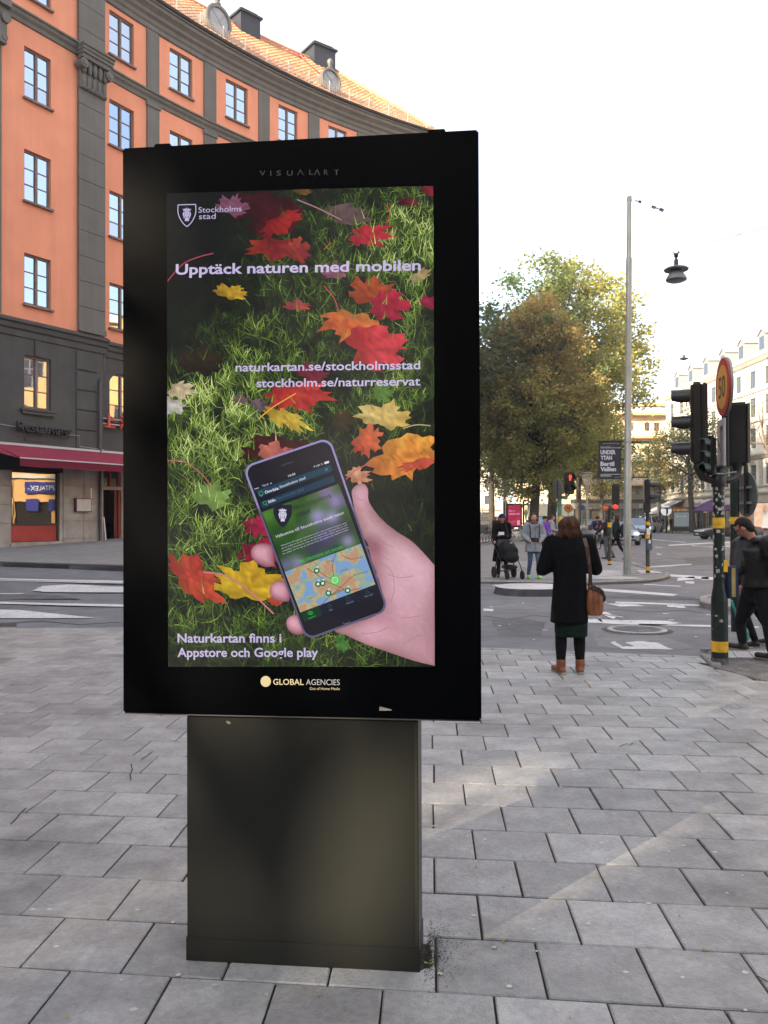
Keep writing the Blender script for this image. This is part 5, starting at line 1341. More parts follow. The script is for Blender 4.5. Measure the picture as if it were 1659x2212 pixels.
LV = [(585, 445, 82, 200, .75, (52, 16, 22), (92, 24, 34)), (500, 452, 36, 20, .8, (128, 72, 98), (150, 90, 118)), (604, 478, 52, 150, .5, (196, 38, 32), (150, 28, 34), 60), (740, 466, 62, 60, .42, (96, 74, 76), (124, 98, 94)),
 (785, 508, 66, 100, .38, (190, 32, 52), (214, 50, 60)), (600, 530, 66, 190, .5, (182, 50, 36), (120, 26, 40)), (640, 545, 34, 60, .8, (214, 84, 44), (130, 30, 48)), (722, 592, 30, 10, .8, (146, 84, 110), (168, 100, 120)),
 (495, 636, 40, 30, .5, (214, 168, 36), (180, 132, 30)), (640, 664, 30, 10, .5, (206, 70, 52), (150, 60, 80)), (900, 600, 34, 60, .35, (196, 176, 128), (170, 140, 90), 60), (926, 658, 24, 30, .8, (190, 40, 80), (150, 30, 60)),
 (800, 640, 48, 10, .9, (196, 84, 36), (170, 60, 40)), (826, 660, 58, 90, .6, (214, 38, 72), (170, 28, 52)), (758, 692, 66, 195, .62, (240, 150, 58), (226, 92, 44)), (795, 752, 84, 75, .62, (232, 62, 74), (210, 44, 44)),
 (430, 790, 50, 10, .8, (34, 26, 22), (60, 48, 30)), (520, 866, 20, 10, .6, (140, 104, 112), (110, 84, 90)), (556, 876, 24, 60, .6, (150, 130, 140), (90, 70, 80)), (640, 846, 76, 160, .55, (232, 62, 46), (200, 50, 50)), (670, 810, 40, 40, .6, (110, 30, 60), (150, 44, 60)),
 (612, 898, 62, 160, .35, (226, 196, 62), (216, 160, 40), 120), (735, 908, 34, 100, .8, (58, 48, 26), (84, 70, 34)), (384, 842, 40, 110, .5, (226, 206, 166), (206, 180, 140), 90), (372, 872, 34, 200, .7, (224, 218, 214), (190, 180, 170)),
 (826, 906, 66, 20, .55, (240, 214, 130), (226, 180, 80)), (856, 982, 104, 110, .48, (250, 178, 60), (244, 120, 44), 80), (786, 948, 40, 120, .9, (240, 120, 66), (220, 70, 44)), (900, 1000, 50, 150, .3, (214, 74, 60), (240, 110, 60), 80),
 (614, 966, 86, 200, .6, (62, 20, 24), (96, 34, 36)), (588, 988, 48, 60, .7, (226, 120, 96), (190, 90, 90)), (768, 1030, 32, 60, .6, (232, 170, 130), (220, 130, 90)), (452, 1078, 46, 20, .8, (110, 150, 56), (150, 182, 96)),
 (548, 1138, 46, 80, .5, (190, 30, 74), (160, 24, 60)), (560, 1186, 56, 150, .7, (196, 32, 66), (150, 22, 56)), (408, 1250, 84, 75, .5, (222, 82, 46), (196, 50, 40), 120), (535, 1272, 80, 10, .68, (250, 206, 34), (214, 160, 26)), (590, 1300, 20, 50, .6, (200, 90, 40), (220, 60, 60)),
 (738, 1396, 26, 10, .6, (64, 130, 44), (104, 160, 60), 0), (820, 850, 30, 90, .7, (80, 130, 50), (120, 165, 60)), (880, 440, 26, 10, .5, (120, 30, 44), (84, 22, 36)), (925, 415, 20, 40, .8, (170, 36, 50), (120, 30, 40)), (650, 415, 24, 40, .5, (130, 96, 40), (90, 60, 30))]
for k, L_ in enumerate(LV): leaf(L_[0], L_[1], L_[2]*1.22, *L_[3:7], seed=k+1, sqa=(L_[7] if len(L_) > 7 else None))
def stroke(mb, pts, w_, d, c):
    P3 = [clampuv(*p) for p in pts]
    for (x0, y0), (x1, y1) in zip(P3[:-1], P3[1:]):
        l = math.hypot(x1-x0, y1-y0) or 1; nx2, ny2 = -(y1-y0)/l*w_/2, (x1-x0)/l*w_/2
        mb.add([SP(x0-nx2, y0-ny2, d), SP(x1-nx2, y1-ny2, d), SP(x1+nx2, y1+ny2, d), SP(x0+nx2, y0+ny2, d)], [(0, 3, 2, 1)], 0, [c])
def curve_pts(p, n=8):
    out = []
    for i in range(len(p)-1):
        p0 = p[max(0, i-1)]; p1 = p[i]; p2 = p[i+1]; p3 = p[min(len(p)-1, i+2)]
        for k in range(n):
            t = k/n; out.append(tuple(.5*((2*b)+(-a+c)*t+(2*a-5*b+4*c-d_)*t*t+(-a+3*b-3*c+d_)*t**3) for a, b, c, d_ in zip(p0, p1, p2, p3)))
    out.append(p[-1]); return out
for pts, w_, c in (([(363, 995), (400, 998), (440, 1028), (462, 1060)], 2.4, (176, 96, 100)), ([(440, 1236), (490, 1244), (545, 1282), (592, 1326)], 3.2, (206, 120, 130)), ([(363, 608), (395, 572), (430, 556), (462, 548)], 2.6, (170, 70, 90)), ([(642, 432), (690, 452), (738, 476)], 2.6, (170, 120, 130)), ([(700, 618), (722, 645), (732, 672)], 2.2, (190, 70, 90)), ([(802, 1000), (770, 1015), (748, 1036)], 2.4, (196, 90, 90)), ([(634, 1296), (650, 1325), (660, 1342)], 2.4, (170, 60, 60)), ([(836, 440), (842, 465), (832, 490)], 2, (190, 50, 70)), ([(700, 540), (715, 525)], 2, (190, 80, 50)), ([(930, 920), (900, 918), (870, 926)], 2.4, (190, 170, 130)), ([(560, 905), (590, 880), (640, 850)], 2.2, (240, 180, 70))):
    stroke(lf, curve_pts(pts), w_, .003, rgb(*c))
tag(lf.build('pictured_leaves', m_pic, screen), kind='stuff')
# a second, sparse layer of blades in front of the leaves
g2 = MB()
for k in range(800):
    u = rr.uniform(US0+5, US1-5); v = rr.uniform(450, 1435); b = gbright(u, v)
    if rr.random() > b*1.1: continue
    L = rr.uniform(14, 40); a = rr.gauss(-1.57, .5); x1, y1 = u+math.cos(a)*L, v+math.sin(a)*L
    if not inside(x1, y1): continue
    c = gcol(b*rr.uniform(.9, 1.5)+.08, 1); w_ = rr.uniform(.8, 1.7)
    g2.add([SP(u-w_, v, .0031), SP(u+w_, v, .0031), SP(x1, y1, .0031)], [(0, 1, 2)], 0, [c])
tag(g2.build('pictured_grass', m_pic, screen), kind='stuff')
# hand
def q1(x, y): return ((500+x/1.7463)/1.507, (1250+y/1.7463)/1.507)
def q8(x, y): return ((700+x/2.765)/1.507, (1400+y/2.765)/1.507)
def segd(p, a, b):
    ax, ay = b[0]-a[0], b[1]-a[1]; t = max(0, min(1, ((p[0]-a[0])*ax+(p[1]-a[1])*ay)/(ax*ax+ay*ay+1e-9))); return math.hypot(p[0]-a[0]-ax*t, p[1]-a[1]-ay*t)
def skin_fn(poly, base=(214, 170, 176), dark=(146, 100, 104), wdt=26, lights=()):
    def f(px, py):
        d = min(segd((px, py), poly[i], poly[(i+1) % len(poly)]) for i in range(len(poly)))
        k = min(1, d/wdt)**.7; n = .98+.04*fb3(px, py, 60, 4)+.05*fb3(px, py, 8, 2)
        c = [b_+(a_-b_)*k for a_, b_ in zip(base, dark)]
        for (lx, ly, lr, lc, am) in lights:
            e = math.exp(-((px-lx)**2+(py-ly)**2)/(lr*lr))*am; c = [x*(1-e)+y*e for x, y in zip(c, lc)]
        return rgb(*[max(0, min(255, x*n)) for x in c])
    return f
hd = MB()
palm = curve_pts([q1(*p) for p in [(1130, 640), (1128, 605), (1155, 576), (1195, 568), (1220, 600), (1226, 670), (1290, 760), (1370, 830), (1470, 895), (1540, 965), (1597, 1030)]], 4)+[q1(1597, 1300), q1(1598, 1601)]+curve_pts([q1(*p) for p in [(1598, 1601), (1480, 1572), (1340, 1525), (1200, 1475), (1100, 1430), (1030, 1402), (1090, 1370), (1200, 1340), (1290, 1300), (1320, 1250), (1300, 1180), (1270, 1080), (1240, 1000), (1215, 900), (1180, 860), (1150, 760)]], 4)
pl = skin_fn(palm, (213, 170, 177), (150, 106, 110), 30, [(*q1(1500, 1080), 60, (226, 178, 196), .7), (*q1(1180, 640), 26, (224, 168, 190), .8), (*q1(1260, 930), 22, (150, 92, 110), .8), (*q1(1330, 1330), 34, (188, 130, 150), .7), (*q1(1240, 1420), 30, (224, 170, 188), .8), (*q1(1540, 1480), 60, (190, 138, 152), .7), (*q1(1250, 1000), 20, (176, 116, 132), .6), (*q1(1400, 1200), 50, (222, 172, 190), .6), (*q1(1590, 1300), 40, (196, 144, 158), .5)])
cell_fill(hd, palm, .0034, pl, 7)
hand_o = hd.build('pictured_hand', m_pic, screen)
st_ = MB(); cr_ = rgb(178, 126, 136)
for pts in ([(1232, 700), (1262, 742), (1290, 790)], [(1150, 700), (1175, 720), (1200, 718)], [(1160, 650), (1180, 660), (1205, 655)], [(1270, 850), (1310, 900), (1370, 930)], [(1330, 1080), (1400, 1100), (1480, 1090)], [(1290, 1010), (1350, 1060), (1370, 1150), (1350, 1240)], [(1180, 1420), (1270, 1410), (1340, 1380)], [(1420, 1480), (1480, 1440), (1560, 1420)], [(1240, 990), (1300, 980), (1340, 1000)], [(1255, 1060), (1290, 1130), (1310, 1230)], [(1410, 1330), (1500, 1320), (1560, 1300)], [(1150, 880), (1220, 930), (1250, 990)]):
    stroke(st_, curve_pts([q1(*p) for p in pts]), 1.3, .0036, cr_)
st_.build('palm_creases', m_pic, hand_o)
for pts, li in (([(690, 1035), (640, 1040), (590, 1018), (560, 985), (556, 945), (580, 915), (620, 905), (655, 910), (680, 930)], (600, 950)), ([(772, 1235), (730, 1238), (690, 1225), (666, 1195), (664, 1155), (690, 1125), (730, 1117), (762, 1130), (780, 1170)], (700, 1160)), ([(855, 1418), (815, 1425), (775, 1405), (757, 1370), (762, 1335), (790, 1314), (825, 1316), (850, 1340), (862, 1380)], (790, 1350))):
    pg_ = curve_pts([q1(*p) for p in pts+[pts[0]]], 4)[:-1]; lx, ly = q1(*li)
    fgm = MB(); cell_fill(fgm, pg_, .0036, skin_fn(pg_, (214, 156, 172), (140, 76, 90), 16, [(lx, ly, 14, (236, 180, 196), .7)]), 5)
    fgm.build('pictured_finger', m_pic, hand_o)
# phone
A4 = [q1(507, 470), q1(1003, 302), q1(1337, 1288), q1(868, 1458)]
def bil(a, b, Q=A4):
    x = [(1-a)*(1-b)*Q[0][k]+a*(1-b)*Q[1][k]+a*b*Q[2][k]+(1-a)*b*Q[3][k] for k in (0, 1)]; return tuple(x)
def rrect(Q, i=0, ra=.115, rb=.058, n=8):
    out = []
    for (ca_, cb_, a0) in ((1-i-ra, 1-i*.5-rb, 0), (i+ra, 1-i*.5-rb, 90), (i+ra, i*.5+rb, 180), (1-i-ra, i*.5+rb, 270)):
        for k in range(n+1):
            q = rad(a0+90*k/n); out.append(bil(ca_+ra*math.cos(q), cb_+rb*math.sin(q), Q))
    return out
phm = MB()
def flat(mb, pts, d, c):
    A = sum(pts[k][0]*pts[(k+1) % len(pts)][1]-pts[(k+1) % len(pts)][0]*pts[k][1] for k in range(len(pts)))
    if A > 0: pts = pts[::-1]
    mb.add([SP(px, py, d) for px, py in pts], [tuple(range(len(pts)))], 0, [c])
ph_edge = lambda x, y: rgb(150, 142, 190) if (y < 1100 and x < 760) else rgb(96, 90, 120)
cell_fill(phm, rrect(A4, 0), .0038, lambda x, y: ph_edge(x, y), 14)
flat(phm, rrect(A4, .022, .10, .052), .0041, rgb(24, 22, 34))
phone_o = phm.build('pictured_phone', m_pic, screen)
pc = MB()
def quadq(p4, d, c): flat(pc, [q8(*p) for p in p4], d, c)
def qfill(p4, d, fn, st=5): cell_fill(pc, [q8(*p) for p in p4], d, fn, st)
quadq([(345, 512), (1028, 270), (1480, 1480), (810, 1725)], .0043, rgb(16, 22, 36))
quadq([(375, 545), (1040, 312), (1062, 370), (398, 604)], .0045, rgb(24, 62, 84)); quadq([(412, 650), (1066, 408), (1086, 466), (432, 704)], .0045, rgb(24, 58, 80))
def flower(x, y):
    X = (x*1.507-700)*2.765; Y = (y*1.507-1400)*2.765
    c = [52+22*fb3(x, y, 40), 92+30*fb3(x, y, 40), 34]
    for (fx, fy, fr, cc_, am) in ((1000, 560, 90, (130, 110, 160), .9), (1090, 640, 70, (150, 130, 190), .95), (930, 780, 80, (160, 150, 205), .95), (1060, 790, 70, (170, 160, 215), .95), (1150, 900, 100, (70, 56, 90), .8), (1000, 960, 110, (84, 70, 130), .9), (1200, 1000, 60, (150, 140, 190), .9), (740, 1190, 70, (140, 130, 180), .9), (640, 1200, 60, (120, 110, 170), .9), (900, 1080, 90, (64, 56, 96), .8), (860, 620, 50, (90, 120, 70), .5), (780, 880, 50, (90, 80, 120), .6), (1180, 620, 60, (120, 100, 150), .7), (560, 1080, 120, (30, 60, 30), .7), (460, 760, 60, (90, 150, 50), .5)):
        e = math.exp(-((X-fx)**2+(Y-fy)**2)/(fr*fr))*am; c = [a_*(1-e)+b_*e for a_, b_ in zip(c, cc_)]
    return rgb(*[max(0, min(255, q)) for q in c])
qfill([(425, 740), (1115, 483), (1315, 1022), (630, 1275)], .0045, flower)
def mapc(x, y):
    X = (x*1.507-700)*2.765; Y = (y*1.507-1400)*2.765; n = fb3(X, Y, 130, 7)+.35*math.exp(-((X-1000)**2+(Y-1350)**2)/(230**2))
    if n < -.02: return rgb(126, 160, 205)
    if n < .14: return rgb(150, 172, 140)
    if n < .3: return rgb(190, 172, 136)
    return rgb(186, 148, 118)
qfill([(630, 1275), (1315, 1022), (1445, 1388), (770, 1640)], .0045, mapc, 3)
quadq([(770, 1640), (1445, 1388), (1480, 1480), (808, 1725)], .0046, rgb(20, 28, 44)); quadq([(770, 1640), (935, 1578), (968, 1665), (808, 1725)], .0047, rgb(14, 56, 30))
for pts in ([(830, 1240), (920, 1300), (1000, 1360), (1100, 1400)], [(1090, 1110), (1060, 1220), (1080, 1350)], [(950, 1580), (1030, 1500), (1160, 1390), (1250, 1310), (1380, 1270)], [(900, 1190), (960, 1290), (1060, 1340)], [(1100, 1400), (1200, 1440), (1320, 1420)], [(1140, 1120), (1220, 1160), (1330, 1140)]):
    stroke(pc, curve_pts([q8(*p) for p in pts], 5), 1.3, .0048, rgb(150, 70, 60))
for (x, y, r_, c) in ((1080, 1350, 58, (120, 190, 110)), (1082, 1350, 30, (190, 235, 190)), (1082, 1350, 22, (110, 220, 110))):
    cx, cy = q8(x, y); rpx = r_/4.167; flat(pc, [(cx+rpx*math.cos(a*.39), cy+rpx*math.sin(a*.39)) for a in range(16)], .0047+.0001*(60-r_)/20, rgb(*c))
for (x, y) in ((918, 1265), (930, 1385), (972, 1378), (1023, 1465), (1196, 1442)):
    for r_, c, dz in ((27, (20, 110, 60), .0049), (13, (225, 235, 225), .005), ):
        cx, cy = q8(x, y); rpx = r_/4.167; flat(pc, [(cx+rpx*math.cos(a*.52), cy+rpx*math.sin(a*.52)) for a in range(12)], dz, rgb(*c))
    cx, cy = q8(x+6, y-32); flat(pc, [(cx+2.6*math.cos(a*.7), cy+2.6*math.sin(a*.7)) for a in range(9)], .0049, rgb(190, 210, 215))
stroke(pc, [q8(600, 320), q8(706, 288)], 3.2, .0045, rgb(60, 58, 66)); stroke(pc, curve_pts([q8(1145, 1728), q8(1178, 1742), q8(1214, 1718)]), 1.2, .0045, rgb(110, 108, 118))
flat(pc, [q8(*p) for p in ((985, 290), (1026, 277), (1030, 296), (989, 309))], .0047, rgb(225, 225, 240))
stroke(pc, [q8(995, 345), q8(1016, 366)], 1, .0047, rgb(70, 170, 130)); stroke(pc, [q8(1018, 343), q8(994, 368)], 1, .0047, rgb(70, 170, 130))
def ring(mb, cx, cy, rx, ry, w_, d, c, n=14):
    for k in range(n):
        a0, a1 = 6.2832*k/n, 6.2832*(k+1)/n; stroke(mb, [(cx+rx*math.cos(a0), cy+ry*math.sin(a0)), (cx+rx*math.cos(a1), cy+ry*math.sin(a1))], w_, d, c)
gq = rgb(60, 170, 90)
ring(pc, *q8(418, 570), 4.2, 4.6, 1, .0047, gq); stroke(pc, [q8(402, 582), q8(420, 598), q8(436, 578)], 1, .0047, gq); ring(pc, *q8(452, 656), 3.6, 3.6, 1, .0047, gq); stroke(pc, [q8(462, 668), q8(474, 680)], 1, .0047, gq)
ring(pc, *q8(862, 1645), 5.5, 3.4, 1, .0049, rgb(50, 190, 80)); ring(pc, *q8(862, 1645), 2, 2, 1, .0049, rgb(50, 190, 80)); ring(pc, *q8(1032, 1580), 3.4, 3.4, .8, .0049, rgb(70, 84, 104)); ring(pc, *q8(1200, 1518), 4, 4, .8, .0049, rgb(70, 84, 104)); stroke(pc, [q8(1357, 1475), q8(1372, 1440), q8(1390, 1462), q8(1357, 1475)], .8, .0049, rgb(70, 84, 104))
for k in range(3): cx, cy = q8(364+k*14, 530-k*4); flat(pc, [(cx+1.3*math.cos(a*.9), cy+1.3*math.sin(a*.9)) for a in range(7)], .0047, rgb(210, 210, 220))
stroke(pc, [q8(500, 482), q8(514, 478)], 2, .0047, rgb(200, 200, 210)); stroke(pc, [q8(892, 334), q8(902, 322)], 2, .0047, rgb(200, 200, 210))
pc.build('phone_picture', m_pic, phone_o)
def ptext(body, p0, p1, col, d=.0048, cap=None, bold=.0, parent=None, align='L', shear=0, name='lettering', k=1):
    """text along p0->p1 (px), width fitted; cap = capital height in px"""
    a, b = SP(*p0, d), SP(*p1, d); R = (b-a); upv = V((0, 0, 1)); n_ = R.normalized(); upv = (upv-n_*upv.dot(n_)).normalized()
    ppm = 3.0/1750
    h = None if cap is None else cap*(SP(p0[0], p0[1]-10, d)-SP(*p0, d)).length/10
    mname = 'print_%d_%d_%d' % tuple(int(x) for x in col)
    return text(body, a, R, upv, emat(mname, rgb(*col), KE*.94), parent or screen, name, width=R.length, height=h, bold=bold, shear=shear)
LAV = (196, 184, 224)
ptext('Upptäck naturen med mobilen', (381, 594), (909, 585), LAV, .0058, cap=22, bold=.022)
ptext('naturkartan.se/stockholmsstad', (510, 803), (908, 798), LAV, .0058, cap=18, bold=.016)
ptext('stockholm.se/naturreservat', (555, 837), (908, 833), LAV, .0058, cap=18, bold=.016)
ptext('Naturkartan finns i', (385, 1387), (609, 1387), LAV, .0058, cap=19, bold=.02)
ptext('Appstore och Google play', (385, 1418), (688, 1418), LAV, .0058, cap=19, bold=.02)
ptext('Stockholms', (430, 461), (523, 458), LAV, .0058, cap=12, bold=.0)
ptext('stad', (431, 475), (467, 474), LAV, .0058, cap=12, bold=.0)
# crest
def crest(cx, cy, s, line, fill, bg, d, par):
    m = MB(); 
    def q(x, y): return (cx+x*s, cy+y*s*1.0)
    sh = [(-19, -21), (19, -22)]+curve_pts([(19, -22), (19, -4), (14, 10), (7, 20), (0, 26)], 4)+curve_pts([(0, 26), (-7, 20), (-14, 10), (-19, -4), (-19, -21)], 4)
    if bg: flat(m, [q(*p) for p in sh], d, bg)
    for a_, b_ in zip(sh, sh[1:]+sh[:1]): 
        if a_ != b_: stroke(m, [q(*a_), q(*b_)], 2.0*s if line else .01, d+.0001, line or fill)
    flat(m, [q(*p) for p in [(-4.2, 14), (4.6, 14), (4.6, 7), (-4.2, 7)]], d+.0002, fill)
    for sg_ in (-1, 1):
        flat(m, [q(sg_*x, y) for x, y in [(3, -7), (7.5, -6), (9, -1), (8, 3), (6.5, 6), (8, 7.5), (5, 8), (4.5, 3)]], d+.0002, fill)
    flat(m, [q(5.2*math.cos(a*.393), -1+8*math.sin(a*.393)) for a in range(16)], d+.0003, fill)
    flat(m, [q(*p) for p in [(-7, -7.5), (-9, -13), (-5.5, -11), (-4, -14), (-1.5, -11.5), (0, -16), (1.5, -11.5), (4, -14), (5.5, -11), (9, -13), (7, -7.5)]], d+.0004, fill)
    dk = bg or rgb(30, 34, 40)
    stroke(m, [q(-5.2, -6), q(-5.3, 2), q(-3, 7)], .7*s, d+.0005, dk); stroke(m, [q(5.2, -6), q(5.3, 2), q(3, 7)], .7*s, d+.0005, dk); stroke(m, [q(-3.4, -3), q(-1.2, -3)], .9*s, d+.0005, dk); stroke(m, [q(1.2, -3), q(3.4, -3)], .9*s, d+.0005, dk); stroke(m, [q(.3, -3), q(.4, 1), q(-.4, 1.3)], .6*s, d+.0005, dk); stroke(m, [q(-1.5, 3.5), q(1.6, 3.5)], .8*s, d+.0005, dk); stroke(m, [q(-6.5, -7.6), q(6.5, -7.6)], .7*s, d+.0005, dk)
    return m.build('crest', m_pic, par)
crest(405, 465, 1.0, rgb(*LAV), rgb(*LAV), None, .0054, screen)
cx, cy = q8(612, 765); cr1 = crest(cx, cy, .98, rgb(28, 30, 50), rgb(214, 210, 230), rgb(28, 30, 50), .0052, phone_o)
DK = (26, 28, 44)
ptext('Stockholms', q8(708, 726), q8(1052, 606), DK, .0056, cap=11, bold=.01, parent=phone_o); ptext('stad', q8(736, 784), q8(862, 742), DK, .0056, cap=11, bold=.01, parent=phone_o)
W_ = (222, 222, 235)
ptext('Område:', q8(456, 574), q8(582, 533), W_, .0052, cap=6, bold=.02, parent=phone_o); ptext('Stockholms stad', q8(590, 525), q8(818, 440), W_, .0052, cap=6, parent=phone_o)
ptext('Sök:', q8(486, 660), q8(552, 636), W_, .0052, cap=6, bold=.02, parent=phone_o); ptext('Aktivitet eller plats', q8(562, 632), q8(806, 540), (44, 84, 108), .0052, cap=5.5, parent=phone_o)
ptext('TELIA', q8(428, 514), q8(490, 494), (190, 190, 205), .0052, cap=4.2, parent=phone_o); ptext('15:35', q8(665, 424), q8(728, 402), W_, .0052, cap=4.4, bold=.01, parent=phone_o); ptext('100 %', q8(916, 334), q8(976, 312), (200, 200, 215), .0052, cap=4.2, parent=phone_o)
ptext('Välkomna till Stockholms stads natur', q8(552, 974), q8(1168, 752), W_, .0056, cap=6.2, parent=phone_o)
for k, t_ in enumerate(('Välkommen till naturen i Stockholms stad. I den stadsnära naturen ryms', 'det ett myller av liv och det är nära till upplevelser, aktivitet eller ro och', 'avkoppling. I Naturkartan hittar du information som hjälper dig att planera', 'din utflykt. Du får tips på vad som finns att uppleva på respektive plats.')):
    ptext(t_, q8(596+k*6, 1048+k*24), q8(1186+k*8, 838+k*20), (200, 200, 214), .0056, cap=2.8, parent=phone_o)
ptext('Mer information och kontakt', q8(762, 1192), q8(1156, 1056), (60, 190, 90), .0056, cap=5.6, parent=phone_o)
uu = MB(); stroke(uu, [q8(764, 1198), q8(1158, 1062)], .7, .0056, rgb(60, 190, 90)); uu.build('underline', m_pic, phone_o)
ptext('Täby', q8(1014, 1196), q8(1072, 1176), (60, 60, 60), .0056, cap=4, parent=phone_o); ptext('Lidingö', q8(1132, 1276), q8(1200, 1252), (60, 60, 60), .0056, cap=3.4, parent=phone_o); ptext('Ekerö', q8(848, 1522), q8(898, 1504), (60, 60, 60), .0056, cap=3.4, parent=phone_o)
ptext('tockho', q8(1052, 1492), q8(1164, 1440), (40, 34, 34), .0056, cap=6, bold=.01, parent=phone_o)
for t_, a, b, c in (('Upptäck', (846, 1700), (912, 1674), (50, 180, 80)), ('Sök', (1032, 1628), (1062, 1616), (130, 138, 150)), ('Aktuellt', (1186, 1568), (1250, 1544), (130, 138, 150)), ('Min sida', (1352, 1506), (1424, 1480), (130, 138, 150))):
    ptext(t_, q8(*a), q8(*b), c, .0056, cap=3.4, parent=phone_o)
# lettering on the case
def ktext(body, p0, p1, m, cap=None, bold=0): 
    a, b = Kp(*p0, HF+.001), Kp(*p1, HF+.001); h = None if cap is None else cap*(Kp(p0[0], p0[1]-10, HF)-Kp(*p0, HF)).length/10
    return text(body, a, b-a, (0, 0, 1), m, KI, 'lettering', width=(b-a).length, height=h, bold=bold)
m_gt = mat('grey_print', (.10, .10, .11), .5)
for ch, (a, b) in zip('VISU', ((561, 573), (584, 586), (597, 607), (620, 632))): ktext(ch, (a, 379.5), (b, 379.2), m_gt, 11, .006)
for ch, (a, b) in zip('LRT', ((668, 676), (700, 709), (722, 732))): ktext(ch, (a, 377.5), (b, 377.2), m_gt, 11, .006)
for (a, b) in ((643, 655), (679, 691)):
    lm = MB()
    m_ = (a+b)/2; lm.add([Kp(x, y, HF+.001) for x, y in ((a-.9, 378), (m_, 365), (b+.9, 378), (b-1.1, 378), (m_, 369), (a+1.1, 378))], [(0, 5, 4, 1), (1, 4, 3, 2)])
    lm.build('lettering', m_gt, KI)
m_cream_l = emat('lit_cream', rgb(250, 226, 168), KE*.9); m_cream_w = emat('lit_cream_pale', rgb(222, 214, 200), KE*.85)
ktext('GLOBAL', (590, 1479), (656, 1479.5), m_cream_l, 12.5, .012); ktext('AGENCIES', (661, 1479.5), (734, 1480), m_cream_w, 12.5, -.004); ktext('Out of Home Media', (669, 1490), (734, 1490.5), m_cream_l, 5.6, 0)
dk_ = MB(); dk_.add([Kp(574+11.2*math.cos(a*.262), 1472+11.8*math.sin(a*.262), HF+.001) for a in range(24)][::-1], [tuple(range(24))]); dk_.build('emblem_disc', m_cream_l, KI)
sk_ = MB(); sk_.add([Kp(*p, HF+.0012) for p in ((820, 1526), (828, 1528), (846, 1533), (846, 1535), (819, 1535))], [(4, 3, 2, 1, 0)]); sk_.build('sticker_scrap', mat('sticker_scrap', (.4, .37, .3), .8, var=.3, scale=60), KI)
sk_ = MB(); sk_.add([Kp(*p, .001) for p in ((488, 1558), (493, 1557), (499, 1561), (496, 1565), (490, 1562))], [(4, 3, 2, 1, 0)]); sk_.build('sticker_scrap', mat('sticker_scrap2', (.2, .19, .17), .8), KI)
# ================================================================ STREET FURNITURE
def band(mb, c, z0, z1, r, n=16): mb.tube([V((c[0], c[1], z0)), V((c[0], c[1], z1))], r, n)
def zat(v, Y, u=830): return P(u, v, Y).z
def stickers(parent, r, z0, z1, n, seed, base=(0, 0)):
    rr = random.Random(seed); m = MB()
    for k in range(n):
        z = rr.uniform(z0, z1); a = rr.uniform(math.pi*.85, math.pi*2.15); w_ = rr.uniform(.004, .02); h_ = rr.uniform(.008, .034); st = 5
        ring_ = []
        for i in range(st+1):
            t = i/st; aa = a+(w_/r)*(t-.5)*2; ring_.append((aa, z+h_/2+rr.uniform(-.008, .008)*.9, z-h_/2+rr.uniform(-.01, .01)))
        vs = []
        for aa, zt, zb_ in ring_: vs += [V((base[0]+(r+.0015)*math.cos(aa), base[1]+(r+.0015)*math.sin(aa), zt)), V((base[0]+(r+.0015)*math.cos(aa), base[1]+(r+.0015)*math.sin(aa), zb_))]
        m.add(vs, [(i*2, i*2+1, i*2+3, i*2+2) for i in range(st)])
    return tag(m.build('sticker_scraps', m_paper, parent, True), kind='stuff')
def hood(mb, c, f, r, L=.2, n=14):
    """signal visor: tube open below, pointing along f"""
    f = V(f).normalized(); s = f.cross(V((0, 0, 1))).normalized(); u = V((0, 0, 1)); vs = []
    for j, (d, k) in enumerate(((0, 1), (L, .98))):
        for i in range(n+1):
            a = rad(-25+230*i/n); vs.append(V(c)+f*(d if i not in (0, n) or j == 0 else d*.55)+s*(r*k*math.cos(a))+u*(r*k*math.sin(a)))
        for i in range(n+1):
            a = rad(-25+230*i/n); vs.append(V(c)+f*(d if i not in (0, n) or j == 0 else d*.55)+s*((r-.008)*k*math.cos(a))+u*((r-.008)*k*math.sin(a)))
    m_ = n+1
    fs = [(i, i+1, 2*m_+i+1, 2*m_+i) for i in range(n)]+[(m_+i, 3*m_+i, 3*m_+i+1, m_+i+1) for i in range(n)]+[(2*m_+i, 2*m_+i+1, 3*m_+i+1, 3*m_+i) for i in range(n)]
    mb.add(vs, fs)
m_sig = mat('signal_black', (.014, .012, .011), .38, var=.2, scale=10)
m_siglens = mat('dark_lens', (.03, .02, .015), .15, spec=.7)
m_green_sheen = mat('visor_green_sheen', (.10, .14, .13), .35, metal=.3)
def signal_head(root, c, f, n=3, pitch=.28, w_=.28, dep=.16, lit=None, hl=.2, r=.105, name='signal_head', back=False):
    """lamp housing centred on c facing f; returns the housing"""
    f = V(f).normalized(); s = V((0, 0, 1)).cross(f).normalized(); h = pitch*n+.03; c = V(c)
    b = MB(); b.obox(c, s*w_/2, f*dep/2, V((0, 0, h/2))); hs = b.build(name, m_sig, root, True, bevel=.03, seg=3)
    for k in range(n):
        z = h/2-.015-pitch*(k+.5); q = c+f*(dep/2+.001)+V((0, 0, z))
        l = MB(); mx = MX(((s.x, 0, f.x, 0), (s.y, 0, f.y, 0), (0, 1, f.z, 0), (0, 0, 0, 1))); l.lathe([(r*.9, 0), (r*.8, .012), (r*.4, .02)], c=q, n=18, mx=mx)
        l.build('lens', lit[k] if lit and lit[k] else m_siglens, hs, True, smooth=60)
        v = MB(); hood(v, q, f, r, hl); v.build('visor', m_sig, hs, True, smooth=50)
    return hs
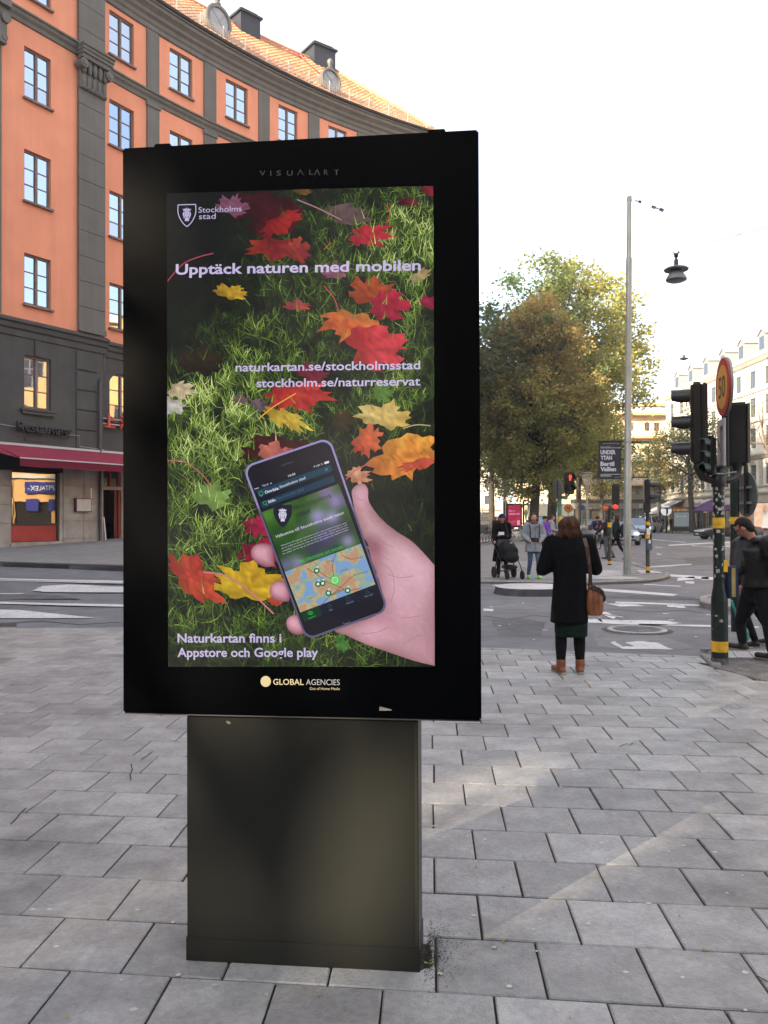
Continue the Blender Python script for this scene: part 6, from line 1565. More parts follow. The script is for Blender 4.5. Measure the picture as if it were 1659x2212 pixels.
# ---------------- foreground signal pole at right
b0 = G(1555, 1438); YP = b0.y; SPO = empty('traffic_light_pole', (b0.x, b0.y, 0)); tag(SPO, 'black sticker scarred traffic light pole with yellow bands and a 50 speed sign', 'traffic light')
def lp_(u, v, dY=0): p = P(u, v, YP+dY); return p-V((b0.x, b0.y, 0))
zz = lambda v: P(1555, v, YP).z
post = MB(); post.lathe([(.088, -.02), (.088, zz(1303)), (.085, zz(1290)), (.066, zz(1268)), (.061, zz(1255)), (.060, zz(1045)), (.058, zz(1020)), (.052, zz(1010))], n=22)
post.build('post', m_dkgreen, SPO, True, smooth=40)
y = MB(); y.lathe([(.0895, zz(1407)), (.0895, zz(1384))], n=22); y.build('yellow_band', m_yellow, SPO, True, smooth=40)
y = MB(); y.lathe([(.0625, zz(1141)), (.0625, zz(1118))], n=22); y.build('yellow_band', m_yellow, SPO, True, smooth=40)
y = MB(); y.lathe([(.09, -.0), (.0895, .0), (.0895, zz(1420))], n=22); y.build('worn_foot', mat('worn_grey', (.10, .10, .09), .8, var=.4, scale=18), SPO, True, smooth=40)
stickers(SPO, .0605, zz(1245), zz(1145), 38, 5); stickers(SPO, .0605, zz(1115), zz(1040), 44, 6); stickers(SPO, .088, zz(1380), zz(1310), 5, 7)
ysk = MB(); ysk.obox(lp_(1563, 1222)+V((0, -.03, 0)), (.022, 0, 0), (0, .03, 0), (0, 0, .065)); ysk.build('yellow_sticker', m_yellow, SPO, True)
# button box
bx = MB(); c = lp_(1579, 1257); bx.obox(c+V((0, -.02, 0)), (.058, 0, 0), (0, .045, 0), (0, 0, .178)); pbx = bx.build('push_button_box', mat('box_blue', (.012, .022, .07), .4, var=.2), SPO, True, bevel=.012, seg=3)
bx = MB(); bx.obox(c+V((0, -.067, .0)), (.021, 0, 0), (0, .003, 0), (0, 0, .158)); bx.build('stripe', mat('box_yellow', (.34, .26, .08), .5, var=.2), pbx, True)
# collar with clamp wire
cl_ = MB(); cl_.lathe([(.075, zz(1052)), (.078, zz(1045)), (.078, zz(1030)), (.07, zz(1026))], n=20); cl_.lathe([(.09, zz(1012)+.0), (.09, zz(1008)), (.05, zz(1004))], n=20)
cl_.build('collar', m_sig, SPO, True, smooth=40)
wi = MB(); wi.tube([V((.10*math.cos(a*.42)-.0, .10*math.sin(a*.42), zz(1022)+.012*math.sin(a*.42))) for a in range(16)], .008, 6); wi.tube([V((.05, -.09, zz(1023))), V((.17, -.06, zz(1020)))], .007, 6); wi.build('clamp_wire', m_galv, SPO, True)
# thin mast carrying the signs
mp = MB(); x0 = lp_(1571, 900); mp.tube([V((x0.x, .02, zz(1010))), V((x0.x, .02, zz(800)))], .028, 12); mp.build('sign_mast', m_sig, SPO, True, smooth=40)
# speed sign, seen almost edge on
nd = V((-.98, .17, 0)).normalized(); sd_v = V((0, 0, 1)).cross(nd); cs = lp_(1560, 836, .0); R50 = .318
mxs = MX(((sd_v.x, 0, nd.x, 0), (sd_v.y, 0, nd.y, 0), (0, 1, 0, 0), (0, 0, 0, 1)))
d = MB(); d.lathe([(R50, -.02), (R50, .0)], c=cs, n=40, mx=mxs); disc = d.build('speed_sign', mat('sign_red_enamel', (.42, .03, .025), .45, var=.06), SPO, True, smooth=30)
d = MB(); d.lathe([(R50*.76, .0015), (R50*.76, .003)], c=cs, n=40, mx=mxs); d.build('yellow_face', mat('sign_yellow', (.72, .36, .045), .45, var=.05), disc, True)
d = MB(); d.lathe([(R50+.004, -.045), (R50+.006, -.02), (R50-.01, -.021)], c=cs, n=40, mx=mxs); d.build('rim', m_galv, disc, True, smooth=30)
text('50', cs+nd*.005-V((0, 0, .115)), -sd_v if False else (sd_v if sd_v.cross(V((0, 0, 1))).dot(nd) > 0 else -sd_v), (0, 0, 1), m_black, disc, 'numerals', width=.30, height=.235, bold=.01, align='C', local=True)
# white plate below with lane arrows
RV = sd_v if sd_v.cross(V((0, 0, 1))).dot(nd) > 0 else -sd_v
cp_ = lp_(1556.5, 957); pl_ = MB(); pl_.obox(cp_-nd*.01, RV*.17, nd*.008, V((0, 0, .262))); ap = pl_.build('arrow_plate', mat('plate_white', (.55, .54, .55), .5, var=.1, scale=5), SPO, True, bevel=.006)
ar = MB()
def pstroke(mb, pts, w_, O, R, U, Nn, dz=.002):
    for (xa, ya), (xb, yb) in zip(pts[:-1], pts[1:]):
        l = math.hypot(xb-xa, yb-ya); nx_, ny_ = -(yb-ya)/l*w_/2, (xb-xa)/l*w_/2
        mb.add([O+R*(xa-nx_)+U*(ya-ny_)+Nn*dz, O+R*(xb-nx_)+U*(yb-ny_)+Nn*dz, O+R*(xb+nx_)+U*(yb+ny_)+Nn*dz, O+R*(xa+nx_)+U*(ya+ny_)+Nn*dz], [(0, 1, 2, 3)])
UZ = V((0, 0, 1))
for pts in ([(-.08, .0), (.02, -.1), (.02, -.22)], [(.02, -.1), (.02, .17)], [(.07, .17), (.07, -.2)], [(-.03, .12), (.02, .18), (.07, .12)], [(-.12, .05), (-.1, -.03), (-.05, .01)], [(.03, .14), (.07, .19), (.11, .14)]): pstroke(ar, pts, .022, cp_, RV, UZ, nd)
ar.build('arrows', m_black, ap, True)
# left vehicle signal facing left
sh = signal_head(SPO, lp_(1507, 915)+V((0, .02, 0)), (-.93, .36, 0), 3, .293, .20, .13, hl=.2, r=.095)
fins = MB(); q = lp_(1514, 915); fins.obox(q+V((.02, -.06, 0)), (.028, 0, 0), (0, .03, 0), (0, 0, .44)); fins.build('side_cover', mat('cover_brown', (.03, .024, .02), .28), sh, True, bevel=.015, seg=3)
br = MB(); a = lp_(1508, 1000); br.tube([a, a+V((0, 0, -.06)), a+V((.05, 0, -.16)), a+V((.14, .0, -.19)), V((0, 0, a.z-.19))], [.05, .05, .045, .04, .045], 12); br.build('bracket', m_sig, SPO, True, smooth=50)
# small cycle signal facing towards the viewer's left
sm_ = signal_head(SPO, lp_(1531, 985)+V((0, -.04, 0)), (-.86, -.5, 0), 3, .135, .13, .10, hl=.09, r=.052, name='cycle_signal')
for k in range(3):
    v = MB(); hood(v, lp_(1531, 985)+V((0, -.04, 0))+V((-.86, -.5, 0)).normalized()*.058+V((0, 0, .135*(1-k))), (-.86, -.5, 0), .0535, .085); v.build('visor', m_green_sheen, sm_, True, smooth=50)  # second set of visors, coloured greenish to paint their sheen
# right signal seen from behind
sr = signal_head(SPO, lp_(1598, 936)+V((0, .12, 0)), (.40, .92, 0), 3, .225, .275, .16, hl=.12, r=.09, name='signal_head')
e_ = MB(); q = lp_(1618.5, 935)+V((0, .03, 0)); e_.obox(q, (.012, 0, 0), (0, .03, 0), (0, 0, .33)); e_.build('edge_highlight', mat('lit_edge_tone', (.14, .12, .10), .35), sr, True)  # paler strip paints the lit right edge of the housing
br = MB(); a = lp_(1600, 1003)+V((0, .1, 0)); br.tube([a+V((0, 0, .03)), a+V((0, 0, -.07)), a+V((-.03, -.02, -.14)), a+V((-.1, -.05, -.17)), V((0, 0, a.z-.18))], [.07, .05, .045, .04, .045], 12); br.build('bracket', m_sig, SPO, True, smooth=50)
# second pole behind with a round sign seen from its back
Y2 = 11.6; x2 = P(1587, 1100, Y2); SP2 = empty('traffic_light_pole', (x2.x, Y2, 0)); tag(SP2, 'second dark pole behind the 50 sign pole with a bracket arm and round sign back', 'sign pole')
z2 = lambda v: P(1587, v, Y2).z
p = MB(); p.lathe([(.062, -.02), (.062, z2(975)), (.05, z2(974))], n=16); p.build('post', m_dkgreen, SP2, True, smooth=40)
p = MB(); p.lathe([(.07, z2(1008)), (.07, z2(978)), (.06, z2(974))], n=16); p.obox((.08, 0, z2(990)), (.02, 0, 0), (0, .03, 0), (0, 0, .06)); p.build('head_clamp', m_sig, SP2, True)
p = MB(); p.lathe([(.064, z2(1132)), (.064, z2(1117))], n=16); p.build('yellow_band', m_yellow, SP2, True); p = MB(); p.lathe([(.064, z2(1200)), (.064, z2(1183))], n=16); p.build('yellow_band', m_yellow, SP2, True)
stickers(SP2, .0625, z2(1200), z2(1130), 10, 9)
am = MB(); dx = (1612-1587)/1750*Y2; am.tube([V((0, 0, z2(984))), V((dx-.03, 0, z2(983))), V((dx, 0, z2(988))), V((dx, 0, z2(1012)))], .026, 10); am.tube([V((dx, 0, z2(1005))), V((dx, 0, z2(1110)))], .032, 10); am.build('arm', m_dkgreen, SP2, True, smooth=50)
nb = V((1, .02, 0)).normalized(); sb_ = V((0, 0, 1)).cross(nb); cc = V((dx+.02, .05, z2(1068)))
mxb = MX(((sb_.x, 0, nb.x, 0), (sb_.y, 0, nb.y, 0), (0, 1, 0, 0), (0, 0, 0, 1)))
d = MB(); d.lathe([(.32, 0), (.325, .01), (.32, .02)], c=cc, n=32, mx=mxb); d.build('sign_back', mat('sign_back_grey', (.12, .14, .14), .5, metal=.3, var=.15), SP2, True, smooth=30)
d = MB(); 
for dz in (.1, -.12): d.obox(cc-nb*.02+V((0, 0, dz)), sb_*.2, nb*.012, V((0, 0, .018)))
d.build('sign_rails', m_galv, SP2, True)
# ---------------- tall lamp mast
mb0 = G(1354.5, 1246); YM = mb0.y; LM = empty('lamp_mast', mb0); tag(LM, 'tall tapering grey steel lighting mast standing on the corner of the plaza', 'lamp mast')
zm = lambda v: P(1355, v, YM).z-mb0.z
tilt = (1365-1354.5)/1750*YM/zm(427)
def mm(v): z = zm(v); return V((tilt*z, 0, z))
k_ = YM/1750
t = MB(); t.tube([mm(1248)-V((0, 0, .05)), mm(1000), mm(999), mm(780), mm(779), mm(562), mm(561), mm(470), mm(427)], [8.1*k_, 8.1*k_, 7.6*k_, 7.2*k_, 6.3*k_, 6.2*k_, 4.9*k_, 4.6*k_, 4.4*k_], 20); t.build('shaft', m_galv, LM, True, smooth=40)
t = MB(); t.tube([mm(434), mm(430)], 5.4*k_, 16); t.tube([mm(562), mm(556)], 5.8*k_, 16); t.tube([mm(427), mm(425)], 5.0*k_, 16); t.tube([mm(1035), mm(1033.5)], 8.6*k_, 16); t.tube([mm(956), mm(954.5)], 8.2*k_, 16); t.build('clamps', m_galv, LM, True)
t = MB(); t.obox(mm(1190)+V((-.06, -.105, 0)), (.035, 0, 0), (0, .02, 0), (0, 0, .45)); t.obox(mm(1165)+V((.0, -.11, 0)), (.01, 0, 0), (0, .01, 0), (0, 0, .3)); t.build('cable_cover', m_galv, LM, True)
# span wires with insulators and the hanging lamp
wa = empty('span_wire', mm(432)+mb0); tag(wa, 'thin span wire with dark insulators running from the top of the lamp mast', 'wire')
e1 = P(1700, 540, 19); s1 = mm(432)+mb0
t = MB(); t.tube([s1, s1.lerp(e1, .5), e1], .006, 4); t.build('wire', m_galv, wa)
for f0, f1 in ((.035, .06), (.13, .155), (.155, .19), (.19, .22)):
    pass
t = MB()
for (u, v, u2, v2, r_) in ((1372, 433, 1380, 435, .014), (1380, 434.5, 1385, 436.5, .035), (1408, 446, 1416, 449, .04), (1416, 448.5, 1425, 452, .014), (1425, 451.5, 1433, 455, .045)):
    t.tube([P(u, v, YM), P(u2, v2, YM)], r_, 8)
t.build('insulators', mat('insulator', (.05, .045, .05), .5), wa)
s2 = mm(560)+mb0; YL = 20.0; hk = P(1461, 548, YL)
hw = empty('span_wire', s2); tag(hw, 'thin span wire from the middle of the lamp mast carrying the hanging street lamp', 'wire')
t = MB(); e2 = P(1720, 470, 17); t.tube([s2, hk, e2], .007, 4); t.build('wire', m_galv, hw)
HL = empty('hanging_street_lamp', P(1461, 608, YL)); tag(HL, 'round pendant street lamp with dished disc shade hanging against the white sky', 'street lamp')
kk = YL/1750; zc = P(1461, 608, YL).z; zl = lambda v: P(1461, v, YL).z-zc
m_lamp = mat('lamp_grey', (.16, .165, .18), .45, metal=.3, var=.15); m_lampd = mat('lamp_dark', (.03, .03, .035), .5)
t = MB(); t.lathe([(21*kk, zl(606)), (22*kk, zl(604)), (21*kk, zl(600)), (13*kk, zl(588)), (11*kk, zl(584)), (25*kk, zl(584)), (26*kk, zl(582)), (22*kk, zl(579)), (6*kk, zl(574)), (4.5*kk, zl(573))], n=32); t.build('shade', m_lamp, HL, True, smooth=35)
t = MB(); t.lathe([(4.6*kk, zl(574)), (4.6*kk, zl(562)), (3*kk, zl(560)), (2.2*kk, zl(557)), (4*kk, zl(555)), (5*kk, zl(548)), (2*kk, zl(547))], n=14); t.tube([V((-.02, 0, zl(548))), V((-.09, 0, zl(545)))], .012, 6); t.tube([V((.02, 0, zl(550))), V((.07, 0, zl(543)))], .02, 6); t.build('hanger', m_lampd, HL, True, smooth=40)
t = MB(); t.lathe([(19*kk, zl(607)), (14*kk, zl(609)), (2*kk, zl(609.5))], n=24); t.build('lens', mat('lamp_lens', (.2, .2, .22), .3), HL, True, smooth=40)
fl = empty('hanging_street_lamp', P(1477, 776, 60)); tag(fl, 'tiny far pendant lamp hanging above the far street', 'street lamp')
t = MB(); t.lathe([(.17, -.05), (.2, .0), (.33, .02), (.3, .08), (.1, .12), (.1, .3)], n=12); t.build('shade', m_lampd, fl, True)
# banners on the mast
ban = empty('banner', mm(993)+mb0+V((-.6, 0, 0))); tag(ban, 'black exhibition banner with white stencil lettering on the left of the lamp mast', 'banner')
def MPt(u, v, dY=0): return P(u, v, YM-.02+dY)
t = MB(); q = [MPt(1293, 956), MPt(1343, 953), MPt(1342, 1033), MPt(1293, 1032)]; t.prism(q, (0, .02, 0)); t.build('panel', mat('banner_black', (.017, .017, .021), .5, var=.1), ban)
t = MB(); t.obox((MPt(1291, 954)+MPt(1345, 953))/2, (MPt(1345, 953)-MPt(1291, 954))/2, V((0, .02, 0)), V((0, 0, .02))); t.obox((MPt(1292, 1034)+MPt(1345, 1034))/2, (MPt(1345, 1034)-MPt(1292, 1034))/2, V((0, .02, 0)), V((0, 0, .015))); t.obox(MPt(1292, 1022), (.006, 0, 0), (0, .01, 0), (0, 0, .14)); t.build('rails', m_sig, ban)
m_bt = mat('banner_white', (.5, .5, .56), .6)
def btext(tx, u, v, u2, cap, bold=.0): 
    text(tx, MPt(u, v, -.004), (1, 0, 0), (0, 0, 1), m_bt, ban, 'lettering', width=(u2-u)*YM/1750, height=cap*YM/1750, bold=bold)
btext('UNDER', 1297, 981, 1330, 8.5, .05); btext('YTAN', 1297, 993, 1322, 8.5, .05); btext('Bertil', 1297, 1006, 1327, 8.5, .05); btext('Vallien', 1297, 1017.5, 1331, 8.5, .05)
btext('Öppnar 13 oktober', 1297, 966, 1319, 2.2); btext('www.kulturiform.se', 1301, 958.5, 1338, 2.4); btext('SPRITMUSEUM', 1297, 1029.5, 1320, 3, .03); btext('stadens museum', 1328, 1031, 1341, 1.5)
for v in (967.5, 1024.5): t = MB(); t.obox((MPt(1297, v, -.004)+MPt(1341, v, -.004))/2, (.28, 0, 0), (0, .001, 0), (0, 0, .007)); t.build('rule', m_bt, ban)
bf = empty('banner', mm(993)+mb0+V((.4, 0, 0))); tag(bf, 'empty thin banner frame on the right of the lamp mast', 'banner frame')
t = MB(); c4 = [MPt(1362, 955), MPt(1402, 955), MPt(1399, 1030), MPt(1362, 1032)]
for a, b, w_ in ((0, 1, .03), (1, 2, .008), (2, 3, .02), (3, 0, .008)): t.tube([c4[a], c4[b]], w_, 6)
t.build('frame', m_sig, bf); t = MB(); t.obox((c4[0]+c4[1])/2+V((.12, -.03, 0)), (.13, 0, 0), (0, .004, 0), (0, 0, .02)); t.build('rail_label', m_greenpaint, bf)
# ---------------- slender signal poles on the plaza
def pole(name, label, u, v, cat='traffic light', r=.06, vtop=1040, bands=(), mt=m_dkgreen, stick=6):
    b = G(u, v, .06); o = empty(name, b); tag(o, label, cat); Y = b.y; z = lambda vv: P(u, vv, Y).z-b.z
    p = MB(); p.lathe([(r*1.1, -.02), (r*1.1, .05), (r, .06), (r, z(vtop)), (r*.8, z(vtop)+.01)], n=16); p.build('post', mt, o, True, smooth=40)
    for (a, c) in bands: p = MB(); p.lathe([(r+.004, z(a)), (r+.004, z(c))], n=16); p.build('yellow_band', m_yellow, o, True)
    if stick: stickers(o, r, .6, z(vtop)*.8, stick, int(u))
    return o, b, z
red_l = emat('red_lamp', (1.0, .03, .015), KE*2.2); red_g = emat('red_figure', (1.0, .08, .05), KE*1.6)
# red pedestrian figure pole
o, b, z = pole('traffic_light_pole', 'green sticker covered pole carrying the lit red standing man signal', 1210, 1236, vtop=1048, r=.062, bands=((1128, 1116),), mt=m_greenpaint, stick=10)
k3 = b.y/1750
c = V((20*k3, -.05, z(1044)))
hd_ = signal_head(o, c, (.12, -1, 0), 2, .31, .27, .16, hl=.17, r=.115)
mn = MB(); cf = c+V((0, -.112, .165)); 
mn.ell(cf+V((0, 0, .085)), .017, .006, .02, 8, 6); mn.obox(cf+V((0, 0, .03)), (.034, 0, 0), (0, .004, 0), (0, 0, .035)); mn.obox(cf+V((-.015, 0, -.05)), (.012, 0, 0), (0, .004, 0), (0, 0, .045)); mn.obox(cf+V((.015, 0, -.05)), (.012, 0, 0), (0, .004, 0), (0, 0, .045)); mn.obox(cf+V((-.045, 0, .02)), (.007, 0, 0), (0, .004, 0), (0, 0, .04)); mn.obox(cf+V((.045, 0, .02)), (.007, 0, 0), (0, .004, 0), (0, 0, .04))
mn.build('red_figure', red_g, hd_, True)
p = MB(); p.tube([V((0, 0, z(1074))), V((.2, -.02, z(1073))), V((.26, -.03, z(1069))), V((.26, -.03, z(1062)))], .03, 8); p.build('arm', m_greenpaint, o, True, smooth=50)
p = MB(); nb2 = V((.98, .2, 0)).normalized(); s3 = V((0, 0, 1)).cross(nb2); m3 = MX(((s3.x, 0, nb2.x, 0), (s3.y, 0, nb2.y, 0), (0, 1, 0, 0), (0, 0, 0, 1))); p.lathe([(.30, 0), (.30, .02)], c=(-.06, 0, z(1057)), n=24, mx=m3); p.build('sign_back', mat('sign_back_grey', (0, 0, 0)), o, True, smooth=30)
p = MB(); p.tube([V((-.05, 0, z(1075))), V((-.05, 0, z(1038)))], .03, 8); p.build('sign_mast', m_sig, o, True)
o, b, z = pole('traffic_light_pole', 'short dark green signal pole with two yellow bands left of the lamp mast', 1317, 1221, vtop=1098, r=.06, bands=((1139, 1129), (1220, 1212)))
k3 = b.y/1750
p = MB(); p.lathe([(.07, z(1106)), (.07, z(1096)), (.04, z(1092))], n=12); p.tube([V((.05, 0, z(1100))), V((.16, 0, z(1099))), V((.2, 0, z(1094)))], .04, 8); p.build('bracket', m_dkgreen, o, True)
hb = signal_head(o, V((14*k3, .02, z(1068))), (.1, 1, 0), 2, .34, .25, .12, hl=.05, r=.1)
p = MB(); p.ell(V((11*k3, -.1, z(1094.5))), .075, .05, .075, 14, 10); p.build('red_lamp', red_l, o, True, smooth=60)
ns_ = V((-.1, -1, 0)).normalized()
p = MB(); mxo = MX(((1, 0, 0, 0), (0, 0, -1, 0), (0, 1, 0, 0), (0, 0, 0, 1))); p.lathe([(.10, 0), (.10, .02)], c=(-9*k3, -.05, z(1096.5)), n=20, mx=mxo); ne = p.build('no_entry_sign', mat('orange_red', (.5, .09, .02), .5), o, True)
p = MB(); p.obox((-9*k3, -.075, z(1096.5)), (.06, 0, 0), (0, .003, 0), (0, 0, .014)); p.build('bar', m_yellow, ne, True)
o, b, z = pole('traffic_light_pole', 'slim black signal pole with white stickers at the tip of the plaza kerb', 1399.5, 1238.5, vtop=1092, r=.056, bands=((1134, 1127), (1163, 1154), (1232, 1224)))
k3 = b.y/1750
hb = signal_head(o, V((-1*k3, 0, z(1062))), (1, -.12, 0), 2, .335, .2, .16, hl=.26, r=.1)
p = MB(); p.obox((-.02, 0, z(1096)), (.1, 0, 0), (0, .07, 0), (0, 0, .17)); p.build('clamp', m_sig, o, True, bevel=.03)
p = MB(); p.obox((.03, -.03, z(1176)), (.075, 0, 0), (0, .05, 0), (0, 0, .16)); bb = p.build('push_button_box', mat('button_box_grey', (.07, .10, .14), .5), o, True, bevel=.012); p = MB(); p.obox((.03, -.085, z(1170)), (.03, 0, 0), (0, .004, 0), (0, 0, .05)); p.build('label', m_white, bb, True)
p = MB(); p.obox((0, -.06, z(1148)), (.05, 0, 0), (0, .004, 0), (0, 0, .09)); p.build('notice', m_white, o, True)
# small far signals and signs
def round_sign(u, v, Y, r_, m1, label, inner=None, cat='road sign', vb=None):
    p0 = P(u, v, Y); o = empty('road_sign', (p0.x, p0.y, 0)); tag(o, label, cat)
    t = MB(); t.tube([V((0, .03, 0)), V((0, .03, p0.z))], .035, 8); t.build('post', m_galv, o, True)
    t = MB(); t.lathe([(r_, 0), (r_, .02)], c=(0, 0, p0.z), n=20, mx=MX(((1, 0, 0, 0), (0, 0, -1, 0), (0, 1, 0, 0), (0, 0, 0, 1)))); d = t.build('disc', m1, o, True)
    if inner: inner(d, p0.z, r_)
    return o
def arrow_in(d, z, r_):
    t = MB(); t.lathe([(r_*.8, .021), (r_*.8, .024)], c=(0, 0, z), n=20, mx=MX(((1, 0, 0, 0), (0, 0, -1, 0), (0, 1, 0, 0), (0, 0, 0, 1)))); t.build('face', mat('orange_face', (.65, .28, .02), .5), d, True)
    t = MB(); t.add([V((x*r_, -.03, z+y*r_)) for x, y in ((.4, -.5), (.4, .2), (-.1, .2), (-.1, .4), (-.55, .08), (-.1, -.22), (-.1, -.03), (.18, -.03), (.18, -.5))], [tuple(range(9))]); t.build('arrow', m_black, d, True)
round_sign(1227.5, 1098, 62, .32, mat('orange_red', (0, 0, 0)), 'orange left turn prohibition sign behind the woman in the black coat', arrow_in)
round_sign(1257, 1096, 70, .22, mat('sign_blue2', (.02, .06, .25), .5), 'small round blue road sign beside the park lantern')
def fsig(u, v, Y, label):
    p0 = P(u, v, Y); o = empty('traffic_light_pole', (p0.x, p0.y, 0)); tag(o, label, 'traffic light')
    t = MB(); t.tube([V((0, 0, 0)), V((0, 0, p0.z-.3))], .05, 8); t.build('post', m_dkgreen, o, True)
    hb = signal_head(o, V((0, 0, p0.z-.25)), (0, -1, 0), 3, .28, .3, .2, lit=[red_l, None, None], hl=.15)
fsig(1199, 1087, 66, 'far traffic light showing red between the tree trunks')
fsig(1192, 1092, 72, 'second far traffic light showing red left of the green sticker pole')
# park lanterns
m_lgl = bpy.data.materials.new('lantern_glass'); m_lgl.use_nodes = True
_b = m_lgl.node_tree.nodes['Principled BSDF']; _b.inputs['Base Color'].default_value = (.85, .75, .55, 1); _b.inputs['Roughness'].default_value = .1; _b.inputs['Transmission Weight'].default_value = .0; _b.inputs['Alpha'].default_value = .28
def lantern(u, vt, vb, Y, label, parts=True):
    p0 = P(u, vt, Y); zt = p0.z; o = empty('park_lantern', (p0.x, p0.y, 0)); tag(o, label, 'lantern', 'conical glass park lanterns along the avenue')
    h = (vb-vt)/1750*Y; t = MB(); t.tube([V((0, 0, 0)), V((0, 0, .8)), V((0, 0, .82)), V((0, 0, zt-h*1.7))], [.075, .07, .05, .045], 10); t.lathe([(.045, zt-h*1.72), (.14*h/.95*1.0, zt-h)], n=14); t.build('post', m_galv, o, True, smooth=40)
    r1 = .5*h; t = MB(); t.lathe([(r1*.36, zt-h), (r1*.95, zt-.12*h), (r1*.95, zt-.10*h)], n=16); t.build('glass', m_lgl, o, True, smooth=40)
    t = MB(); t.lathe([(r1*1.05, zt-.1*h), (r1*1.05, zt-.06*h), (r1*.5, zt), (.02, zt+.01)], n=16); t.build('cap', m_lamp, o, True, smooth=35)
    t = MB(); t.tube([V((0, 0, zt-h)), V((0, 0, zt-.55*h))], r1*.22, 8); t.build('bulb_holder', m_galv, o, True)
    t = MB()
    for k in range(4): a = k*1.57+.5; t.tube([V((r1*.36*math.cos(a), r1*.36*math.sin(a), zt-h)), V((r1*.97*math.cos(a), r1*.97*math.sin(a), zt-.1*h))], .018, 5)
    t.build('ribs', m_galv, o, True)
lantern(1267.5, 1020, 1050, 41, 'nearest clear glass park lantern behind the woman with the brown bag')
lantern(1136, 1093-4, 1110, 62, 'park lantern standing in front of the thick leaning trunk')
lantern(1099, 1087-14, 1088, 75, 'park lantern above the red poster stand'); lantern(1066, 1082-1, 1098, 84, 'park lantern left of the red poster stand'); lantern(1041, 1088, 1101, 95, 'far park lantern next to the kiosk edge')
lantern(1422, 1085, 1098, 92, 'far park lantern between the white van and the grey awning')
# litter bin at lantern foot
o = empty('litter_bin', P(1268, 1180, 40)*V((1, 1, 0)) if False else V((P(1268, 1180, 39).x, 39, .06))); tag(o, 'dark domed litter bin at the foot of the nearest park lantern', 'litter bin')
t = MB(); t.lathe([(.34, .02), (.34, .75), (.3, .78)], n=18); t.build('bin', m_sig, o, True, smooth=40); t = MB(); t.lathe([(.62, .78), (.64, .84), (.4, .98), (.05, 1.03)], n=20); t.build('lid', mat('bin_lid', (.05, .055, .065), .35), o, True, smooth=40)
# metro sign
mt0 = P(1440, 1103, 88); ms = empty('metro_sign', (mt0.x, mt0.y, 0)); tag(ms, 'round white metro sign with a blue letter T above the awning', 'metro sign')
t = MB(); mxo = MX(((1, 0, 0, 0), (0, 0, -1, 0), (0, 1, 0, 0), (0, 0, 0, 1))); t.lathe([(.53, -.3), (.53, .0)], c=(0, 0, mt0.z), n=28, mx=mxo); t.build('disc', emat('metro_white', (.8, .8, .85), KE*.9), ms, True)
text('T', V((.05, -.02, mt0.z-.3)), (1, 0, 0), (0, 0, 1), mat('metro_blue', (.01, .015, .12), .5), ms, 'letter', width=.62, height=.62, bold=.06, align='C', local=True)
t = MB(); t.tube([V((0, .15, 0)), V((0, .15, mt0.z-.4))], .08, 8); t.build('post', m_sig, ms, True)
# red poster stand
ps0 = P(1109, 1167, 60); PS = empty('poster_stand', (ps0.x, ps0.y, 0)); tag(PS, 'framed crimson poster stand with white lettering among the tree trunks', 'poster stand')
def pq(u, v): return P(u, v, 60)-V((ps0.x, ps0.y, 0))
t = MB()
for u in (1089, 1131): t.obox((pq(u, 1120)+pq(u, 1087))/2*V((1, 1, 0))+V((0, .05, (pq(0, 1087).z)/2)), (.06, 0, 0), (0, .06, 0), (0, 0, pq(0, 1087).z/2))
t.build('posts', m_black, PS, True)
t = MB(); a, b = pq(1093, 1088), pq(1128, 1138); t.obox((a+b)/2+V((0, .06, 0)), ((b.x-a.x)/2, 0, 0), (0, .06, 0), (0, 0, (a.z-b.z)/2)); t.build('case', m_black, PS, True)
t = MB(); a, b = pq(1097, 1091), pq(1125, 1136); t.obox((a+b)/2+V((0, -.01, 0)), ((b.x-a.x)/2, 0, 0), (0, .005, 0), (0, 0, (a.z-b.z)/2)); po = t.build('poster', emat('poster_crimson', rgb(170, 34, 72), KE*.95), PS, True)
def pst_(tx, u, v, u2, cap, bold=0): text(tx, pq(u, v)+V((0, -.02, 0)), (1, 0, 0), (0, 0, 1), emat('poster_pink', rgb(235, 170, 190), KE*.9), po, 'lettering', width=(u2-u)*60/1750, height=cap*60/1750, bold=bold, local=True)
pst_('Ska vi', 1099, 1105, 1112, 3.6, .02); pst_('hjälpas åt?', 1099, 1111.5, 1123, 3.6, .02); pst_('Tack för att du hjälper till', 1099, 1127, 1114, 1.2); pst_('att hålla staden ren', 1099, 1130, 1112, 1.2); pst_('Stockholm', 1100, 1094.5, 1106, 1.2)
t = MB(); a, b = pq(1117, 1124), pq(1122.5, 1134); t.obox((a+b)/2+V((0, -.02, 0)), ((b.x-a.x)/2, 0, 0), (0, .003, 0), (0, 0, (a.z-b.z)/2)); t.build('phone_icon', emat('poster_pink', (0, 0, 0)), po, True)
# white notice board
wb0 = P(1048, 1130, 64); WB = empty('notice_board', (wb0.x, wb0.y, 0)); tag(WB, 'white notice board beside the kiosk edge above the rental bikes', 'notice board')
t = MB(); q = lambda u, v: P(u, v, 64)-V((wb0.x, wb0.y, 0)); a, b = q(1034, 1110), q(1058, 1133); t.obox((a+b)/2, ((b.x-a.x)/2, 0, 0), (0, .03, 0), (0, 0, (a.z-b.z)/2)); t.build('board', m_white, WB, True)
t = MB(); t.tube([V((.3, .05, 0)), V((.3, .05, 1.3))], .04, 6); t.tube([V((-.35, .05, 0)), V((-.35, .05, 1.3))], .04, 6); t.build('posts', m_galv, WB, True)
for tx, v in (('Köpt en', 1120), ('Kaffe & Bulle', 1125)): text(tx, q(1041 if v < 1122 else 1037.5, v)+V((0, -.04, 0)), (1, 0, 0), (0, 0, 1), m_black, WB, 'lettering', height=.10, size=.14, local=True)
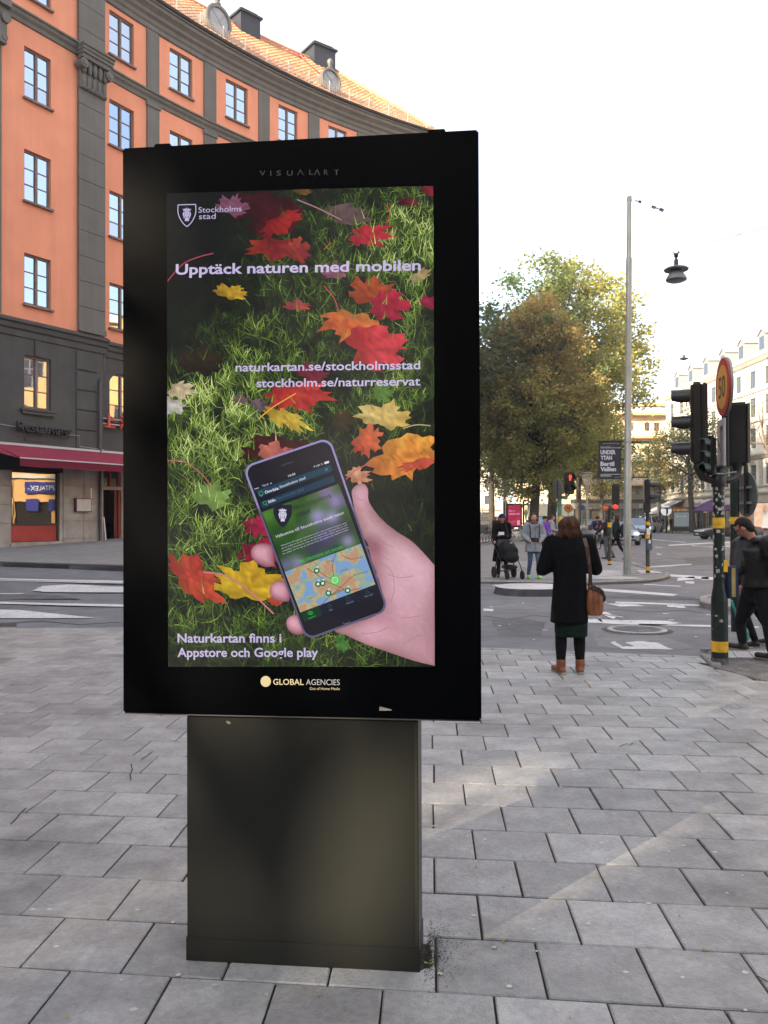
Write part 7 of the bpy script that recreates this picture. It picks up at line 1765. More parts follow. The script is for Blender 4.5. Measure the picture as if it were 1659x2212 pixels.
# bus shelter
bs0 = V((XT(1470, 86), 86, .0)); BS = empty('bus_shelter', bs0); tag(BS, 'glass bus shelter with flat roof and lit advert panel beside the street tree', 'bus shelter')
def bq(u, v, Y=86): return P(u, v, Y)-bs0
t = MB(); t.obox((0.1+1.2, 1.0, bq(1440, 1098).z+.05), (2.9, 0, 0), (0, 1.0, 0), (0, 0, .06)); t.build('roof', mat('shelter_roof', (.10, .085, .065), .6), BS, True)
for i, (x, y_) in enumerate(((-.85, 0), (1.2, 0), (3.6, 0), (-.85, 1.8), (3.6, 1.8))): t = MB(); t.tube([V((x, y_, 0)), V((x, y_, bq(1440, 1098).z))], .05, 6); t.build('post', m_sig, BS, True)
t = MB(); t.box(-.85, 1.0, -.05, .08, .25, 2.35); ad = t.build('advert_case', m_sig, BS, True); t = MB(); t.box(-.72, .87, -.07, -.055, .75, 2.25); t.build('advert', emat('advert_grey', rgb(120, 132, 134), KE*.8), ad, True)
text('NYA RUM', V((-.45, -.075, 1.75)), (1, 0, 0), (0, 0, 1), m_white, ad, 'lettering', width=1.0, height=.14, local=True)
t = MB(); t.box(1.3, 3.5, 1.75, 1.78, .3, 2.2); t.build('glass_panel', m_farglass, BS, True)
# far right kerb and pavement
fp = [gp(1365, 1144.5), gp(1420, 1148.8), gp(1500, 1154), gp(1570, 1160.5), gp(1700, 1172), (70, 60), (70, 115), (16, 112)]
fpv = tag(sheet('far_pavement', fp, .08, mat('far_paving', (.2, .19, .18), .85, var=.12, scale=1.5), thick=.1, step=8), kind='structure'); kerb('kerb_stone', fp[:5], .10, .16, parent=fpv, L=3.0, side=1)

# ---------------- haze volume added to lower background contrast, standing for veiling glare
hz = MB().box(-90, 90, -45, 205, -1.4, 36.5).build('haze', [])
tag(hz, kind='stuff'); hz.data.materials.clear()
hm_ = bpy.data.materials.new('haze_air'); hm_.use_nodes = True; hm_.node_tree.nodes.clear()
pv_ = hm_.node_tree.nodes.new('ShaderNodeVolumePrincipled'); pv_.inputs['Color'].default_value = (.95, .96, 1, 1); pv_.inputs['Density'].default_value = .0007; pv_.inputs['Anisotropy'].default_value = .2
ho_ = hm_.node_tree.nodes.new('ShaderNodeOutputMaterial'); hm_.node_tree.links.new(pv_.outputs[0], ho_.inputs['Volume']); hz.data.materials.append(hm_)
# ================================================================ VEHICLES
m_light_h = emat('headlamp_lit', (1.0, .93, .8), KE*2.6); m_light_o = mat('headlamp_glass', (.5, .5, .52), .1, spec=.8)
m_tail = emat('tail_lamp_lit', (1.0, .05, .02), KE*1.4); m_tail_o = mat('tail_lamp', (.25, .01, .01), .2)
m_plate = mat('licence_plate', (.6, .6, .6), .5)
KINDS = {
 'sedan': dict(L=4.7, W=.91, st=[(-2.35, .66, .80), (-2.25, .92, .86), (-1.55, 1.0, .90), (-1.0, .96, .91), (.7, .93, .91), (1.5, .86, .90), (2.1, .74, .86), (2.35, .55, .78)], gh=[(-1.75, .98), (-.95, 1.42), (.25, 1.44), (1.15, .95)], wh=(1.42, -1.38)),
 'hatchback': dict(L=4.2, W=.89, st=[(-2.1, .62, .80), (-2.05, .98, .86), (-1.4, 1.02, .89), (0, .96, .89), (1.0, .95, .89), (1.7, .84, .86), (2.1, .58, .76)], gh=[(-2.0, 1.0), (-1.6, 1.46), (.15, 1.49), (1.1, .95)], wh=(1.32, -1.3)),
 'estate': dict(L=4.7, W=.91, st=[(-2.35, .62, .82), (-2.28, 1.0, .87), (-1.4, 1.02, .91), (0, .98, .91), (1.0, .96, .91), (1.9, .84, .88), (2.35, .58, .78)], gh=[(-2.25, 1.02), (-1.9, 1.5), (.15, 1.52), (1.1, .97)], wh=(1.45, -1.4)),
 'suv': dict(L=4.8, W=.96, st=[(-2.4, .72, .86), (-2.33, 1.12, .92), (-1.4, 1.14, .96), (0, 1.1, .96), (1.05, 1.08, .96), (1.95, 1.0, .93), (2.4, .74, .84)], gh=[(-2.25, 1.14), (-1.85, 1.68), (.2, 1.72), (1.15, 1.08)], wh=(1.5, -1.45)),
 'van': dict(L=4.9, W=.95, st=[(-2.45, .8, .88), (-2.42, 1.15, .92), (-1.2, 1.2, .95), (.4, 1.18, .95), (1.5, 1.12, .94), (2.1, .98, .9), (2.45, .66, .82)], gh=[(-2.4, 1.18), (-2.3, 1.88), (.75, 1.92), (1.75, 1.12)], wh=(1.5, -1.5)),
}
def car(kind, loc, rz, paint, label, lights=False, tails=False, name='car', cat='car', zoff=0):
    k = KINDS[kind]; W = k['W']; o = empty(name, (loc[0], loc[1], gz(loc[0], loc[1])+zoff), rz); tag(o, label, cat)
    b = MB(); n = 12
    for (y, zt, w) in k['st']:
        zb = .24 if abs(y) < k['L']/2-.2 else .34
        prof = [(-w*.9, zb), (-w, .42), (-w*1.0, .62), (-w*.985, zt-.16), (-w*.93, zt-.03), (-w*.7, zt+.01), (w*.7, zt+.01), (w*.93, zt-.03), (w*.985, zt-.16), (w*1.0, .62), (w, .42), (w*.9, zb)]
        for x, z in prof: b.v.append(V((x, y, max(z, zb))))
    m = len(k['st'])
    fs = [(i*n+j, i*n+(j+1) % n, (i+1)*n+(j+1) % n, (i+1)*n+j) for i in range(m-1) for j in range(n)]+[tuple(range(n)), tuple(reversed(range((m-1)*n, m*n)))]
    b.f = [list(f) for f in fs]; b.m = [0]*len(fs); b.c = [None]*len(fs)
    g = k['gh']; zr = max(z for _, z in g)
    # roof skin
    (y0, za), (y1, z1), (y2, z2), (y3, zb_) = g; t = .045
    body = b.build('body', paint, o, True, smooth=35)
    r = MB(); rw = W*.70; vs = [(-rw, y1, z1-.04), (-rw*.85, y1, z1), (rw*.85, y1, z1), (rw, y1, z1-.04), (-rw, y2, z2-.04), (-rw*.85, y2, z2+.01), (rw*.85, y2, z2+.01), (rw, y2, z2-.04)]
    ym = (y1+y2)/2; vs2 = vs[:4]+[(x, ym, z+.035) for x, _, z in vs[:4]]+vs[4:]
    r.add(vs2, [(i*4+j, (i+1)*4+j, (i+1)*4+j+1, i*4+j+1) for i in range(2) for j in range(3)]); 
    for sgn in (-1, 1):
        for (ya, zaa, xa, yb, zbb, xb) in ((y0, za-.02, W*.9, y1, z1-.02, rw), (y3, zb_-.02, W*.9, y2, z2-.02, rw), ((y0+y3)/2-.05, .97*za, W*.93, (y1+y2)/2-.05, z1-.01, rw)):
            r.tube([V((sgn*xa, ya, zaa)), V((sgn*xb, yb, zbb))], .035, 5)
    r.build('roof', paint, o, True, smooth=40)
    gl = MB(); a = W*.9; q = rw-.01
    P8 = [(-a, y0+.02, za-.02), (a, y0+.02, za-.02), (a, y3-.02, zb_-.02), (-a, y3-.02, zb_-.02), (-q, y1+.01, z1-.03), (q, y1+.01, z1-.03), (q, y2-.01, z2-.03), (-q, y2-.01, z2-.03)]
    gl.add(P8, [(0, 1, 5, 4), (1, 2, 6, 5), (2, 3, 7, 6), (3, 0, 4, 7)]); gl.build('window_glass', m_glassdark, o, True)
    for y in k['wh']:
        for sgn in (-1, 1):
            wv = MB(); R_ = .33 if kind not in ('suv', 'van') else .37; mx = MX(((0, 0, sgn, 0), (1, 0, 0, 0), (0, 1, 0, 0), (0, 0, 0, 1)))
            c = V((sgn*(W-.2), y, R_)); wv.lathe([(R_*.7, 0), (R_, .01), (R_, .21), (R_*.7, .225)], c=c, n=20, mx=mx); wl = wv.build('wheel', m_rubber, o, True, smooth=35)
            rv = MB(); rv.lathe([(R_*.68, .20), (R_*.62, .222), (R_*.2, .215), (.02, .225)], c=c, n=10, mx=mx); rv.build('rim', mat('rim_silver', (.35, .35, .36), .3, metal=.7), wl, True)
            ar_ = MB(); ar_.lathe([(R_+.05, .18), (R_+.05, .215)], c=c, n=20, mx=mx); ar_.build('wheel_arch', m_black, o, True)
    yf, yr = k['st'][-1][0], k['st'][0][0]; zf = k['st'][-2][1]
    for sgn in (-1, 1):
        h = MB(); h.ell((sgn*W*.68, yf-.13, zf-.12), .17, .16, .085, 12, 8); h.build('headlight', m_light_h if lights else m_light_o, o, True, smooth=60)
        h = MB(); zt_ = k['st'][1][1]; h.obox((sgn*W*.76, yr+.03, zt_-.16), (.13, 0, 0), (0, .06, 0), (0, 0, .09 if kind != 'van' else .2)); h.build('taillight', m_tail if tails else m_tail_o, o, True, bevel=.02)
        h = MB(); h.ell((sgn*(W+.09), g[3][0]-.25, g[3][1]+.05), .09, .05, .065, 8, 6); h.build('mirror', paint, o, True, smooth=60)
    gm_ = MB(); gm_.obox((0, yf+.0, .52), (W*.45, 0, 0), (0, .03, 0), (0, 0, .07)); gm_.obox((0, yf+.01, .33), (W*.6, 0, 0), (0, .03, 0), (0, 0, .04)); gm_.build('grille', m_black, o, True)
    p = MB(); p.obox((0, yf+.04, .42), (.26, 0, 0), (0, .008, 0), (0, 0, .055)); p.build('licence_plate', m_plate, o, True); p = MB(); p.obox((0, yr-.012, .72 if kind != 'van' else .8), (.26, 0, 0), (0, .01, 0), (0, 0, .055)); p.build('licence_plate', m_plate, o, True)
    bp = MB(); bp.obox((0, yf-.06, .36), (W*.84, 0, 0), (0, .08, 0), (0, 0, .09)); bp.build('bumper', m_black if kind in ('suv', 'van') else paint, o, True, bevel=.03); bp = MB(); bp.obox((0, yr+.04, .42), (W*.88, 0, 0), (0, .06, 0), (0, 0, .12)); bp.build('bumper', m_black if kind in ('suv', 'van') else paint, o, True, bevel=.03)
    return o
def cp_(nm, c, r=.28): return mat('car_paint_'+nm, c, r, metal=.3, coat=.5)
def cpos(u, Y): return (XT(u, Y), Y)
pg = cp_('steel_blue', (.06, .09, .14)); pb_ = cp_('pale_blue', (.22, .28, .36)); pk = cp_('black', (.012, .013, .016)); pw_ = cp_('white', (.55, .56, .58)); prd = cp_('red', (.35, .03, .02)); pgr = cp_('dark_grey', (.028, .031, .037)); pbr = cp_('bronze', (.14, .09, .06)); psl = cp_('silver', (.3, .31, .33))
car('suv', cpos(1372, 66), rad(172), pb_, 'blue grey off-road car with lit headlight driving towards us right of the lamp mast', lights=True)
car('hatchback', cpos(1337, 50.5), rad(176), pb_, 'pale blue small car with a lit headlight half hidden by the lamp mast', lights=True)
car('van', cpos(1404, 92), rad(-32), pw_, 'white van seen from behind beyond the slim black signal pole', name='van', cat='van')
car('sedan', cpos(1572, 62), rad(92), pgr, 'dark grey saloon car seen side on behind the 50 sign pole')
car('estate', cpos(1266, 80), rad(4), pk, 'dark estate car with bright brake lights left of the cyclist', tails=True)
car('hatchback', cpos(1291, 86), rad(3), pgr, 'dark hatchback with a brake light just right of the cyclist', tails=True)
car('estate', cpos(1281, 101), rad(2), prd, 'red car in the queue behind the cyclist', tails=True)
car('estate', cpos(1316, 97), rad(2), prd, 'red car in the queue left of the lamp mast', tails=True)
car('van', cpos(1206, 92), rad(178), pg, 'dark blue van seen between the trunk and the green sticker pole', name='van', cat='van')
car('sedan', cpos(1206, 68), rad(176), pb_, 'blue car low behind the person in the grey hoodie', lights=False)
car('van', cpos(1163, 88), rad(178), pw_, 'white van peeping past the thick leaning tree trunk', name='van', cat='van')
car('van', cpos(1075, 98), rad(178), psl, 'pale van far off above the capped woman with the pram', name='van', cat='van')
car('sedan', cpos(1110, 108), rad(178), pk, 'black car far off behind the red poster stand')
car('hatchback', cpos(1335, 112), rad(2), psl, 'silver car far off behind the lamp mast', tails=True)
car('estate', cpos(1245, 108), rad(2), pw_, 'white estate car far off in the queue left of the brake lights', tails=True)
car('hatchback', cpos(1050, 84), rad(100), pgr, 'dark car parked far behind the rental bikes near the kiosk edge')
# ================================================================ BICYCLES
def bicycle(loc, rz, label, col=(.02, .02, .022), cover=False, group=None, steer=0):
    o = empty('bicycle', (loc[0], loc[1], loc[2]), rz); tag(o, label, 'bicycle', group); mf = mat('bike_%d' % int(col[0]*1000), col, .4)
    R_ = .34
    for y in (-.52, .53):
        t = MB(); t.tube([V((0, y+R_*math.cos(a*.2618), R_+R_*math.sin(a*.2618))) for a in range(25)], .022, 6, cap=False); w_ = t.build('wheel', m_rubber, o, True, smooth=60)
        t = MB(); t.tube([V((0, y+(R_-.025)*math.cos(a*.2618), R_+(R_-.025)*math.sin(a*.2618))) for a in range(25)], .01, 5, cap=False)
        for a in range(9): t.tube([V((0, y, R_)), V((0, y+(R_-.03)*math.cos(a*.698), R_+(R_-.03)*math.sin(a*.698)))], .0035, 3)
        t.build('rim', m_chrome, w_, True)
    f = MB()
    for a, b in (((0, -.52, R_), (0, -.08, .3)), ((0, -.08, .3), (0, -.2, .82)), ((0, -.2, .78), (0, -.52, R_)), ((0, -.08, .3), (0, .38, .78)), ((0, -.19, .76), (0, .37, .84)), ((0, .36, .92), (0, .53, R_))): f.tube([V(a), V(b)], .017, 8)
    f.build('frame', mf, o, True, smooth=60)
    h = MB(); h.tube([V((0, .36, .9)), V((0, .36, 1.02))], .015, 6); h.tube([V((-.29, .24, 1.04)), V((-.2, .36, 1.03)), V((.2, .36, 1.03)), V((.29, .24, 1.04))], .014, 6); h.build('handlebar', m_black, o, True)
    s = MB(); s.ell((0, -.24, .92), .075, .14, .035, 10, 6); s.tube([V((0, -.22, .8)), V((0, -.23, .91))], .013, 6); s.build('saddle', m_black, o, True, smooth=60)
    p = MB(); p.tube([V((-.12, -.08, .2)), V((-.05, -.08, .2)), V((-.05, -.08, .3)), V((.05, -.08, .3)), V((.05, -.08, .4)), V((.12, -.08, .4))], .012, 5); p.build('pedals', m_black, o, True)
    if cover: c = MB(); c.prism([V((-.02, -.52+.30*math.cos(a), R_+.30*math.sin(a))) for a in [k*.449 for k in range(14)]], (.04, 0, 0)); c.build('wheel_cover', m_white, o, True)
    return o
r_ = random.Random(3)
for k in range(7):
    Y = 50+k*1.0; bicycle((XT(1036+k*3.4, Y)+.1*k, Y, .065), rad(-62+r_.uniform(-6, 6)), 'rental bicycle with white wheel cover, %s from the kiosk edge in the rack' % ('first', 'second', 'third', 'fourth', 'fifth', 'sixth', 'seventh')[k], (.05, .05, .055), cover=True, group='rental bicycles in the rack beside the kiosk edge')
bicycle((XT(1114, 57), 57, .065), rad(-88), 'black bicycle parked under the red poster stand', (.015, .015, .016))
bicycle((XT(1204, 34.5), 34.5, .065), rad(-60), 'bicycle pushed by the person in the grey hoodie', (.12, .02, .02))
# ================================================================ PEOPLE
m_skin = mat('skin', (.46, .24, .165), .55, var=.05, scale=20)
def cloth(nm, c, r=.85, var=.18, sc=14, bump=.5, bs=26): return mat('cloth_'+nm, c, r, var=var, scale=sc, bump=bump, bscale=bs, spec=.4 if nm == 'parka' else .15)
def organic(name, prims, voxel, m, parent, sm=5, fac=.6):
    b = MB()
    for p in prims:
        if p[0] == 'c':
            _, a, ra, c, rb = p; a, c = V(a), V(c); d = (c-a); L = d.length
            if L < 1e-4: b.ell(a, ra, ra, ra, 12, 8); continue
            q = d.to_track_quat('Z', 'Y').to_matrix().to_4x4(); prof = []
            for i in range(5): t = math.pi/2*(1-i/4); prof.append((max(.001, ra*math.cos(t)), -ra*math.sin(t)))
            for i in range(5): t = math.pi/2*i/4; prof.append((max(.001, rb*math.cos(t)), L+rb*math.sin(t)))
            b.lathe(prof, c=a, n=12, mx=q)
        elif p[0] == 'e':
            b.ell(V(p[1]), p[2], p[3], p[4], 16, 12, mx=(p[5] if len(p) > 5 else None), fn=(p[6] if len(p) > 6 else None))
        elif p[0] == 'l': b.loft(p[1], 20, pw=p[2] if len(p) > 2 else 2.3)
    me = bpy.data.meshes.new('tmp'); me.from_pydata([tuple(x) for x in b.v], [], b.f); bm = bmesh.new(); bm.from_mesh(me); bmesh.ops.recalc_face_normals(bm, faces=bm.faces[:]); bm.to_mesh(me); bm.free()
    o = bpy.data.objects.new('tmp', me); COL.objects.link(o)
    md = o.modifiers.new('r', 'REMESH'); md.mode = 'VOXEL'; md.voxel_size = voxel; md.use_smooth_shade = True
    s = o.modifiers.new('s', 'SMOOTH'); s.factor = fac; s.iterations = sm
    dg = bpy.context.evaluated_depsgraph_get(); m2 = bpy.data.meshes.new_from_object(o.evaluated_get(dg)); bpy.data.objects.remove(o)
    m2.name = name; m2.materials.clear(); m2.materials.append(m); m2.shade_smooth()
    return link(name, m2, parent, True)
BASE = dict(pelvis=(0, 0, .93), waist=(0, 0, 1.06), chest=(0, .0, 1.27), neck=(0, -.01, 1.44), head=(0, .02, 1.585), ls=(-.175, 0, 1.40), rs=(.175, 0, 1.40), le=(-.23, -.02, 1.13), re=(.23, -.02, 1.13), lw=(-.24, .05, .89), rw=(.24, .05, .89),
            lh=(-.085, 0, .90), rh=(.085, 0, .90), lk=(-.095, .02, .49), rk=(.095, .02, .49), la=(-.10, -.02, .09), ra=(.10, -.02, .09), lt=(-.11, .13, .035), rt=(.11, .13, .035))
def person(label, loc, rz, H=1.7, pose=None, near=False, jacket=('navy', (.02, .025, .05)), trousers=('black', (.01, .01, .011)), shoes=(.012, .012, .012), hair=None, coat=None, hood=False, bulk=1.0, group=None, face=True, hem=None, hat=None, skirt=None, tights=None, jr=1.0, boots=None, hairfn=None, open_neck=True, sleeves_only=None, headrot=None):
    o = empty('person', loc, rz); tag(o, label, 'person', group); k = H/1.7
    J = {a: V(b)*k for a, b in BASE.items()}
    for a, b in (pose or {}).items(): J[a] = V(b)*k
    vx = .013 if near else .022
    c = lambda a, ra, b, rb: ('c', J[a] if isinstance(a, str) else a, ra*k, J[b] if isinstance(b, str) else b, rb*k)
    hd = J['head']; HR = (headrot or MX.Identity(4))
    def facefn(p, d):
        # jaw narrows, nose, brow
        q = p.copy(); t = d.z
        if t < -.1: q.x *= 1+.28*t; q.y *= 1+.05*t
        if d.y > .5:
            q.y += .020*k*math.exp(-((d.x)/.16)**2-((t+.12)/.16)**2); q.y -= .008*k*math.exp(-((abs(d.x)-.34)/.14)**2-((t-.08)/.12)**2)
        return q
    bp = [('e', hd, .077*k, .096*k, .118*k, HR, facefn), ('c', J['neck']-V((0, 0, .06*k)), .058*k, hd+HR @ V((0, -.02*k, -.06*k)), .05*k),
          ('e', hd+HR @ V((.078*k, -.005*k, -.01*k)), .012*k, .02*k, .03*k, HR), ('e', hd+HR @ V((-.078*k, -.005*k, -.01*k)), .012*k, .02*k, .03*k, HR),
          c('pelvis', .12, 'waist', .115), c('waist', .115, 'chest', .13), c('chest', .12, 'neck', .06), c('ls', .055, 'chest', .1), c('rs', .055, 'chest', .1)]
    for s_ in 'lr':
        bp += [c(s_+'s', .05, s_+'e', .04), c(s_+'e', .04, s_+'w', .028), c(s_+'h', .085, s_+'k', .055), c(s_+'k', .055, s_+'a', .036), c(s_+'a', .034, J[s_+'a']-V((0, 0, .03)), .03)]
        w, e = J[s_+'w'], J[s_+'e']; d = (w-e).normalized(); side = d.cross(V((0, 0, 1)));  side = side.normalized() if side.length > .2 else V((1, 0, 0))
        palm_ = w+d*.075*k; bp.append(('c', w, .027*k, palm_, .033*k))
        if near:
            up_ = side.cross(d)
            for i, (off, l_) in enumerate(((-.027, .07), (-.009, .08), (.009, .075), (.026, .058))):
                b0_ = palm_+side*off*k+d*.01*k; b1 = b0_+d*l_*.5*k; b2 = b1+(d*.6-up_*.6)*l_*.55*k; bp += [('c', b0_, .0105*k, b1, .0095*k), ('c', b1, .0095*k, b2, .008*k)]
            bp += [('c', w+d*.03*k-side*.02*k, .012*k, w+d*.07*k-side*.055*k, .010*k)]
        else:
            bp += [('c', palm_, .028*k, palm_+d*.05*k, .018*k)]
    organic('body', bp, vx, m_skin, o, 3, .5)
    if face:
        f = MB(); 
        for sx in (-1, 1): f.ell(hd+HR @ V((sx*.031*k, .083*k, .012*k)), .012*k, .008*k, .007*k, 8, 6)
        f.build('eyes', mat('eye_dark', (.03, .02, .015), .3), o, True, smooth=60)
        f = MB(); f.ell(hd+HR @ V((0, .084*k, -.056*k)), .024*k, .008*k, .007*k, 8, 6); f.build('lips', mat('lips', (.35, .1, .09), .5), o, True, smooth=60)
    if trousers:
        tb = [c('pelvis', .135*bulk, 'waist', .12*bulk)]
        for s_ in 'lr': tb += [c(s_+'h', .098*bulk, s_+'k', .066), c(s_+'k', .066, J[s_+'a']+V((0, 0, .02)), .052)]
        organic('trousers', tb, vx*1.1, cloth(*trousers), o, 4)
    if tights:
        tb = []
        for s_ in 'lr': tb += [c(s_+'h', .085, s_+'k', .068), c(s_+'k', .064, J[s_+'k']*.62+J[s_+'a']*.38, .064), c(J[s_+'k']*.62+J[s_+'a']*.38, .064, s_+'a', .044)]
        organic('tights', tb, vx, cloth('tights', (.007, .007, .008), bump=0), o, 4)
    if jacket:
        jb = []
        hz = hem if hem is not None else .86
        if coat is None:
            pv, wa_, ch_, nk = J['pelvis'], J['waist'], J['chest'], J['neck']
            jb.append(('l', [((pv.x, pv.y, hz*k), .175*k*bulk, .14*k*bulk), (wa_, .17*k*bulk, .135*k*bulk), (ch_-V((0, 0, .03)), .19*k*bulk, .14*k*bulk), (ch_+V((0, 0, .09*k)), .185*k*bulk, .13*k*bulk), (nk-V((0, 0, .03*k)), .10*k, .10*k), (nk+V((0, 0, .02*k)), .072*k, .078*k)]))
        else: jb.append(('l', [(V(q[0])*k, q[1]*k, q[2]*k) for q in coat]))
        for s_ in 'lr': jb += [c(s_+'s', .078*jr*bulk, s_+'e', .066*jr), c(s_+'e', .064*jr, s_+'w', .046*jr), c(J[s_+'s'], .075*bulk, J['chest']+V((0, 0, .1*k)), .09)]
        if hood: jb += [('e', J['neck']+V((0, -.085*k, -.01*k)), .125*k, .07*k, .10*k)]
        organic('coat' if coat else 'jacket', jb, vx, cloth(*jacket), o, 5)
    if skirt: organic('skirt', [('l', [(V(q[0])*k, q[1]*k, q[2]*k) for q in skirt[1]])], vx, cloth(*skirt[0]), o, 3)
    for s_ in 'lr':
        a, t_ = J[s_+'a'], J[s_+'t']; d = (t_-a); d.z = 0; d.normalize(); sh = []
        bt = .17 if boots else .02
        heel = a-d*.045*k; heel.z = max(.03*k, a.z-.055*k); toe = t_+d*.04*k
        sh = [('c', heel, .036*k, toe, .034*k), ('c', a+V((0, 0, -.01)), .043*k, heel+d*.05*k, .04*k)]
        if boots: sh += [('c', a-V((0, 0, .02)), .05*k, a+V((0, 0, .045*k)), .052*k)]
        s1 = organic('boot' if boots else 'shoe', sh, .010 if near else .016, mat('shoe_%d_%d' % (shoes[0]*1000, shoes[1]*1000), shoes, .5, var=.25, scale=30), o, 2)
        if near or shoes[1] > .3:
            so_ = MB(); q = [heel-d*.045*k, toe+d*.035*k]; sd_ = V((-d.y, d.x, 0))*.04*k; zb_ = min(heel.z, toe.z)-.036*k
            so_.prism([V((p.x, p.y, zb_)) for p in (q[0]-sd_*.8, q[0]+sd_*.8, q[1]+sd_*.7, q[1]-sd_*.7)], (0, 0, .025*k)); so_.build('sole', mat('sole_pale', (.42, .38, .3) if boots else (.6, .6, .6), .7), s1, True, bevel=.01)
    if hair:
        hc_, kind = hair; mh_ = mat('hair_%d' % int(hc_[0]*10000), hc_, .6, var=.5, scale=8, bump=.8, bscale=30, spec=.2)
        R_ = HR
        def hq(x, y, z): return hd+R_ @ V((x*k, y*k, z*k))
        if kind == 'short': hp = [('e', hq(0, -.016, .026), .083*k, .098*k, .106*k, R_), ('e', hq(0, -.05, -.03), .066*k, .055*k, .07*k, R_)]
        elif kind == 'bun': hp = [('e', hq(0, -.016, .03), .085*k, .1*k, .104*k, R_), ('e', hq(0, -.1, .06), .04*k, .04*k, .04*k)]
        elif kind == 'long': hp = [('e', hq(0, -.02, .03), .09*k, .1*k, .108*k, R_), ('c', hq(-.075, -.03, 0), .038*k, hq(-.085, .0, -.2), .03*k), ('c', hq(.075, -.03, 0), .038*k, hq(.085, .0, -.2), .03*k), ('c', hq(0, -.07, 0), .07*k, hq(0, -.07, -.16), .06*k)]
        else: hp = hairfn(hq, k)
        if kind != 'bob':
            h = organic('hair', hp, .012 if near else .02, mh_, o, 2)
            # open the face
            if kind in ('short', 'long', 'bun'):
                me = h.data; bm = bmesh.new(); bm.from_mesh(me); inv = R_.inverted()
                dl = [v for v in bm.verts if (lambda q: q.y > (.03 if kind != 'short' else .0)*k and q.z < (.062 if kind != 'short' else .05)*k and abs(q.x) < .074*k)(inv @ (v.co-hd))]
                bmesh.ops.delete(bm, geom=dl, context='VERTS'); bm.to_mesh(me); bm.free()
        else:
            h = organic('hair', hp, .009, mh_, o, 2)
            me = h.data
            for v in me.vertices:
                q = v.co-hd; a = math.atan2(q.x, -q.y); w_ = .010*math.sin(a*9+q.z*20)+.008*math.sin(a*23+q.z*34+1)+.012*NZ.noise(V((a*2, q.z*10, 1)))
                s_ = 1+w_/.12*(1.1 if q.z < .05 else .6); v.co = hd+V((q.x*s_, q.y*s_, q.z+.012*NZ.noise(V((a*6, q.z*14, 5)))))
    if hat:
        hb = MB(); hb.ell(hd+V((0, -.005, .05*k)), .092*k, .105*k, .085*k, 16, 10)
        if hat[1]: hb.ell(hd+V((0, .10*k, .045*k)), .07*k, .07*k, .012*k, 12, 6)
        hb.build('cap', cloth(hat[0], hat[2]), o, True, smooth=60)
    return o, J, k
# ---- woman in the black coat, seen from behind
wl = G(1235, 1461); wl.z = 0
def bobfn(hq, k): return [('e', hq(0, -.02, .035), .108*k, .112*k, .098*k), ('e', hq(0, -.035, -.06), .125*k, .10*k, .10*k), ('e', hq(-.085, -.0, -.10), .05*k, .06*k, .06*k), ('e', hq(.085, -.0, -.10), .05*k, .06*k, .07*k), ('e', hq(0, -.06, -.10), .10*k, .05*k, .05*k)]
wo_, J, k = person('woman in a long black coat and brown ankle boots standing with her back to us', (wl.x, wl.y+.06, .018), rad(2), 1.66,
    dict(ls=(-.19, 0, 1.385), rs=(.19, 0, 1.385), le=(-.285, .02, 1.105), re=(.285, .02, 1.105), lw=(-.10, .27, 1.12), rw=(.10, .27, 1.12), head=(0, .03, 1.535), neck=(0, -.005, 1.43), la=(-.10, -.0, .09), ra=(.105, -.0, .09), lt=(-.125, .13, .035), rt=(.125, .13, .035), lk=(-.095, .01, .44), rk=(.10, .01, .44)),
    near=True, jacket=('coat_black', (.0045, .0045, .005), .95, .4, 7, 1.0, 5), coat=[((-.01, 0, .54), .198, .17), ((-.005, 0, .75), .188, .165), ((0, 0, .98), .172, .15), ((0, 0, 1.12), .175, .15), ((0, 0, 1.27), .195, .15), ((0, 0, 1.375), .185, .125), ((0, 0, 1.44), .105, .09), ((0, 0, 1.475), .07, .07)],
    trousers=None, tights=True, skirt=(('skirt_green', (.006, .018, .011), .8, .3, 10, .6, 14), [((.012, 0, .395), .168, .135), ((.012, 0, .50), .172, .14), ((.01, 0, .66), .16, .13)]), boots=True, shoes=(.22, .07, .03), hair=((.085, .036, .017), 'bob'), hairfn=bobfn, jr=1.12, face=False)
# handbag on her right side
bg0 = P(1284, 1330, wl.y-.02); BG = empty('handbag', bg0); tag(BG, 'tan brown leather shoulder bag hanging at the hip of the woman in the black coat', 'bag')
m_tan = mat('tan_leather', (.27, .095, .038), .42, var=.3, scale=9, bump=.4, bscale=14); m_dkl = mat('dark_leather', (.035, .016, .012), .45, var=.2)
kk = wl.y/1750
def bgp(u, v, y=0): return P(u, v, wl.y-.02)-bg0+V((0, y, 0))
b = MB(); secs = [(1329, 1271, 1296, .05), (1326, 1267, 1300, .065), (1310, 1266, 1303, .07), (1290, 1267, 1301, .062), (1275, 1269, 1297, .05), (1268, 1272, 1292, .035)]
b.loft([(((bgp((a+c)/2, v))), (c-a)/2*kk, y_) for v, a, c, y_ in secs], 22, pw=3.2); bag_ = b.build('body', m_tan, BG, True, smooth=60)
b = MB(); b.prism([bgp(1271, 1262, -.05), bgp(1283, 1264, -.055), bgp(1296, 1276, -.06), bgp(1297, 1283, -.066), bgp(1288, 1276, -.066), bgp(1273, 1270, -.06)], (0, .1, 0)); b.tube([bgp(1288, 1268, -.05), bgp(1298, 1276, -.06), bgp(1305, 1292, -.03), bgp(1304, 1298, 0)], .014, 7); b.build('flap', m_dkl, BG, True, smooth=40)
b = MB()
for u in (1279, 1290): b.tube([bgp(u, 1273, -.058), bgp(u+1.5, 1300, -.074), bgp(u-.5, 1325, -.066)], .004, 5)
b.build('seams', m_tan, BG, True)
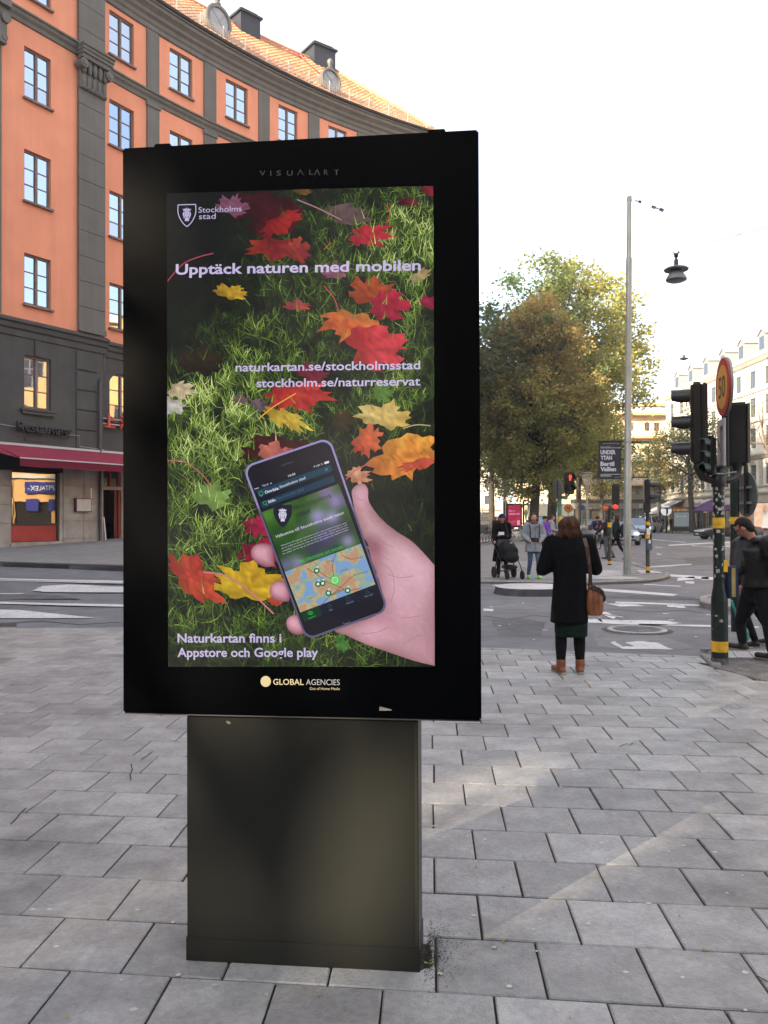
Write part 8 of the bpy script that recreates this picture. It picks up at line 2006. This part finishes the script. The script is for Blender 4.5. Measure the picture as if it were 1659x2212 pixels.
b = MB(); sp_ = [bgp(1257, 1162, -.10), bgp(1259.5, 1180, -.155), bgp(1263, 1205, -.165), bgp(1267, 1235, -.15), bgp(1270, 1262, -.09)]
for i in range(4):
    a, c = sp_[i], sp_[i+1]; t = (c-a).normalized(); b.obox((a+c)/2, V((.019, 0, 0)), t.cross(V((1, 0, 0)))*.003, (c-a)*.515)
b.tube([bgp(1270, 1262, -.09), bgp(1271, 1268, -.05)], .014, 6); b.tube([bgp(1276, 1264, -.05), bgp(1272, 1245, -.08), bgp(1271, 1236, -.1)], .007, 5); b.build('strap', mat('strap_brown', (.07, .032, .02), .45, var=.2), BG, True)
b = MB()
for v in (1206, 1210.5, 1215): b.ell(bgp(1263.7, v, -.172), .006, .004, .006, 6, 5)
b.tube([bgp(1270+2.6*math.cos(a), 1264+2.6*math.sin(a), -.095) for a in [q*.8 for q in range(9)]], .0025, 5); b.build('buckle', mat('brass', (.4, .3, .15), .3, metal=.8), BG, True)
# ---- man in the black parka at the right edge
mlY = 9.35; ml = V((XT(1628, mlY), mlY, .0))
ang = rad(50); Rinv = MX.Rotation(-ang, 3, 'Z'); Hm = 1.75
def mj(u, v, Y): return tuple(Rinv @ (P(u+7, v, Y)-ml)*(1.7/Hm))
def mjf(u, v, Y, z): q = mj(u, v, Y); return (q[0], q[1], z)
HRm = MX.Rotation(rad(-38), 4, 'X')
fL = G(1592, 1418, .1); fR = G(1650, 1452, .1)
mo_, Jm, km = person('man in a black hooded parka walking left at the right edge, head bowed', tuple(ml), ang, Hm,
    dict(pelvis=mj(1632, 1270, 9.4), waist=mj(1634, 1245, 9.4), chest=mj(1632, 1205, 9.4), neck=mj(1622, 1168, 9.42), head=mj(1600, 1141, 9.45), ls=mj(1597, 1183, 9.5), rs=mj(1662, 1178, 9.1), le=mj(1586, 1228, 9.35), re=mj(1690, 1222, 9.0), lw=mj(1580, 1222, 9.75), rw=mj(1668, 1245, 9.3),
         lh=mj(1618, 1283, 9.5), rh=mj(1645, 1283, 9.3), lk=mj(1592, 1342, 9.75), rk=mj(1652, 1350, 9.2), la=mjf(1597, 1400, 9.72, .125), ra=mjf(1660, 1428, 9.05, .12), lt=mjf(1575, 1411, 9.82, .078), rt=mjf(1637, 1436, 9.15, .07)),
    near=True, jacket=('parka', (.007, .0073, .008), .45, .4, 9, 1.2, 7), bulk=1.28, jr=1.35, trousers=('jeans_black', (.010, .010, .012), .85, .25, 40, .3, 60), shoes=(.012, .0121, .012), hair=((.026, .018, .013), 'short'), headrot=HRm, hood=False, hem=.80)
# folded hood
hdp = Jm['neck']; hb_ = organic('hood', [('e', hdp+V((.02, -.13, -.01)), .17, .10, .08), ('e', hdp+V((0, -.06, .0)), .15, .11, .055), ('e', hdp+V((.05, -.2, -.06)), .12, .06, .07)], .014, cloth('parka', (0, 0, 0)), mo_, 5)
b = MB(); b.obox(Rinv @ (P(1649, 1181, 9.1)-ml)+V((0, -.08, 0)), (.014, 0, 0), (0, .006, 0), (0, 0, .014)); b.build('jacket_badge', mat('badge_gold', (.55, .4, .2), .4), mo_, True)
sg_m = MB()
gl_ = MB(); q = lambda x, y, z: Jm['head']+HRm @ V((x, y, z)); gl_.tube([q(-.082, -.0, .01), q(-.078, .05, .012), q(-.06, .095, .01), q(-.02, .103, .01)], .0045, 5); gl_.obox(q(-.035, .102, .004), (.022, 0, 0), (0, .003, 0), (0, 0, .017)); gl_.build('spectacles', m_black, mo_, True)
# white swoosh marks on the trainers
for s_, (u0, v0, Y) in (('l', (1590, 1408, 9.6)), ('r', (1648, 1441, 8.85))):
    m = MB(); base = Rinv @ (P(u0, v0, Y)-ml); Rx = Rinv @ V((1, 0, 0)); 
    pts = [(-.055, .015), (-.045, -.02), (-.03, -.022), (.055, .02), (-.025, -.004), (-.045, -.002)]
    for dd in (0,): m.add([base+Rx*x*.95+V((0, 0, z*.95)) for x, z in pts], [tuple(range(6))])
    m.build('shoe_mark', mat('mark_white', (.7, .7, .7), .5), mo_, True)
# ---- person behind him carrying a turquoise bag
bl = G(1608, 1403); bl.z = 0
pp_, Jb, kb = person('person in dark clothes mostly hidden behind the parka man, carrying a turquoise bag', tuple(bl+V((.22, .3, 0))), rad(80), 1.5, dict(lw=(-.26, .30, .86), le=(-.24, .1, 1.08), lk=(-.09, .12, .5), rk=(.09, -.12, .48), ra=(.1, -.3, .14), rt=(.1, -.18, .05)), near=True, jacket=('black_fleece', (.01, .01, .012)), hair=((.03, .02, .014), 'short'))
tb0 = P(1606, 1385, bl.y+.05); TB = empty('carrier_bag', tb0); tag(TB, 'turquoise plastic carrier bag hanging low behind the man in the parka', 'bag')
q = lambda u, v, y=0: P(u, v, bl.y+.05)-tb0+V((0, y, 0)); m_tq = mat('turquoise_plastic', (.03, .33, .28), .35, var=.3, scale=7, bump=.8, bscale=10)
b = MB(); b.loft([(q(1606, 1384), .055, .03), (q(1606, 1378), .075, .05), (q(1604, 1362), .07, .055), (q(1598, 1345), .045, .04), (q(1591, 1328), .02, .02)], 18); b.build('bag', m_tq, TB, True, smooth=60)
b = MB(); b.tube([q(1592, 1330), q(1585, 1312), q(1580, 1297)], .016, 6); b.build('handle', m_tq, TB, True)
# ---- woman with pram
sw = G(1085, 1247, .06); 
_o, Js, ks = person('woman in a long black coat and blue cap behind the pram, looking at her phone', tuple(sw), rad(172), 1.70, dict(lw=(.05, .28, 1.12), le=(-.20, .04, 1.08), rw=(.20, .36, .98), re=(.22, .12, 1.12), head=(0, .05, 1.57)),
    jacket=('coat_black', (0, 0, 0)), coat=[((0, 0, .42), .27, .2), ((0, 0, .7), .23, .18), ((0, 0, 1.02), .175, .145), ((0, 0, 1.25), .19, .14), ((0, 0, 1.37), .18, .12), ((0, 0, 1.45), .09, .085)], hair=((.16, .06, .025), 'long'), hat=('cap_blue', True, (.012, .02, .09)), headrot=MX.Rotation(rad(-22), 4, 'X'))
ph = empty('mobile_phone', sw+V((-.08, -.42, 1.17))); tag(ph, 'pale phone held up by the woman with the pram', 'phone'); b = MB(); b.box(-.075, .075, -.006, .006, -.03, .05); b.build('case', m_white, ph, True)
bb0 = sw+V((-.03, -.24, .92)); sbg = empty('shoulder_bag', bb0); tag(sbg, 'small mauve shoulder bag on the woman with the pram', 'bag'); b = MB(); b.box(-.15, .15, -.05, .05, -.1, .1); b.build('bag', mat('mauve_leather', (.07, .05, .065), .5), sbg, True, bevel=.03); b = MB(); b.tube([V((.14, 0, .08)), V((.15, .04, .3)), V((.1, .1, .5))], .008, 5); b.build('strap', m_black, sbg, True)
# pram
pr0 = G(1102, 1250, .06); PR = empty('pram', pr0, rad(14)); tag(PR, 'black pram with rounded hood and four wheels in front of the capped woman', 'pram')
m_pf = cloth('pram_black', (.012, .013, .014), .7); 
b = MB(); b.tube([V((-.24, .75, 1.05)), V((.24, .75, 1.05))], .018, 8)
for sx in (-1, 1): b.tube([V((sx*.24, .75, 1.05)), V((sx*.24, .35, .75)), V((sx*.24, -.1, .35)), V((sx*.22, -.25, .22))], .014, 8); b.tube([V((sx*.24, .25, .62)), V((sx*.26, .42, .2))], .014, 8)
b.tube([V((-.26, .42, .18)), V((.26, .42, .18))], .014, 8); b.build('frame', m_blackmetal, PR, True, smooth=50)
for x, y, r_w in ((-.28, .42, .15), (.28, .42, .15), (-.2, -.28, .11), (.22, -.28, .11)):
    t = MB(); t.lathe([(r_w*.6, -.02), (r_w, -.022), (r_w, .022), (r_w*.6, .02)], c=(x, y, r_w), n=18, mx=MX(((0, 0, 1, 0), (0, 1, 0, 0), (-1, 0, 0, 0), (0, 0, 0, 1)))); t.build('wheel', m_rubber, PR, True, smooth=40)
organic('carrycot', [('e', (0, .05, .62), .22, .32, .16), ('e', (0, -.1, .55), .2, .2, .14)], .02, m_pf, PR, 4)
def hf_(p, d): 
    return p
organic('hood', [('e', (0, .18, .76), .235, .26, .24), ('e', (0, .0, .70), .22, .2, .2)], .018, m_pf, PR, 3)
organic('basket', [('e', (0, .05, .3), .2, .3, .07)], .02, m_pf, PR, 2)
b = MB(); b.box(-.03, .03, -.1, -.07, .93, .945); b.build('badge', m_white, PR, True)
# ---- woman in pale grey rain jacket
gw = G(1153, 1250, .06)
_o, Jg, kg = person('woman in a pale grey raincoat, jeans and neon green trainers walking towards us', tuple(gw), rad(183), 1.70, dict(lw=(-.16, .17, 1.0), le=(-.28, .0, 1.14), rw=(.16, .17, 1.0), re=(.28, .0, 1.14), ra=(.11, -.12, .09), rt=(.12, .02, .035), la=(-.10, .12, .09), lt=(-.11, .26, .05), lk=(-.1, .1, .5)),
    jacket=('rain_grey', (.24, .26, .29), .6, .15, 8, .5, 14), coat=[((0, 0, .70), .235, .18), ((0, 0, .85), .215, .165), ((0, 0, 1.03), .19, .15), ((0, 0, 1.25), .20, .14), ((0, 0, 1.38), .18, .12), ((0, 0, 1.46), .085, .085)], trousers=('denim', (.07, .12, .2)), shoes=(.25, .75, .12), hair=((.05, .03, .02), 'long'), jr=1.15)
b = MB(); b.lathe([(.12, 1.43), (.115, 1.47), (.09, 1.51)], n=14, sy=1.0); b.build('scarf', cloth('scarf_tan', (.12, .075, .045)), _o, True, smooth=60)
b = MB(); b.lathe([(.222, .965), (.228, 1.03), (.222, 1.07)], n=20, sy=.78); b.build('waist_bag', m_black, _o, True, smooth=50)
b = MB()
for sx in (-1, 1): b.tube([V((sx*.12, .14, 1.08)), V((sx*.125, .165, 1.25)), V((sx*.13, .11, 1.40)), V((sx*.13, -.02, 1.46))], .014, 5)
b.build('backpack_straps', m_black, _o, True)
b = MB(); b.box(-.10, -.02, .16, .175, 1.34, 1.37); b.box(-.004, .004, .172, .18, .75, 1.4); b.build('zip', mat('zip_dark', (.06, .06, .07), .5), _o, True)
# ---- others on the plaza
pu = G(1177, 1205, .06)
person('person in a purple top and dark headband partly hidden behind the raincoat woman', tuple(pu), rad(205), 1.66, dict(rw=(.1, .3, 1.05), lw=(-.1, .3, 1.05)), jacket=('purple', (.14, .06, .42)), hair=((.015, .012, .012), 'bun'), hat=('band_black', False, (.012, .012, .015)))
gh = G(1193, 1202, .06)
person('person in a light grey hoodie pushing a bicycle beside the purple top', tuple(gh), rad(-100), 1.70, dict(lw=(-.16, .34, 1.02), rw=(.16, .34, 1.02), lk=(-.09, .2, .52), la=(-.1, .16, .1), lt=(-.1, .3, .05), rk=(.09, -.1, .48), ra=(.1, -.36, .18), rt=(.1, -.24, .06)), jacket=('hoodie_grey', (.28, .3, .31)), hair=((.09, .055, .035), 'bun'), hood=True)
cy = V((XT(1289, 43.5), 43.5, 0)); bicycle((cy.x, cy.y, 0), rad(178), 'bicycle ridden by the cyclist in the navy jacket', (.03, .03, .033))
person('cyclist in a navy jacket and dark cap riding towards us', (cy.x, cy.y-.0, .0), rad(178), 1.78, dict(pelvis=(0, -.24, .98), waist=(0, -.16, 1.10), chest=(0, .0, 1.27), neck=(0, .1, 1.40), head=(0, .16, 1.52), ls=(-.19, .05, 1.37), rs=(.19, .05, 1.37), le=(-.28, .12, 1.16), re=(.28, .12, 1.16), lw=(-.27, .28, 1.02), rw=(.27, .28, 1.02), lh=(-.09, -.2, .95), rh=(.09, -.2, .95), lk=(-.13, .12, .72), rk=(.13, .1, .56), la=(-.11, -.1, .34), ra=(.11, -.06, .16), lt=(-.11, .02, .30), rt=(.11, .08, .12)), jacket=('navy2', (.025, .035, .07)), hem=.98, hat=('cap_dark', True, (.01, .012, .02)))
p1 = V((XT(1311, 31.5), 31.5, .06)); p2 = V((XT(1331, 30.5), 30.5, .06))
person('pedestrian in dark padded jacket and grey jeans reaching out an arm by the short pole', tuple(p1), rad(48), 1.66, dict(lw=(-.40, .28, 1.0), le=(-.33, .1, 1.16), ra=(.1, -.22, .13), rk=(.09, -.02, .5), rt=(.1, -.1, .05)), jacket=('brown_black', (.03, .024, .022)), trousers=('grey_jeans', (.09, .11, .14)), hair=((.08, .05, .03), 'long'))
person('pedestrian in black with a big rucksack striding left beside the short signal pole', tuple(p2), rad(64), 1.70, dict(ra=(.1, -.38, .12), rk=(.09, -.12, .5), rt=(.1, -.26, .04), la=(-.1, .3, .1), lk=(-.09, .2, .54), lt=(-.1, .44, .06)), jacket=('black2', (.012, .012, .013)), hair=((.05, .035, .025), 'long'))
def rucksack(p, rz, col, label, s=1.0):
    o = empty('backpack', p, rz); tag(o, label, 'backpack'); organic('pack', [('e', (0, 0, 0), .16*s, .12*s, .25*s), ('e', (0, -.07*s, -.08), .12*s, .09*s, .14*s)], .02, cloth('pack_%d' % int(col[1]*1000), col), o, 2)
rucksack(p1+V((.17, -.12, 1.15)), rad(48), (.03, .16, .15), 'small teal backpack on the pedestrian reaching out an arm', .85); rucksack(p2+V((.22, -.12, 1.12)), rad(64), (.02, .021, .022), 'large black rucksack on the striding pedestrian')
for i, (u, v, col, lb, rz_) in enumerate(((1430, 1147, (.012, .012, .014), 'bulky dark figure standing nearest the white van', 150), (1441, 1147.2, (.03, .035, .05), 'figure in blue grey at the cafe entrance', 60), (1450, 1148.4, (.012, .014, .02), 'second darkest figure in front of the awning', 30), (1461, 1149.6, (.009, .009, .009), 'slim figure in black holding out an arm beside the bus shelter', 70), (1470, 1149.6, (.3, .22, .14), 'person in a beige coat waiting at the bus shelter', 0))):
    g_ = G(u, v, .08); person(lb, tuple(g_), rad(rz_), 1.7, dict(lw=(-.2, .3, 1.05)) if i == 3 else None, jacket=('far%d' % i, col), trousers=('far_t%d' % (i % 2), (.012, .013, .018) if i % 2 else (.03, .045, .08)), hair=((.04+.01*i, .03, .02), 'short'), face=False, bulk=1.15 if i == 0 else 1)
for i, (u, Y, col) in enumerate(((1052, 70, (.02, .02, .03)), (1084, 96, (.05, .03, .03)), (1226, 74, (.02, .02, .02)), (1142, 66, (.03, .02, .02)), (1150, 78, (.2, .2, .22)), (1070, 62, (.02, .03, .05)), (1346, 88, (.02, .02, .02)))):
    person(('figure in dark clothes far off beside the white notice board', 'figure far off behind the red poster stand', 'figure far off behind the hair of the woman in the black coat', 'figure standing in front of the thick leaning tree trunk', 'figure in a pale top passing between the two trunks behind the raincoat woman', 'figure in dark blue behind the shoulder of the capped woman', 'dark figure crossing behind the tall lamp mast')[i], (XT(u, Y), Y, .06), rad(180*i+20), 1.7, None, jacket=('farx%d' % i, col), hair=((.04, .03, .02), 'short'), face=False)
